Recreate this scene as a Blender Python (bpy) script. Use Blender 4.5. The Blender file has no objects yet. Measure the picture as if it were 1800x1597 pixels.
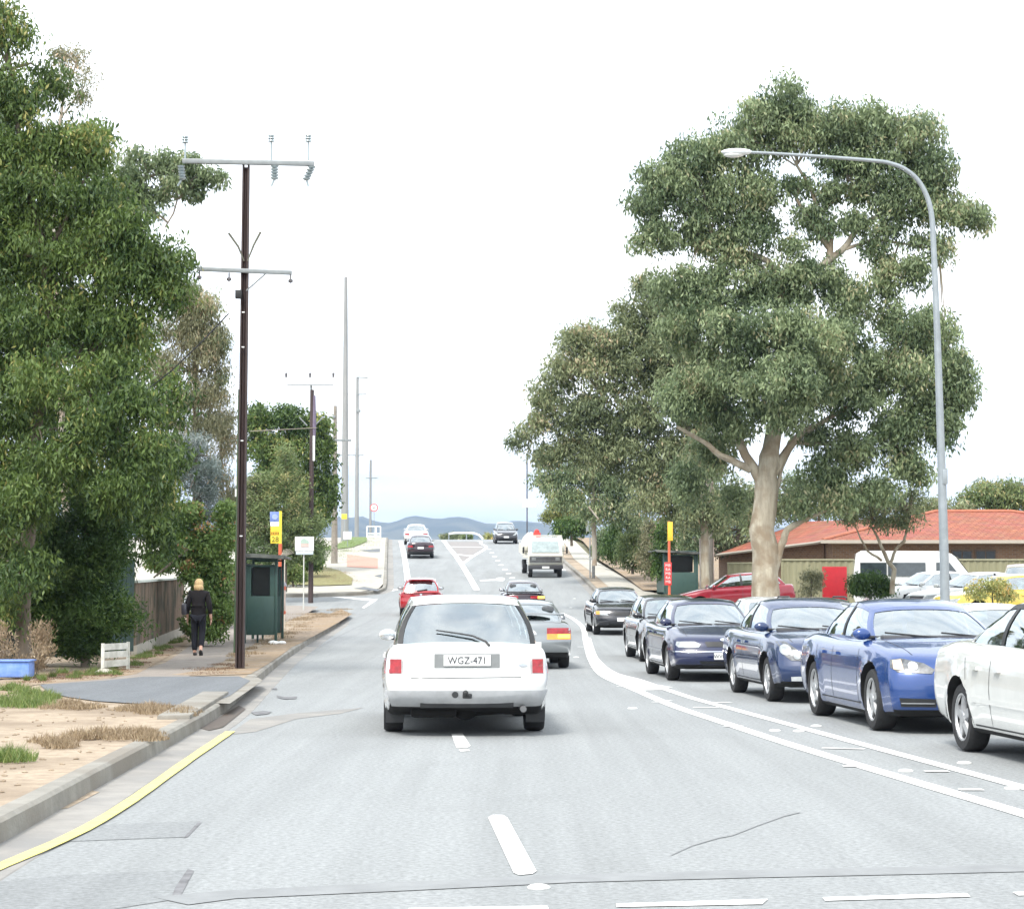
import bpy, bmesh, math, random
import numpy as np
from mathutils import Vector, Matrix
from mathutils.bvhtree import BVHTree
random.seed(7)
SC = bpy.context.scene
COL = SC.collection

# ---------------------------------------------------------------- camera, world, sun, exposure
F, CX, CY, YH, CH = 3600.0, 900.0, 798.5, 1048.0, 1.5
PITCH = math.atan((YH - CY) / F)
cam_d = bpy.data.cameras.new('camera')
cam = bpy.data.objects.new('camera', cam_d)
COL.objects.link(cam)
cam.location = (0, 0, CH)
cam.rotation_euler = (math.pi / 2 + PITCH, 0, 0)
cam_d.sensor_fit = 'HORIZONTAL'
cam_d.sensor_width = 36.0
cam_d.lens = 36.0 * F / 1800.0
cam_d.clip_start = 0.1
cam_d.clip_end = 20000
SC.camera = cam
SC.render.resolution_x = 1024
SC.render.resolution_y = 908

SUN_EL, SUN_AZ = math.radians(52), math.radians(205)   # azimuth clockwise from +Y: behind the camera
world = bpy.data.worlds.new('World')
SC.world = world
world.use_nodes = True
wn, wl = world.node_tree.nodes, world.node_tree.links
wn.clear()
sky = wn.new('ShaderNodeTexSky')
sky.sky_type = 'NISHITA'
sky.sun_disc = False
sky.sun_elevation = SUN_EL
sky.sun_rotation = SUN_AZ
sky.dust_density = 3.0
tc = wn.new('ShaderNodeTexCoord')
mp = wn.new('ShaderNodeMapping'); mp.inputs['Scale'].default_value = (1.6, 1.6, 14)
nz = wn.new('ShaderNodeTexNoise'); nz.inputs['Scale'].default_value = 3.0; nz.inputs['Detail'].default_value = 6
cr = wn.new('ShaderNodeValToRGB')
cr.color_ramp.elements[0].position = 0.30; cr.color_ramp.elements[0].color = (6.2, 6.9, 7.6, 1)
cr.color_ramp.elements[1].position = 0.68; cr.color_ramp.elements[1].color = (9.6, 9.8, 9.9, 1)
mx = wn.new('ShaderNodeMixRGB'); mx.inputs['Fac'].default_value = 0.90
bg = wn.new('ShaderNodeBackground'); bg.inputs['Strength'].default_value = 0.075
wo = wn.new('ShaderNodeOutputWorld')
wl.new(tc.outputs['Generated'], mp.inputs['Vector']); wl.new(mp.outputs['Vector'], nz.inputs['Vector'])
wl.new(nz.outputs['Fac'], cr.inputs['Fac'])
wl.new(sky.outputs['Color'], mx.inputs['Color1']); wl.new(cr.outputs['Color'], mx.inputs['Color2'])
sp_n = wn.new('ShaderNodeSeparateXYZ'); gr = wn.new('ShaderNodeValToRGB')
gr.color_ramp.elements[0].position = .012; gr.color_ramp.elements[0].color = (.43, .475, .50, 1)
gr.color_ramp.elements[1].position = .095; gr.color_ramp.elements[1].color = (1, 1, 1, 1)
mg = wn.new('ShaderNodeMixRGB'); mg.blend_type = 'MULTIPLY'; mg.inputs['Fac'].default_value = 1
wl.new(tc.outputs['Generated'], sp_n.inputs[0]); wl.new(sp_n.outputs['Z'], gr.inputs['Fac'])
wl.new(mx.outputs['Color'], mg.inputs['Color1']); wl.new(gr.outputs['Color'], mg.inputs['Color2'])
wl.new(mg.outputs['Color'], bg.inputs['Color']); wl.new(bg.outputs['Background'], wo.inputs['Surface'])

sun_d = bpy.data.lights.new('sun', 'SUN')
sun_d.energy = 1.3
sun_d.angle = math.radians(14)
sun_d.color = (1.0, 0.96, 0.90)
sun = bpy.data.objects.new('sun', sun_d)
COL.objects.link(sun)
sd = Vector((math.sin(SUN_AZ) * math.cos(SUN_EL), math.cos(SUN_AZ) * math.cos(SUN_EL), math.sin(SUN_EL)))
sun.rotation_euler = sd.to_track_quat('Z', 'Y').to_euler()
sun.location = (0, -20, 40)

SC.view_settings.view_transform = 'Standard'
SC.view_settings.look = 'None'
SC.view_settings.exposure = 1.72
SC.view_settings.gamma = 1.0

# ---------------------------------------------------------------- pixels and terrain
def ray(px, py):
    u, v = (px - CX) / F, (CY - py) / F
    return Vector((u, math.cos(PITCH) - v * math.sin(PITCH), math.sin(PITCH) + v * math.cos(PITCH)))

def P(px, py, Y):
    d = ray(px, py)
    k = Y / d.y
    return Vector((d.x * k, Y, CH + d.z * k))

_T = [(-60, 0), (35, 0), (50, .08), (63, .33), (75, .58), (84, .85), (92, 1.33), (106, 2.45), (129, 4.0), (150, 5.4),
      (160, 5.95), (167, 6.15), (175, 6.05), (190, 5), (230, 1), (400, -15), (1200, -60), (9000, -60)]
_tx = np.array([a for a, b in _T], float); _tz = np.array([b for a, b in _T], float)
KN = [float(v) for v in range(-60, 200, 2)] + [200, 210, 220, 230, 260, 300, 400, 600, 900, 1200, 2500, 9000]
def _raw(y): return float(np.interp(y, _tx, _tz))
_kz = []
for y in KN:
    w = 5.0 if y < 200 else 0.0
    _kz.append(sum(_raw(y + w * k / 4) for k in range(-4, 5)) / 9 if w else _raw(y))
def T(y): return float(np.interp(y, KN, _kz))

def G(px, py, lift=0.0):
    """ground point seen at a pixel of the photograph"""
    d = ray(px, py)
    y = 4.0
    while y < 400:
        if CH + d.z * y / d.y < T(y) + lift: break
        y += 0.1
    lo, hi = y - 0.1, y
    for _ in range(20):
        m = (lo + hi) / 2
        if CH + d.z * m / d.y < T(m) + lift: hi = m
        else: lo = m
    y = (lo + hi) / 2
    return Vector((d.x * y / d.y, y, T(y) + lift))

# right hand ground behind the queue (car park) climbs a little
_L = [(-60, .15), (30, .15), (42, .2), (55, .55), (70, .90), (80, 1.0), (95, 1.3), (130, 2.0), (170, 2.2), (400, -10), (9000, -60)]
def LZ(x, y):
    a = T(y) + .15
    b = float(np.interp(y, [q[0] for q in _L], [q[1] for q in _L]))
    k = min(1, max(0, (x - kerb_right(y) - 1.5) / 3.5)); k = k * k * (3 - 2 * k)
    return a + (b - a) * k
_KR = [(-60, 13), (10, 12.0), (20, 10.5), (30, 9.6), (45, 8.2), (60, 6.6), (78, 5.2), (94, 4.0), (110, 3.4), (123, 2.95), (150, 3.0), (170, 2.6), (200, .8), (260, -3)]
def kerb_right(y): return float(np.interp(y, [q[0] for q in _KR], [q[1] for q in _KR]))
_KL = [(-60, -2.0), (5, -2.9), (12.4, -3.1), (20.8, -3.43), (26, -3.68), (33, -4.2), (40, -4.7), (48, -5.2), (58, -5.62), (70, -6.0), (77, -6.35)]
_KL2 = [(96.5, -5.9), (120, -7.3), (150, -9.1), (167, -10.1), (200, -12.2), (260, -16)]
def kerb_left(y):
    q = _KL if y < 84 else _KL2
    return float(np.interp(y, [a for a, b in q], [b for a, b in q]))

# ---------------------------------------------------------------- materials
MATS = {}
def ntree(name):
    m = bpy.data.materials.new(name); m.use_nodes = True
    nt = m.node_tree; nt.nodes.clear()
    return m, nt.nodes, nt.links
def mat(name, c, rough=0.6, metal=0.0, var=0.12, scale=6.0, bump=0.0, bscale=40.0, coat=0.0, spec=0.5, c2=None, stretch=None, emit=None, c3=None, s3=0.7):
    """principled surface with procedural noise in colour, gloss and relief"""
    if name in MATS: return MATS[name]
    m, n, l = ntree(name)
    o = n.new('ShaderNodeOutputMaterial'); p = n.new('ShaderNodeBsdfPrincipled')
    t = n.new('ShaderNodeTexCoord'); vec = t.outputs['Object']
    if stretch:
        mpn = n.new('ShaderNodeMapping'); mpn.inputs['Scale'].default_value = stretch
        l.new(vec, mpn.inputs['Vector']); vec = mpn.outputs['Vector']
    z = n.new('ShaderNodeTexNoise'); z.inputs['Scale'].default_value = scale; z.inputs['Detail'].default_value = 8; z.inputs['Roughness'].default_value = .65
    l.new(vec, z.inputs['Vector'])
    r = n.new('ShaderNodeValToRGB')
    a = [max(0, v * (1 - var)) for v in c]; b = [min(1, v * (1 + var)) for v in c]
    if c2: a, b = c, c2
    r.color_ramp.elements[0].position = .32; r.color_ramp.elements[0].color = (*a, 1)
    r.color_ramp.elements[1].position = .68; r.color_ramp.elements[1].color = (*b, 1)
    l.new(z.outputs['Fac'], r.inputs['Fac'])
    colout = r.outputs['Color']
    if c3:
        z3 = n.new('ShaderNodeTexNoise'); z3.inputs['Scale'].default_value = s3; z3.inputs['Detail'].default_value = 5
        l.new(t.outputs['Object'], z3.inputs['Vector'])
        r3 = n.new('ShaderNodeValToRGB'); r3.color_ramp.elements[0].position = .45; r3.color_ramp.elements[1].position = .62
        l.new(z3.outputs['Fac'], r3.inputs['Fac'])
        m3 = n.new('ShaderNodeMixRGB'); m3.inputs['Color2'].default_value = (*c3, 1)
        l.new(r3.outputs['Color'], m3.inputs['Fac']); l.new(colout, m3.inputs['Color1']); colout = m3.outputs['Color']
    l.new(colout, p.inputs['Base Color'])
    p.inputs['Roughness'].default_value = rough; p.inputs['Metallic'].default_value = metal
    p.inputs['Coat Weight'].default_value = coat; p.inputs['Coat Roughness'].default_value = .04
    p.inputs['Specular IOR Level'].default_value = spec
    if bump:
        z2 = n.new('ShaderNodeTexNoise'); z2.inputs['Scale'].default_value = bscale; z2.inputs['Detail'].default_value = 6
        l.new(vec, z2.inputs['Vector'])
        bm = n.new('ShaderNodeBump'); bm.inputs['Strength'].default_value = bump; bm.inputs['Distance'].default_value = .02
        l.new(z2.outputs['Fac'], bm.inputs['Height']); l.new(bm.outputs['Normal'], p.inputs['Normal'])
    if emit:
        p.inputs['Emission Color'].default_value = (*emit[0], 1); p.inputs['Emission Strength'].default_value = emit[1]
    l.new(p.outputs['BSDF'], o.inputs['Surface'])
    MATS[name] = m
    return m
def paint(name, c, flake=.0, rough=.25, dirt=.06):
    return mat('paint_' + name, c, rough=rough, metal=flake, var=dirt, scale=2.2, coat=1.0, bump=.02, bscale=3)
def glass_mat(name='glass', tint=(.55, .66, .64), refl=.3):
    if name in MATS: return MATS[name]
    m, n, l = ntree(name)
    o = n.new('ShaderNodeOutputMaterial')
    tr = n.new('ShaderNodeBsdfTransparent'); tr.inputs['Color'].default_value = (*tint, 1)
    gl = n.new('ShaderNodeBsdfGlossy'); gl.inputs['Roughness'].default_value = .03; gl.inputs['Color'].default_value = (.92, .98, 1, 1)
    t = n.new('ShaderNodeTexCoord'); z = n.new('ShaderNodeTexNoise'); z.inputs['Scale'].default_value = 3
    l.new(t.outputs['Object'], z.inputs['Vector'])
    lw = n.new('ShaderNodeLayerWeight'); lw.inputs['Blend'].default_value = .35
    ma = n.new('ShaderNodeMath'); ma.operation = 'MULTIPLY_ADD'; ma.inputs[1].default_value = .9; ma.inputs[2].default_value = refl
    mb = n.new('ShaderNodeMath'); mb.operation = 'MULTIPLY_ADD'; mb.inputs[1].default_value = .12; mb.use_clamp = True
    l.new(lw.outputs['Fresnel'], ma.inputs[0])
    l.new(z.outputs['Fac'], mb.inputs[0]); l.new(ma.outputs[0], mb.inputs[2])
    mxs = n.new('ShaderNodeMixShader')
    l.new(mb.outputs[0], mxs.inputs['Fac']); l.new(tr.outputs[0], mxs.inputs[1]); l.new(gl.outputs[0], mxs.inputs[2])
    l.new(mxs.outputs[0], o.inputs['Surface'])
    MATS[name] = m
    return m
def leaf_mat(name, dark, light, alt=None, trans=.3):
    if name in MATS: return MATS[name]
    m, n, l = ntree(name)
    o = n.new('ShaderNodeOutputMaterial')
    at = n.new('ShaderNodeAttribute'); at.attribute_name = 'tone'
    r = n.new('ShaderNodeValToRGB')
    r.color_ramp.elements[0].position = 0.0; r.color_ramp.elements[0].color = (*dark, 1)
    r.color_ramp.elements[1].position = .88; r.color_ramp.elements[1].color = (*light, 1)
    if alt:
        e = r.color_ramp.elements.new(1.0); e.color = (*alt, 1)
    l.new(at.outputs['Fac'], r.inputs['Fac'])
    d = n.new('ShaderNodeBsdfPrincipled'); d.inputs['Roughness'].default_value = .55
    t = n.new('ShaderNodeBsdfTranslucent')
    l.new(r.outputs['Color'], d.inputs['Base Color']); l.new(r.outputs['Color'], t.inputs['Color'])
    mxs = n.new('ShaderNodeMixShader'); mxs.inputs['Fac'].default_value = trans
    l.new(d.outputs[0], mxs.inputs[1]); l.new(t.outputs[0], mxs.inputs[2]); l.new(mxs.outputs[0], o.inputs['Surface'])
    MATS[name] = m
    return m
def asphalt(name, c, c2, patchy):
    """aggregate grain, long worn wheel tracks and patches"""
    m, n, l = ntree(name)
    o = n.new('ShaderNodeOutputMaterial'); p = n.new('ShaderNodeBsdfPrincipled'); p.inputs['Roughness'].default_value = .85
    t = n.new('ShaderNodeTexCoord')
    def noise(sc, st, det=6):
        mpn = n.new('ShaderNodeMapping'); mpn.inputs['Scale'].default_value = st; l.new(t.outputs['Object'], mpn.inputs['Vector'])
        z = n.new('ShaderNodeTexNoise'); z.inputs['Scale'].default_value = sc; z.inputs['Detail'].default_value = det; z.inputs['Roughness'].default_value = .7
        l.new(mpn.outputs['Vector'], z.inputs['Vector']); return z.outputs['Fac']
    def ramp(f, p0, p1, a, b):
        r = n.new('ShaderNodeValToRGB'); r.color_ramp.elements[0].position = p0; r.color_ramp.elements[1].position = p1
        r.color_ramp.elements[0].color = (*a, 1); r.color_ramp.elements[1].color = (*b, 1); l.new(f, r.inputs['Fac']); return r.outputs['Color']
    grain = ramp(noise(26, (1, 1, 1), 10), .3, .7, (.62, .62, .62), (1.3, 1.3, 1.3))
    base = ramp(noise(.9, (1, .22, 1)), .3, .7, c, c2)
    streak = ramp(noise(1.6, (1, .02, 1), 3), .35, .65, (.9, .9, .9), (1.06, 1.06, 1.06))
    pt = ramp(noise(.5, (1, .5, 1), 2), .58, .61, (1, 1, 1), (patchy,) * 3)
    cur = base
    for q in (grain, streak, pt):
        mm = n.new('ShaderNodeMixRGB'); mm.blend_type = 'MULTIPLY'; mm.inputs['Fac'].default_value = 1
        l.new(cur, mm.inputs['Color1']); l.new(q, mm.inputs['Color2']); cur = mm.outputs['Color']
    l.new(cur, p.inputs['Base Color'])
    b = n.new('ShaderNodeBump'); b.inputs['Strength'].default_value = .5; b.inputs['Distance'].default_value = .01
    l.new(noise(90, (1, 1, 1), 4), b.inputs['Height']); l.new(b.outputs['Normal'], p.inputs['Normal'])
    l.new(p.outputs[0], o.inputs['Surface'])
    return m

# ---------------------------------------------------------------- mesh collecting helper
class MB:
    def __init__(s): s.v = []; s.f = []; s.m = []; s.cur = 0
    def add(s, vs, fs):
        k = len(s.v); s.v += [tuple(v) for v in vs]
        for f in fs: s.f.append(tuple(i + k for i in f)); s.m.append(s.cur)
        return s
    def box(s, c, size, rot=None, bev=0.0):
        hx, hy, hz = size[0] / 2, size[1] / 2, size[2] / 2
        b = min(bev, hx * .9, hy * .9, hz * .9)
        M = Matrix.Rotation(rot, 3, 'Z') if isinstance(rot, (int, float)) else rot
        if b <= 0:
            vs = [Vector((x, y, z)) for x in (-hx, hx) for y in (-hy, hy) for z in (-hz, hz)]
            fs = [(0, 1, 3, 2), (4, 6, 7, 5), (0, 4, 5, 1), (2, 3, 7, 6), (0, 2, 6, 4), (1, 5, 7, 3)]
        else:
            bm = bmesh.new(); bmesh.ops.create_cube(bm, size=1)
            for v in bm.verts: v.co = Vector((v.co.x * 2 * hx, v.co.y * 2 * hy, v.co.z * 2 * hz))
            bmesh.ops.bevel(bm, geom=list(bm.edges), offset=b, segments=2, affect='EDGES', profile=.5)
            bm.verts.index_update(); vs = [v.co.copy() for v in bm.verts]; fs = [[v.index for v in f.verts] for f in bm.faces]; bm.free()
        if M: vs = [M @ v for v in vs]
        c = Vector(c)
        return s.add([v + c for v in vs], fs)
    def tube(s, pts, rad, n=8, cap=True):
        pts = [Vector(p) for p in pts]
        if not isinstance(rad, (list, tuple)): rad = [rad] * len(pts)
        vs = []; fs = []; up = None
        for i, p in enumerate(pts):
            d = (pts[min(i + 1, len(pts) - 1)] - pts[max(i - 1, 0)]).normalized()
            if up is None: up = Vector((0, 0, 1)) if abs(d.z) < .9 else Vector((0, 1, 0))
            a = d.cross(up).normalized(); b = a.cross(d).normalized(); up = b
            for k in range(n):
                t = 2 * math.pi * k / n
                vs.append(p + (a * math.cos(t) + b * math.sin(t)) * rad[i])
        for i in range(len(pts) - 1):
            for k in range(n):
                fs.append((i * n + k, i * n + (k + 1) % n, (i + 1) * n + (k + 1) % n, (i + 1) * n + k))
        if cap: fs.append(tuple(range(n))[::-1]); fs.append(tuple((len(pts) - 1) * n + k for k in range(n)))
        return s.add(vs, fs)
    def lathe(s, prof, n=24, axis='z', c=(0, 0, 0)):
        """prof: (radius, height) list"""
        vs = []; fs = []
        for r, h in prof:
            for k in range(n):
                t = 2 * math.pi * k / n
                a, b = r * math.cos(t), r * math.sin(t)
                vs.append(Vector((a, b, h) if axis == 'z' else (a, h, b) if axis == 'y' else (h, a, b)) + Vector(c))
        for i in range(len(prof) - 1):
            for k in range(n): fs.append((i * n + k, i * n + (k + 1) % n, (i + 1) * n + (k + 1) % n, (i + 1) * n + k))
        return s.add(vs, fs)
    def blob(s, c, r, seg=12, rings=8, jitter=0):
        vs = []; fs = []
        for i in range(rings + 1):
            ph = math.pi * i / rings
            for k in range(seg):
                t = 2 * math.pi * k / seg; q = 1 + random.uniform(-jitter, jitter)
                vs.append((c[0] + r[0] * math.sin(ph) * math.cos(t) * q, c[1] + r[1] * math.sin(ph) * math.sin(t) * q, c[2] + r[2] * math.cos(ph) * q))
        for i in range(rings):
            for k in range(seg): fs.append((i * seg + k, (i + 1) * seg + k, (i + 1) * seg + (k + 1) % seg, i * seg + (k + 1) % seg))
        return s.add(vs, fs)
    def build(s, name, mats, parent=None, smooth=35, loc=None, clean=False):
        me = bpy.data.meshes.new(name)
        me.from_pydata(s.v, [], s.f)
        if not isinstance(mats, (list, tuple)): mats = [mats]
        for m in mats: me.materials.append(m)
        if len(mats) > 1: me.polygons.foreach_set('material_index', s.m)
        if clean:
            bm = bmesh.new(); bm.from_mesh(me); bmesh.ops.remove_doubles(bm, verts=bm.verts, dist=1e-4)
            bmesh.ops.recalc_face_normals(bm, faces=bm.faces); bm.to_mesh(me); bm.free()
        fin(me, smooth)
        o = bpy.data.objects.new(name, me); COL.objects.link(o)
        if parent: o.parent = parent
        if loc is not None: o.location = loc
        return o
def fin(me, smooth):
    if smooth:
        me.shade_smooth(); me.set_sharp_from_angle(angle=math.radians(smooth))
    me.update()
def empty(name, loc=(0, 0, 0), rz=0.0, rx=0.0):
    o = bpy.data.objects.new(name, None); COL.objects.link(o)
    o.location = loc; o.rotation_euler = (rx, 0, rz); o.empty_display_size = .2
    return o
def tag(o, label=None, cat=None, group=None, kind=None):
    if label: o['label'] = label
    if cat: o['category'] = cat
    if group: o['group'] = group
    if kind: o['kind'] = kind
    return o
def copy_tree(o, parent=None):
    c = o.copy(); COL.objects.link(c); c.parent = parent
    for ch in list(o.children): copy_tree(ch, c)
    return c
def text_mesh(s, size, name, m, parent, loc, rot, sx=1.0, ext=.002):
    cu = bpy.data.curves.new('t', 'FONT'); cu.body = s; cu.size = size; cu.align_x = 'CENTER'; cu.align_y = 'CENTER'; cu.extrude = ext; cu.resolution_u = 3
    t = bpy.data.objects.new('t', cu); COL.objects.link(t)
    me = bpy.data.meshes.new_from_object(t.evaluated_get(bpy.context.evaluated_depsgraph_get()))
    bpy.data.objects.remove(t); bpy.data.curves.remove(cu)
    me.name = name; me.materials.clear(); me.materials.append(m)
    for v in me.vertices: v.co.x *= sx
    o = bpy.data.objects.new(name, me); COL.objects.link(o); o.parent = parent; o.location = loc; o.rotation_euler = rot
    return o
# ---------------------------------------------------------------- ground surfaces
ROAD = asphalt('asphalt', (.245, .256, .256), (.275, .287, .288), .97)
ASPH2 = asphalt('old_asphalt', (.13, .14, .15), (.165, .175, .185), .9)
PATCHM = asphalt('patch_asphalt', (.215, .226, .228), (.24, .25, .252), .95)
TAR = mat('tar_band', (.218, .226, .228), .8, var=.15, scale=3, bump=.3)
TARD = mat('tar_dark', (.15, .15, .155), .9, var=.4, scale=8)
CONC = mat('kerb_concrete', (.20, .19, .165), .85, c2=(.30, .285, .25), scale=3, bump=.4, bscale=30, c3=(.20, .18, .15), s3=1.1)
CONC2 = mat('pale_concrete', (.34, .32, .27), .85, c2=(.44, .415, .36), scale=2, bump=.2)
GUT = mat('gutter_concrete', (.22, .21, .195), .85, c2=(.31, .295, .27), scale=2.5, bump=.3, c3=(.22, .215, .205), s3=.9)
SAND = mat('sandy_dirt', (.27, .21, .15), .95, c2=(.42, .34, .25), scale=7, bump=1.0, bscale=22, c3=(.24, .185, .13), s3=.8)
DIRT = mat('leafy_dirt', (.16, .12, .085), .95, c2=(.40, .31, .22), scale=9, bump=1.0, bscale=25, c3=(.28, .20, .12), s3=1.3)
PATHM = mat('path_bitumen', (.22, .19, .165), .9, c2=(.30, .265, .23), scale=4, bump=.4)
GRASSM = mat('dry_grass_ground', (.13, .13, .05), .95, c2=(.30, .27, .12), scale=14, bump=1.0, bscale=40)
GREENG = mat('green_grass_ground', (.09, .15, .04), .95, c2=(.22, .27, .10), scale=14, bump=1.0, bscale=40)
WHITE = mat('white_line_paint', (.74, .74, .72), .6, c2=(.86, .86, .84), scale=12, bump=.1, c3=(.70, .69, .66), s3=3)
YELLOW = mat('yellow_line_paint', (.70, .62, .16), .6, c2=(.82, .74, .22), scale=10, bump=.1)
BRICKP = mat('brick_paving', (.42, .21, .16), .9, c2=(.55, .30, .23), scale=16, bump=.5)
LOT = mat('car_park_ground', (.27, .26, .23), .9, c2=(.36, .34, .30), scale=3, bump=.4)

def struct(o): o['kind'] = 'structure'; return o
def sheet(name, m, fL, fR, y0, y1, zf, nx=1, extra=()):
    ys = sorted(set([y0, y1] + [y for y in KN if y0 < y < y1] + [e for e in extra if y0 < e < y1]))
    vs = []; fs = []
    for y in ys:
        a, b = fL(y), fR(y)
        for i in range(nx + 1):
            x = a + (b - a) * i / nx
            vs.append((x, y, zf(x, y)))
    for j in range(len(ys) - 1):
        for i in range(nx):
            k = j * (nx + 1) + i
            fs.append((k, k + 1, k + nx + 2, k + nx + 1))
    mb = MB(); mb.add(vs, fs)
    return struct(mb.build(name, m, smooth=60))
def patch(name, m, pts, lift, zf=None, struct_=True, parent=None):
    """flat outline laid on the terrain, cut at the terrain's own knots so it follows it"""
    bm = bmesh.new()
    f = bm.faces.new([bm.verts.new((p[0], p[1], 0)) for p in pts])
    ys = [p[1] for p in pts]
    bmesh.ops.triangulate(bm, faces=[f])
    for k in KN:
        if min(ys) < k < max(ys):
            bmesh.ops.bisect_plane(bm, geom=bm.verts[:] + bm.edges[:] + bm.faces[:], plane_co=(0, k, 0), plane_no=(0, 1, 0))
    if zf:
        xs = [p[0] for p in pts]
        for i in range(1, 12):
            xx = min(xs) + (max(xs) - min(xs)) * i / 12
            bmesh.ops.bisect_plane(bm, geom=bm.verts[:] + bm.edges[:] + bm.faces[:], plane_co=(xx, 0, 0), plane_no=(1, 0, 0))
    for v in bm.verts: v.co.z = (zf(v.co.x, v.co.y) if zf else T(v.co.y)) + lift
    bmesh.ops.recalc_face_normals(bm, faces=bm.faces)
    for f in bm.faces:
        if f.normal.z < 0: f.normal_flip()
    me = bpy.data.meshes.new(name); bm.to_mesh(me); bm.free(); me.materials.append(m); fin(me, 60)
    o = bpy.data.objects.new(name, me); COL.objects.link(o)
    if struct_: struct(o)
    return o
def smooth_line(pts, step=.5):
    pts = [Vector((p[0], p[1])) for p in pts]; out = []
    for i in range(len(pts) - 1):
        p0, p1, p2, p3 = pts[max(i - 1, 0)], pts[i], pts[i + 1], pts[min(i + 2, len(pts) - 1)]
        n = max(1, int((p2 - p1).length / step))
        for k in range(n):
            t = k / n
            out.append(.5 * ((2 * p1) + (p2 - p0) * t + (2 * p0 - 5 * p1 + 4 * p2 - p3) * t * t + (3 * p1 - p0 - 3 * p2 + p3) * t ** 3))
    out.append(pts[-1]); return out
def stripe_mb(mb, pts, w, lift, step=.5, h=0.0, wob=0.0, taper=None):
    c = smooth_line(pts, step); vs = []; fs = []
    for i, p in enumerate(c):
        d = (c[min(i + 1, len(c) - 1)] - c[max(i - 1, 0)]).normalized(); nrm = Vector((-d.y, d.x))
        ww = w / 2 * (1 + random.uniform(-wob, wob))
        if taper: ww *= np.interp(i / (len(c) - 1), [0, 1], taper)
        for s in (-1, 1):
            q = p + nrm * ww * s; vs.append((q.x, q.y, T(q.y) + lift))
    for i in range(len(c) - 1): fs.append((2 * i, 2 * i + 2, 2 * i + 3, 2 * i + 1))
    mb.add(vs, fs)
def stripe(name, m, pts, w, lift=.0052, **k):
    mb = MB(); stripe_mb(mb, pts, w, lift, **k); return struct(mb.build(name, m, smooth=60))

# base terrain to the horizon, road, verges
sheet('ground', mat('far_ground', (.10, .11, .06), .95, c2=(.20, .18, .11), scale=.05, bump=.3), lambda y: -5000, lambda y: 5000, -60, 9000, lambda x, y: T(y) - .12 - (0 if y < 200 else .5), nx=20)
sheet('road', ROAD, lambda y: kerb_left(y) - .02 if not 74 < y < 99 else -60, lambda y: kerb_right(y) + .02, -60, 260, lambda x, y: T(y), nx=6, extra=(74.01, 98.99))
FX = lambda y: -60
def curbL(y):
    if y > 72: return kerb_left(72) - (y - 72) ** 2 * .012
    return kerb_left(y)
VZ = lambda x, y: T(y) + .15
sheet('verge_left', SAND, FX, lambda y: kerb_left(y) - .16, -60, 77.0, VZ, nx=8)
# kerbs: face, top and gutter swept along the line
def kerb(name, line, side=-1, cap=.16, gut=.34, h=.15):
    """line = foot of the kerb face, side=-1: verge lies to the left of the travel direction"""
    c = smooth_line(line, 1.0); prof = [(-cap - .01, h - .14), (-cap, h + .004), (-.03, h + .004), (0, h - .02), (.012, .012), (gut, .006), (gut + .02, -.01)]
    vs = []; fs = []; n = len(prof)
    for i, p in enumerate(c):
        d = (c[min(i + 1, len(c) - 1)] - c[max(i - 1, 0)]).normalized(); r = Vector((d.y, -d.x)) * (1 if side < 0 else -1)
        for a, z in prof:
            q = p + r * a; vs.append((q.x, q.y, T(q.y) + z))
    for i in range(len(c) - 1):
        for k in range(n - 1): fs.append((i * n + k, i * n + k + 1, (i + 1) * n + k + 1, (i + 1) * n + k))
    mb = MB(); mb.add(vs, fs)
    mb.m = [0 if (j % (n - 1)) < 4 else 1 for j in range(len(fs))]
    return struct(mb.build(name, [CONC, GUT], smooth=30))
kl = [(kerb_left(y), y) for y in (-40, -10, 5, 12.4, 16, 20.8, 26, 33, 40, 48, 58, 68, 74)] + [(-6.75, 77.5), (-7.7, 79.5), (-9.5, 80.8), (-13, 81.5), (-60, 82)]
kerb('kerb', kl)
kl2 = [(-60, 93.2), (-14, 93.4), (-9, 93.8), (-6.8, 94.8), (-6.1, 96.8)] + [(kerb_left(y), y) for y in (100, 110, 120, 135, 150, 160, 167, 180, 200)]
kerb('kerb', kl2)
kr = [(kerb_right(y), y) for y in (-40, 0, 20, 30, 45, 60, 70, 78, 86, 94, 102, 110, 118, 126, 140, 155, 167, 180, 200)]
kerb('kerb', kr, side=1, gut=.3)
patch('verge_corner', DIRT, [(-6.55, 76.95), (-6.95, 77.7), (-7.8, 79.4), (-9.6, 80.65), (-13, 81.3), (-60, 81.8), (-60, 76.95)], .151)
patch('verge_far_left', CONC2, [(-60, 93.4), (-14, 93.6), (-9.1, 94.0), (-7.0, 95.0), (-6.3, 97)] + [(kerb_left(y) - .16, y) for y in (100, 110, 120, 135, 150, 160, 167, 180, 200)] + [(-60, 200)], .15)
sheet('verge_right', SAND, lambda y: kerb_right(y) + .16, lambda y: kerb_right(y) + 60, -60, 200, lambda x, y: LZ(x, y), nx=40)
sheet('footpath_right', CONC2, lambda y: kerb_right(y) + .75, lambda y: kerb_right(y) + np.interp(y, [50, 94, 110, 125, 150, 190], [3.6, 3.6, 2.6, 2.0, 1.6, 1.4]), 66, 185, lambda x, y: LZ(x, y) + .012, nx=6)
sheet('hedge_bed', DIRT, lambda y: kerb_right(y) + 2.2, lambda y: kerb_right(y) + 40, 96, 175, lambda x, y: T(y) + .148, nx=6)
sheet('car_park', LOT, lambda y: kerb_right(y) + 3.6, lambda y: 40, 44, 84, lambda x, y: LZ(x, y) + .02, nx=60)

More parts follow.
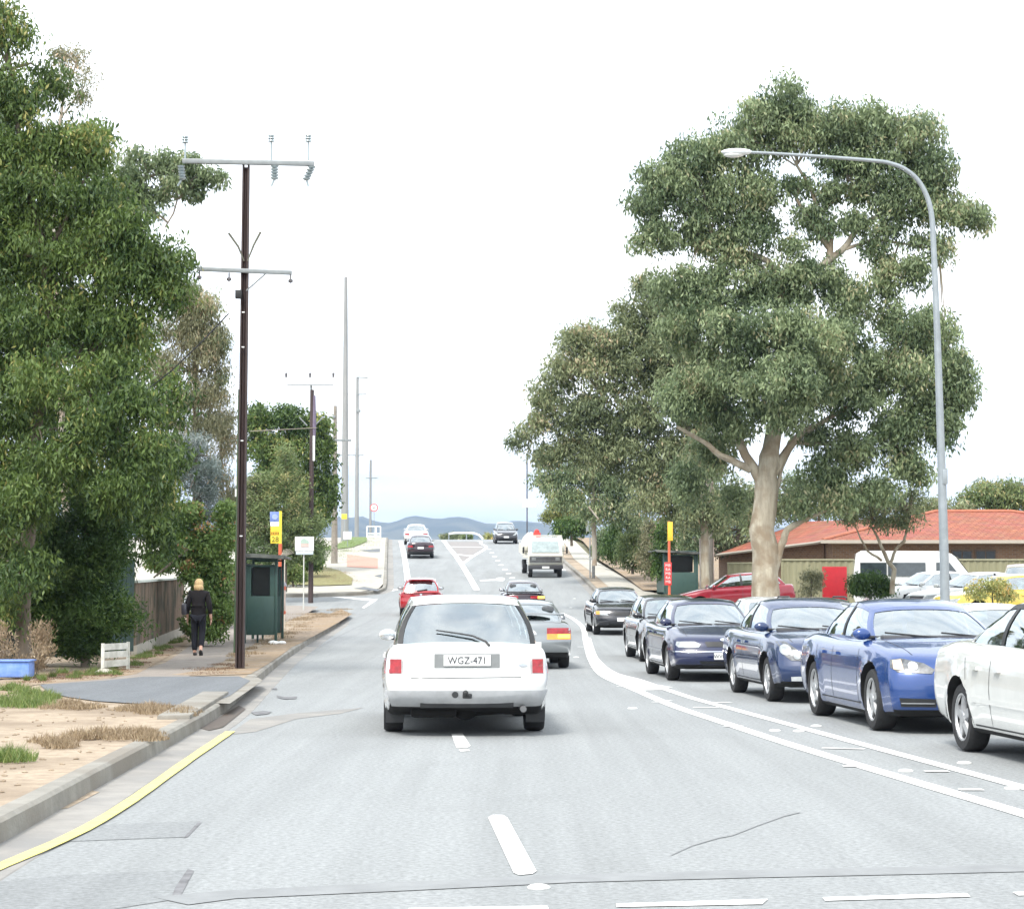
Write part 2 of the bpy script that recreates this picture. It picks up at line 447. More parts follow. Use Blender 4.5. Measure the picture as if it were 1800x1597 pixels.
# left footpath (worn bitumen), asphalt crossover, dirt
def G2(l, lift=.15): return [tuple(G(a, b, lift))[:2] for a, b in l]
patch('footpath', PATHM, G2([(60, 1197), (200, 1192), (290, 1165), (350, 1120), (392, 1085), (440, 1066), (520, 1064), (560, 1066), (480, 1100), (430, 1145), (330, 1190), (200, 1196), (80, 1203)]), .158)
patch('driveway', ASPH2, G2([(70, 1204), (180, 1197), (250, 1190), (420, 1189), (440, 1197), (404, 1224), (350, 1243), (280, 1240), (170, 1233), (120, 1226), (85, 1218)]), .163)
patch('crossover_slab', CONC, G2([(412, 1192), (454, 1191), (462, 1196), (404, 1237), (378, 1236), (390, 1226)]), .158)
patch('dirt_verge', DIRT, G2([(400, 1172), (438, 1150), (480, 1120), (520, 1100), (560, 1085), (600, 1070), (618, 1079), (570, 1108), (512, 1138), (470, 1168), (440, 1185), (350, 1188), (300, 1186)]), .160)
patch('leaf_litter', DIRT, G2([(0, 1196), (60, 1185), (180, 1180), (240, 1165), (330, 1110), (352, 1112), (300, 1152), (240, 1185), (180, 1194), (60, 1204), (0, 1226)]), .160)
patch('gutter_dirt', SAND, G2([(84, 1412), (132, 1384), (175, 1392), (120, 1420), (90, 1425)], .01), .0145)
patch('gutter_dirt', mat('wet_silt', (.08, .06, .045), .6, var=.3, scale=20), G2([(352, 1280), (420, 1240), (432, 1246), (392, 1278), (368, 1284)], .01), .016)
# far left: side street corner, grass mound, brick paving
patch('grass_bank', GRASSM, G2([(505, 1028), (505, 1003), (560, 994), (596, 1003), (620, 1017), (618, 1028), (560, 1030)]), .19)
patch('grass_strip', GREENG, G2([(495, 1000), (520, 975), (600, 955), (640, 944), (645, 952), (620, 962), (570, 968), (552, 985), (505, 1002)]), .20)
patch('brick_paving', BRICKP, G2([(610, 974), (664, 981), (664, 999), (610, 996)]), .165)
patch('asphalt_slot', ASPH2, G2([(622, 1034), (640, 1031), (668, 1036), (664, 1039)]), .162)
patch('asphalt_slot', ASPH2, G2([(632, 967), (668, 964), (668, 970), (650, 970)]), .162)
patch('asphalt_slot', ASPH2, G2([(658, 1012), (671, 1009), (670, 1015)]), .162)

# painted markings
def G0(l): return [tuple(G(a, b, .01))[:2] for a, b in l]
stripe('yellow_kerb_line', YELLOW, G0([(-60, 1549), (0, 1522), (60, 1497), (145, 1458), (230, 1407), (330, 1336), (405, 1285)]), .105, lift=.0135, wob=.06)
LN = [(988, 1077), (1006, 1086), (1024, 1101), (1030, 1125), (1040, 1158), (1060, 1185), (1120, 1212), (1189, 1241), (1289, 1274), (1378, 1303), (1500, 1340), (1650, 1384), (1800, 1428), (1900, 1458)]
stripe('median_line', WHITE, G0(LN), .17, wob=.03, taper=(1.0, 1.0))
stripe('median_line', WHITE, G0([(1034, 1120), (1046, 1155), (1075, 1180), (1120, 1193), (1164, 1208), (1222, 1227), (1289, 1245), (1400, 1275), (1500, 1302), (1650, 1342), (1800, 1382), (1900, 1410)]), .15, lift=.0058, wob=.03)
patch('median_nose', WHITE, G0([(1026, 1105), (1036, 1122), (1046, 1152), (1078, 1180), (1120, 1192), (1172, 1211), (1125, 1212), (1066, 1186), (1044, 1162), (1030, 1125)]), .0062)
mbm = MB()
for a, b, w in (((1218, 1242), (1264, 1242), .1), ((1445, 1313), (1520, 1315), .1), ((1625, 1354), (1668, 1354), .12), ((1686, 1386), (1728, 1386), .12),
                ((1140, 1201), (1178, 1207), .1), ((1028, 1136), (1015, 1136), .1), ((1040, 1172), (1056, 1174), .1), ((1084, 1205), (1100, 1205), .1),
                ((1255, 1234), (1285, 1233), .1), ((1150, 1233), (1178, 1230), .1), ((1275, 1276), (1303, 1274), .1), ((1482, 1345), (1520, 1345), .12)):
    stripe_mb(mbm, G0([a, b]), w, .0078)
struct(mbm.build('median_tick', WHITE))
patch('lane_dash', WHITE, G0([(858, 1434), (866, 1430), (884, 1430), (892, 1435), (943, 1528), (936, 1533), (912, 1535), (903, 1531)]), .0052)
patch('lane_dash', WHITE, G0([(793, 1288), (813, 1287), (827, 1309), (820, 1313), (803, 1313)]), .0052)
patch('lane_dash', WHITE, G0([(806, 1316), (824, 1315), (826, 1318), (810, 1319)]), .0052)
for q in ([(718, 1593), (962, 1589), (966, 1597), (720, 1603)], [(1083, 1585), (1350, 1577), (1340, 1586), (1084, 1591)], [(1446, 1574), (1700, 1567), (1706, 1573), (1450, 1580)], [(1780, 1565), (1850, 1563), (1860, 1569), (1790, 1571)]):
    patch('holding_line', WHITE, G0(q), .0052)
# hill markings
stripe('edge_line', WHITE, G0([(704, 950), (708, 965), (712, 985), (715, 1005), (717, 1022)]), .30)
stripe('centre_line', WHITE, G0([(779, 949.5), (790, 963), (800, 975), (812, 992), (826, 1015), (838, 1036)]), .30)
stripe('island_outline', WHITE, G0([(812, 991), (830, 978), (854, 962.5), (846, 955), (839, 950), (782, 949.5)]), .22, lift=.0068)
for a, b in (((792, 960.5), (848, 961)), ((801, 974), (830, 976.5))): stripe('island_bar', WHITE, G0([a, b]), .45, lift=.0072)
patch('island_infill', mat('island_red', (.24, .225, .215), .9, var=.15), G0([(786, 951.5), (838, 951.5), (850, 962), (813, 987), (800, 968)]), .0035)
patch('turn_arrow', WHITE, G0([(843, 1019), (870, 1017.3), (876, 1014.5), (884, 1014.5), (888, 1017), (884, 1020.5), (872, 1019.6), (844, 1020.4)]), .0052)
patch('road_dash', WHITE, G0([(986, 998.6), (1008, 1001), (1006, 1003), (986, 1001)]), .0052)
patch('side_street_line', WHITE, G0([(580, 1046), (664, 1052.5), (650, 1062), (640, 1068), (636, 1067), (652, 1055), (582, 1048.5)]), .0052)
patch('side_street_line', WHITE, G0([(672, 1038.5), (700, 1034), (700, 1036), (674, 1041)]), .0052)
mbd = MB()
for px, py in ((859, 965), (864, 971.5), (869, 978), (874.5, 985.5), (880, 993), (887, 1001), (893.5, 1008), (900, 1016), (921, 1038)):
    g = G(px, py, .01); stripe_mb(mbd, [(g.x, g.y), (g.x + .03, g.y + .8)], .28, .0052)
struct(mbd.build('dotted_line', WHITE))
# tar bands and patched trenches
stripe('tar_band', TAR, G0([(300, 1580), (400, 1569), (700, 1555), (1000, 1541), (1300, 1533), (1600, 1527), (1900, 1520)]), .30, lift=.0042, wob=.1)
patch('road_patch', PATCHM, G0([(-60, 1552), (120, 1534), (330, 1525), (318, 1550), (300, 1578), (180, 1597), (-60, 1640)]), .0028)
patch('road_patch', TARD, G0([(330, 1524), (341, 1527), (318, 1570), (300, 1577), (308, 1556)]), .0035)
patch('road_patch', PATCHM, G0([(120, 1449), (350, 1440), (325, 1468), (60, 1478)]), .0028)
patch('road_patch', TARD, G0([(350, 1440), (354, 1443), (330, 1468), (322, 1470)]), .0035)
patch('road_patch', GUT, G0([(400, 1290), (440, 1262), (520, 1252), (640, 1242), (600, 1252), (520, 1262), (450, 1284)]), .0032)
for q in ([(441, 1251), (462, 1248), (478, 1250), (470, 1254), (450, 1256)], [(486, 1221), (500, 1224), (522, 1223), (521, 1227), (500, 1228), (488, 1225)], [(476, 1209), (486, 1208), (488, 1211), (478, 1211)]):
    patch('pothole_patch', TARD, G0(q), .008)
stripe('road_crack', TAR, G0([(1180, 1500), (1215, 1484), (1260, 1470), (1285, 1466), (1330, 1449), (1375, 1432), (1405, 1425)]), .018, lift=.0042, wob=.8)

stripe('road_crack', TAR, G0([(430, 1250), (480, 1200), (540, 1150), (600, 1115), (660, 1085)]), .08, lift=.003, wob=.5)

# raised pavement markers
RPM = mat('marker_white', (.78, .78, .74), .35, var=.05)
mk0 = None
MKL = {(947, 1560): 'white marker button at the bottom of the photo, below the long lane dash', (1695, 1341): 'white marker button in the queue lane, below the front door of the pearl white sedan',
       (1780, 1386): 'white marker button touching the right median line at the right edge', (1592, 1355): 'white marker button on the wide median line, right of the marker near the blue sedan',
       (1435, 1276): 'white marker button near the rear wheel of the bright blue sedan', (1013, 1155): 'white marker button left of the curved nose of the median',
       (1010, 1052): 'tiny white marker button beyond the pointed end of the median line, farther one', (1003, 1068): 'tiny white marker button just before the pointed end of the median line',
       (1404, 1285): 'white marker button inside the double line below the slate blue sedan, right one of two', (1362, 1284): 'white marker button inside the double line below the slate blue sedan, left one of two', (1112, 1245): 'white marker button alone on the bare asphalt left of the double line'}
for px, py in ((947, 1560), (1695, 1341), (1780, 1386), (1592, 1355), (1435, 1276), (1013, 1155), (1362, 1284), (1404, 1285), (1112, 1245), (1010, 1052), (1003, 1068)):
    g = G(px, py, .0)
    if mk0 is None:
        mb = MB(); mb.lathe([(.055, 0), (.055, .006), (.045, .014), (.025, .019), (.001, .02)], 14)
        mk0 = mb.build('pavement_marker', RPM); o = mk0
    else: o = mk0.copy(); COL.objects.link(o)
    o.location = (g.x, g.y, g.z + .001); o.scale = (1.1 if py > 1500 else 1.2,) * 2 + (1,)
    tag(o, MKL.get((px, py), 'small white raised marker button along the painted median lines'), 'road marker', 'raised marker buttons on the road')

# far hills
HM, hn, hl = ntree('hill_forest')
MATS['hill_forest'] = HM
ho = hn.new('ShaderNodeOutputMaterial'); hp = hn.new('ShaderNodeBsdfPrincipled'); hp.inputs['Roughness'].default_value = .95
ht = hn.new('ShaderNodeTexCoord'); hz = hn.new('ShaderNodeTexNoise'); hz.inputs['Scale'].default_value = .012; hz.inputs['Detail'].default_value = 8
hr = hn.new('ShaderNodeValToRGB'); hr.color_ramp.elements[0].position = .38; hr.color_ramp.elements[1].position = .62
hr.color_ramp.elements[0].color = (.035, .055, .04, 1); hr.color_ramp.elements[1].color = (.09, .10, .07, 1)
hl.new(ht.outputs['Object'], hz.inputs['Vector']); hl.new(hz.outputs['Fac'], hr.inputs['Fac']); hl.new(hr.outputs['Color'], hp.inputs['Base Color']); hl.new(hp.outputs[0], ho.inputs['Surface'])
prof = [(-900, 925), (0, 915), (300, 912), (590, 902), (615, 908), (640, 910), (665, 917), (690, 919), (715, 916), (745, 911), (770, 908), (800, 907), (830, 909), (855, 914), (890, 918), (930, 919), (980, 924), (1100, 930), (1500, 925), (2700, 935)]
rows = [(2600, -62, 0), (3000, 20, .25), (3500, 70, .5), (3900, 110, .78), (4300, 0, 1.0), (4900, 0, .8), (6500, 0, .1)]
vs = []; fs = []; nxh = 260
for (yy, _, k) in rows:
    for i in range(nxh + 1):
        x = -2400 + 4800 * i / nxh
        px = CX + x / 4300 * F; py = float(np.interp(px, [a for a, b in prof], [b for a, b in prof]))
        zt = CH + (YH - py) / F * 4300 + 5 * math.sin(x * .021) + 3.5 * math.sin(x * .057 + 1) + random.uniform(-1.6, 1.6)
        z = -62 + (zt + 62) * k + (14 * math.sin(x * .008 + yy) * k * (1 - k) * 3)
        vs.append((x, yy, z))
for j in range(len(rows) - 1):
    for i in range(nxh):
        k = j * (nxh + 1) + i; fs.append((k, k + 1, k + nxh + 2, k + nxh + 1))
mb = MB(); mb.add(vs, fs); struct(mb.build('hills', HM, smooth=80))
# ---------------------------------------------------------------- vehicles
BLACK = mat('black_plastic', (.018, .019, .02), .5, var=.3, bump=.1)
RUB = mat('tyre_rubber', (.022, .022, .023), .8, var=.25, scale=20, bump=.3)
WELL = mat('wheel_well', (.01, .01, .01), .95, var=.3)
ALLOY = mat('alloy_rim', (.55, .56, .57), .35, metal=.75, var=.12)
CHROME = mat('chrome', (.75, .76, .78), .12, metal=1.0, var=.04)
LAMP = mat('headlamp_glass', (.20, .22, .23), .3, c2=(.40, .43, .44), scale=16, coat=.3)
REDL = mat('red_lamp', (.32, .012, .02), .25, var=.35, scale=18, coat=.6)
AMBL = mat('amber_lamp', (.75, .28, .03), .2, var=.15, scale=14, coat=1.0)
AMBLIT = mat('amber_lamp_lit', (.9, .45, .05), .2, var=.1, coat=1.0, emit=((1, .50, .06), .9))
CLRL = mat('clear_lamp', (.72, .74, .74), .2, var=.1, scale=14, coat=1.0)
PLATE = mat('plate_white', (.70, .71, .69), .5, var=.04)
PLTXT = mat('plate_letter', (.06, .06, .07), .5, var=.1)
SEAT = mat('seat_fabric', (.10, .105, .11), .9, var=.25, scale=30)
TRIM = mat('interior_trim', (.07, .072, .078), .8, var=.2)
GLASS = glass_mat()
GLASSD = glass_mat('dark_glass', (.18, .22, .22), .18)

def sstep(v): v = min(1, max(0, v)); return v * v * (3 - 2 * v)
def itp(x, pts): return float(np.interp(x, [a for a, b in pts], [b for a, b in pts]))

def axis_list(h0, h1, r, n):
    a = [h0 + r * q for q in (0, .25, .55)]; b = [h1 - r * q for q in (.55, .25, 0)]
    return a + list(np.linspace(h0 + r, h1 - r, n)) + b
def tub(sp):
    xf = sp['wb'] / 2 + sp['fo']; xr = xf - sp['L']; hy = sp['W'] / 2; Hz = .78; r = sp.get('r', .085)
    X = axis_list(xr, xf, r, 44); Y = axis_list(-hy, hy, r, 12); Z = axis_list(0, Hz, r, 10)
    lo = Vector((xr + r, -hy + r, r)); hi = Vector((xf - r, hy - r, Hz - r))
    top = sp['top']; zs = sp.get('zs', .2)
    nf = sp.get('nf', [(0, .10), (.12, .04), (.3, .0), (.5, .0), (.58, .03), (.8, .07), (1, .14)])
    nr = sp.get('nr', [(0, .10), (.15, .03), (.3, .0), (.5, .0), (.56, .035), (.8, .05), (1, .09)])
    sec = [(0, .93), (.1, .955), (.3, .985), (.52, 1.0), (.75, .99), (.9, .965), (1, .94)]
    def warp(p):
        q = Vector((min(max(p.x, lo.x), hi.x), min(max(p.y, lo.y), hi.y), min(max(p.z, lo.z), hi.z)))
        d = p - q
        if d.length > 0: p = q + d * (r / d.length)
        zn = p.z / Hz; yn = abs(p.y) / hy
        kf = sstep((p.x - (xf - .8)) / .8); kr = sstep((xr + .8 - p.x) / .8)
        x = p.x - kf * (sp.get('bowf', .17) * yn ** 2.6 + itp(zn, nf)) + kr * (sp.get('bowr', .13) * yn ** 3 + itp(zn, nr))
        zt = sum(itp(x + o, top) for o in (-.09, -.045, 0, .045, .09)) / 5 - sp.get('crown', .05) * yn ** 3
        zb = zs + .05 * kf + sp.get('rk', .07) * kr
        z = zb + zn * (zt - zb)
        kf2 = sstep((x - (xf - 1.3)) / 1.3); kr2 = sstep((xr + 1.3 - x) / 1.3)
        fl = 0
        for ax in (sp['wb'] / 2, -sp['wb'] / 2):
            dd = math.hypot(x - ax, z - sp['R']) - (sp['R'] + .06)
            fl += .022 * math.exp(-(dd / .07) ** 2)
        y = p.y * itp(zn, sec) * (1 - sp.get('pf', .07) * kf2 ** 1.5 - sp.get('pr', .05) * kr2 ** 1.5)
        y += math.copysign(fl * (yn > .85), p.y) if yn > .85 else 0
        return Vector((x, y, z))
    bm = bmesh.new(); cache = {}
    def V(x, y, z):
        k = (round(x, 5), round(y, 5), round(z, 5))
        if k not in cache: cache[k] = bm.verts.new(warp(Vector((x, y, z))))
        return cache[k]
    def grid(A, B, f):
        for i in range(len(A) - 1):
            for j in range(len(B) - 1):
                q = [f(A[i], B[j]), f(A[i + 1], B[j]), f(A[i + 1], B[j + 1]), f(A[i], B[j + 1])]
                try: bm.faces.new(q)
                except ValueError: pass
    for z in (Z[0], Z[-1]): grid(X, Y, lambda a, b: V(a, b, z))
    for y in (Y[0], Y[-1]): grid(X, Z, lambda a, b: V(a, y, b))
    for x in (X[0], X[-1]): grid(Y, Z, lambda a, b: V(x, a, b))
    bmesh.ops.recalc_face_normals(bm, faces=bm.faces)
    return bm, xf, xr
def cut_arches(bm, sp):
    me = bpy.data.meshes.new('t'); bm.to_mesh(me)
    o = bpy.data.objects.new('t', me); COL.objects.link(o); cut = []
    R = sp['R'] + .055
    for ax in (sp['wb'] / 2, -sp['wb'] / 2):
        for s in (-1, 1):
            mb = MB(); y0, y1 = s * (sp['W'] / 2 - .34), s * (sp['W'] / 2 + .2)
            mb.lathe([(0.001, min(y0, y1)), (R, min(y0, y1)), (R, max(y0, y1)), (0.001, max(y0, y1))], 32, 'y', (ax, 0, sp['R'] + .02))
            c = mb.build('t', WELL, smooth=0, clean=True); cut.append(c)
            md = o.modifiers.new('b', 'BOOLEAN'); md.operation = 'DIFFERENCE'; md.solver = 'EXACT'; md.object = c
    me2 = bpy.data.meshes.new_from_object(o.evaluated_get(bpy.context.evaluated_depsgraph_get()))
    for c in cut: bpy.data.objects.remove(c)
    bpy.data.objects.remove(o)
    out = bmesh.new(); out.from_mesh(me2); bpy.data.meshes.remove(me2)
    for f in out.faces:
        c = f.calc_center_median(); f.material_index = 0
        for ax in (sp['wb'] / 2, -sp['wb'] / 2):
            if math.hypot(c.x - ax, c.z - sp['R'] - .02) < R + .004 and abs(c.y) > sp['W'] / 2 - .36: f.material_index = 1
        if f.normal.z < -.6: f.material_index = 1
    return out
def poly_proj(bvh, pts, axis, sg, off=.004, cell=.05, skirt=0.0):
    """outline in (y,z) / (x,z) / (x,y) thrown onto the bodywork along an axis; returns verts, faces"""
    bm = bmesh.new(); bm.faces.new([bm.verts.new((p[0], p[1], 0)) for p in pts])
    bmesh.ops.triangulate(bm, faces=bm.faces[:])
    for ix in (0, 1):
        lo = min(p[ix] for p in pts); hi = max(p[ix] for p in pts); n = int((hi - lo) / cell)
        for k in range(1, n + 1):
            co = [0, 0, 0]; no = [0, 0, 0]; co[ix] = lo + (hi - lo) * k / (n + 1); no[ix] = 1
            bmesh.ops.bisect_plane(bm, geom=bm.verts[:] + bm.edges[:] + bm.faces[:], plane_co=co, plane_no=no)
    bm.verts.index_update(); V = []; Fc = []
    for v in bm.verts:
        a, b = v.co.x, v.co.y
        if axis == 'x': o, d = Vector((sg * 9, a, b)), Vector((-sg, 0, 0))
        elif axis == 'y': o, d = Vector((a, sg * 9, b)), Vector((0, -sg, 0))
        else: o, d = Vector((a, b, 9)), Vector((0, 0, -1))
        h = bvh.ray_cast(o, d)
        if h[0] is None:
            h = bvh.find_nearest({'x': Vector((sg * 2, a, b)), 'y': Vector((a, sg, b)), 'z': Vector((a, b, 1))}[axis])
        V.append(h[0] + h[1] * off if h[1].dot(-d) > 0 else h[0] - h[1] * off)
    for f in bm.faces: Fc.append([v.index for v in f.verts])
    if skirt:
        n0 = len(V); mp = {}
        for e in bm.edges:
            if len(e.link_faces) == 1:
                for v in e.verts:
                    if v.index not in mp:
                        q = V[v.index].copy(); d = {'x': Vector((-sg, 0, 0)), 'y': Vector((0, -sg, 0)), 'z': Vector((0, 0, -1))}[axis]
                        mp[v.index] = len(V); V.append(q + d * skirt)
                a, b = e.verts[0].index, e.verts[1].index; Fc.append([a, b, mp[b], mp[a]])
    bm.free(); return V, Fc
def greenhouse(sp):
    G_ = {}
    def add(k, vs, fs):
        v, f = G_.setdefault(k, ([], [])); n = len(v); v += vs; f += [tuple(i + n for i in q) for q in fs]
    A, At, D, Dt = sp['xA'], sp['xAt'], sp['xD'], sp['xDt']
    H = sp['H']; wb_, wr = sp['wbelt'], sp['wr']; cr_ = sp.get('rcrown', .05)
    zB = lambda x: itp(x, [(D, sp['zbr']), (A, sp['zbf'])])
    def zT(x):
        m = (At + Dt) / 2; u = (x - m) / (At - m)
        return H - cr_ - sp.get('arch', .06) * abs(u) ** 2.4
    def yb(x, w, a, d, k): m = (a + d) / 2; return w * (1 - k * abs((x - m) / (a - m)) ** 3)
    def S(xb, xt, t):
        x = xb + (xt - xb) * t
        y0 = yb(xb, wb_, A, D, .07); y1 = yb(xt, wr, At, Dt, .06)
        z0, z1 = zB(xb) - .05, zT(xt)
        return Vector((x, y0 + (y1 - y0) * t + .035 * math.sin(math.pi * t) + .012 * math.sin(math.pi * min(1, t * 1.02)), z0 + (z1 - z0) * t))
    tr = sp.get('trows', (.14, .90))
    T_ = [0, tr[0]] + [tr[0] + (tr[1] - tr[0]) * k / 5 for k in range(1, 5)] + [tr[1], 1]
    bps, types = sp['cols']
    for sgn in (1, -1):
        cols = []; ty = []; wi = 0
        for i, t in enumerate(types):
            n = 1 if t in 'PB' else 5
            for k in range(n):
                a = k / n; cols.append((bps[i][0] + (bps[i + 1][0] - bps[i][0]) * a, bps[i][1] + (bps[i + 1][1] - bps[i][1]) * a)); ty.append((t, i))
        cols.append(bps[-1])
        P_ = [[S(c[0], c[1], t) for t in T_] for c in cols]
        for i in range(len(cols) - 1):
            for j in range(len(T_) - 1):
                q = [P_[i][j], P_[i + 1][j], P_[i + 1][j + 1], P_[i][j + 1]]
                glass = ty[i][0] == 'G' and 0 < j < len(T_) - 2
                if glass: q = [Vector((p.x, p.y - .008, p.z)) for p in q]
                q = [Vector((p.x, p.y * sgn, p.z)) for p in q]
                if sgn < 0: q = q[::-1]
                key = ('side_window', sgn, ty[i][1]) if glass else ('black' if (ty[i][0] == 'B' or (ty[i][0] == 'G' and sp.get('bframe', False))) and j > 0 else 'body')
                add(key, q, [(0, 1, 2, 3)])
    SL = [0, .2, .4, .6, .78, .93, 1]
    SL = [-s for s in SL[:0:-1]] + SL
    for nm, (xb, xt, bow, bowt, sg) in {'windscreen': (A, At, sp.get('bw', .2), sp.get('bwt', .10), 1), 'rear_window': (D, Dt, sp.get('bd', .12), sp.get('bdt', .07), -1)}.items():
        c0, c1 = S(xb, xt, 0), S(xb, xt, 1)
        tt = T_ if nm == 'windscreen' else [0, sp.get('rt', tr)[0]] + [sp.get('rt', tr)[0] + (sp.get('rt', tr)[1] - sp.get('rt', tr)[0]) * k / 5 for k in range(1, 5)] + [sp.get('rt', tr)[1], 1]
        Pg = []
        for s in SL:
            col = []
            for t in tt:
                e = S(xb, xt, t)
                e0 = Vector((c0.x + sg * bow * (1 - abs(s) ** 2.2), 0, c0.z)); e1 = Vector((c1.x + sg * bowt * (1 - abs(s) ** 2.2), 0, c1.z + cr_ * (1 - abs(s) ** 3)))
                x = e0.x + (e1.x - e0.x) * t; z = e0.z + (e1.z - e0.z) * t + .02 * math.sin(math.pi * t) * (1 - s * s)
                col.append(Vector((x, e.y * s, z)))
            Pg.append(col)
        for i in range(len(SL) - 1):
            for j in range(len(tt) - 1):
                q = [Pg[i][j], Pg[i + 1][j], Pg[i + 1][j + 1], Pg[i][j + 1]]
                edge = i in (0, len(SL) - 2)
                glass = 0 < j < len(tt) - 2 and not edge
                key = nm if glass else ('black' if nm == 'rear_window' and sp.get('rblack') and 0 < j < len(tt) - 2 else 'body')
                if sg < 0: q = q[::-1]
                if glass: q = [p - Vector((sg * .006, 0, .004)) for p in q]
                add(key, q, [(0, 1, 2, 3)])
        if nm == 'windscreen': FT = [c[-1] for c in Pg]
        else: RT = [c[-1] for c in Pg]
    n = 14; R_ = []
    for j in range(n + 1):
        k = j / n; row = []
        for i, s in enumerate(SL):
            x = FT[i].x + (RT[i].x - FT[i].x) * k
            xe = At + (Dt - At) * k
            y = yb(xe, wr, At, Dt, .06) * s
            z = zT(xe) + cr_ * (1 - abs(s) ** 3)
            row.append(Vector((x, y, z)))
        R_.append(row)
    for j in range(n):
        for i in range(len(SL) - 1): add('body', [R_[j][i], R_[j + 1][i], R_[j + 1][i + 1], R_[j][i + 1]], [(0, 1, 2, 3)])
    return G_, S, zB, zT

def wheel(root, sp, ax, sgn, m_rim=None):
    R = sp['R']; w = sp.get('tw', .205)
    ri = R * sp.get('rimk', .66)
    mb = MB(); mb.lathe([(ri, -w * .45), (ri * 1.03, -w * .5), (R * .93, -w * .5), (R * .985, -w * .40), (R, -w * .25), (R, w * .25), (R * .985, w * .40), (R * .93, w * .5), (ri * 1.03, w * .5), (ri, w * .42), (ri * .97, w * .1), (.001, w * .1)], 36, 'y')
    o = mb.build('wheel', RUB, root); o.location = (ax, sgn * (sp['W'] / 2 - sp.get('win', .135)), R)
    if sgn < 0: o.rotation_euler = (0, 0, math.pi)
    mb = MB(); mb.lathe([(ri * 1.0, w * .30), (ri * 1.0, w * .47), (ri * .93, w * .46), (ri * .90, w * .36)], 36, 'y')
    ns = sp.get('spokes', 5)
    if ns:
        for k in range(ns):
            a = 2 * math.pi * k / ns + .3
            ww = sp.get('spw', .085) * R / .32
            for q in range(1):
                ca, sa = math.cos(a), math.sin(a)
                vs = []
                for (rr, hw, yy) in ((.04, ww * .55, w * .46), (ri * .55, ww * .42, w * .43), (ri * .93, ww * .55, w * .36)):
                    for (e, dy) in ((-hw, 0), (hw, 0), (hw * 1.1, -.03), (-hw * 1.1, -.03)):
                        vs.append((ca * rr - sa * e, yy + dy, sa * rr + ca * e))
                fs = []
                for i in range(2):
                    for j in range(4): fs.append((i * 4 + j, i * 4 + (j + 1) % 4, (i + 1) * 4 + (j + 1) % 4, (i + 1) * 4 + j))
                mb.add(vs, fs)
        mb.lathe([(.065, w * .3), (.065, w * .47), (.05, w * .5), (.001, w * .5)], 16, 'y')
    else:
        mb.lathe([(ri * .92, w * .37), (ri * .75, w * .43), (ri * .4, w * .42), (ri * .2, w * .49), (.001, w * .49)], 36, 'y')
    mb.build('rim', m_rim or ALLOY, o)

def orient(o, x, y, dx, dy, z=None, zf=None):
    d = Vector((dx, dy)).normalized()
    zf = zf or (lambda a, b: T(b))
    z0 = zf(x, y) if z is None else z
    if z is None:
        za, zb = zf(x + d.x * 1.4, y + d.y * 1.4), zf(x - d.x * 1.4, y - d.y * 1.4); sl = (za - zb) / 2.8; z0 = (za + zb) / 2
    else: sl = 0
    X = Vector((d.x, d.y, sl)).normalized(); Yv = Vector((-d.y, d.x, 0)); Zv = X.cross(Yv)
    o.rotation_euler = Matrix((X, Yv, Zv)).transposed().to_euler(); o.location = (x, y, z0 + .003)

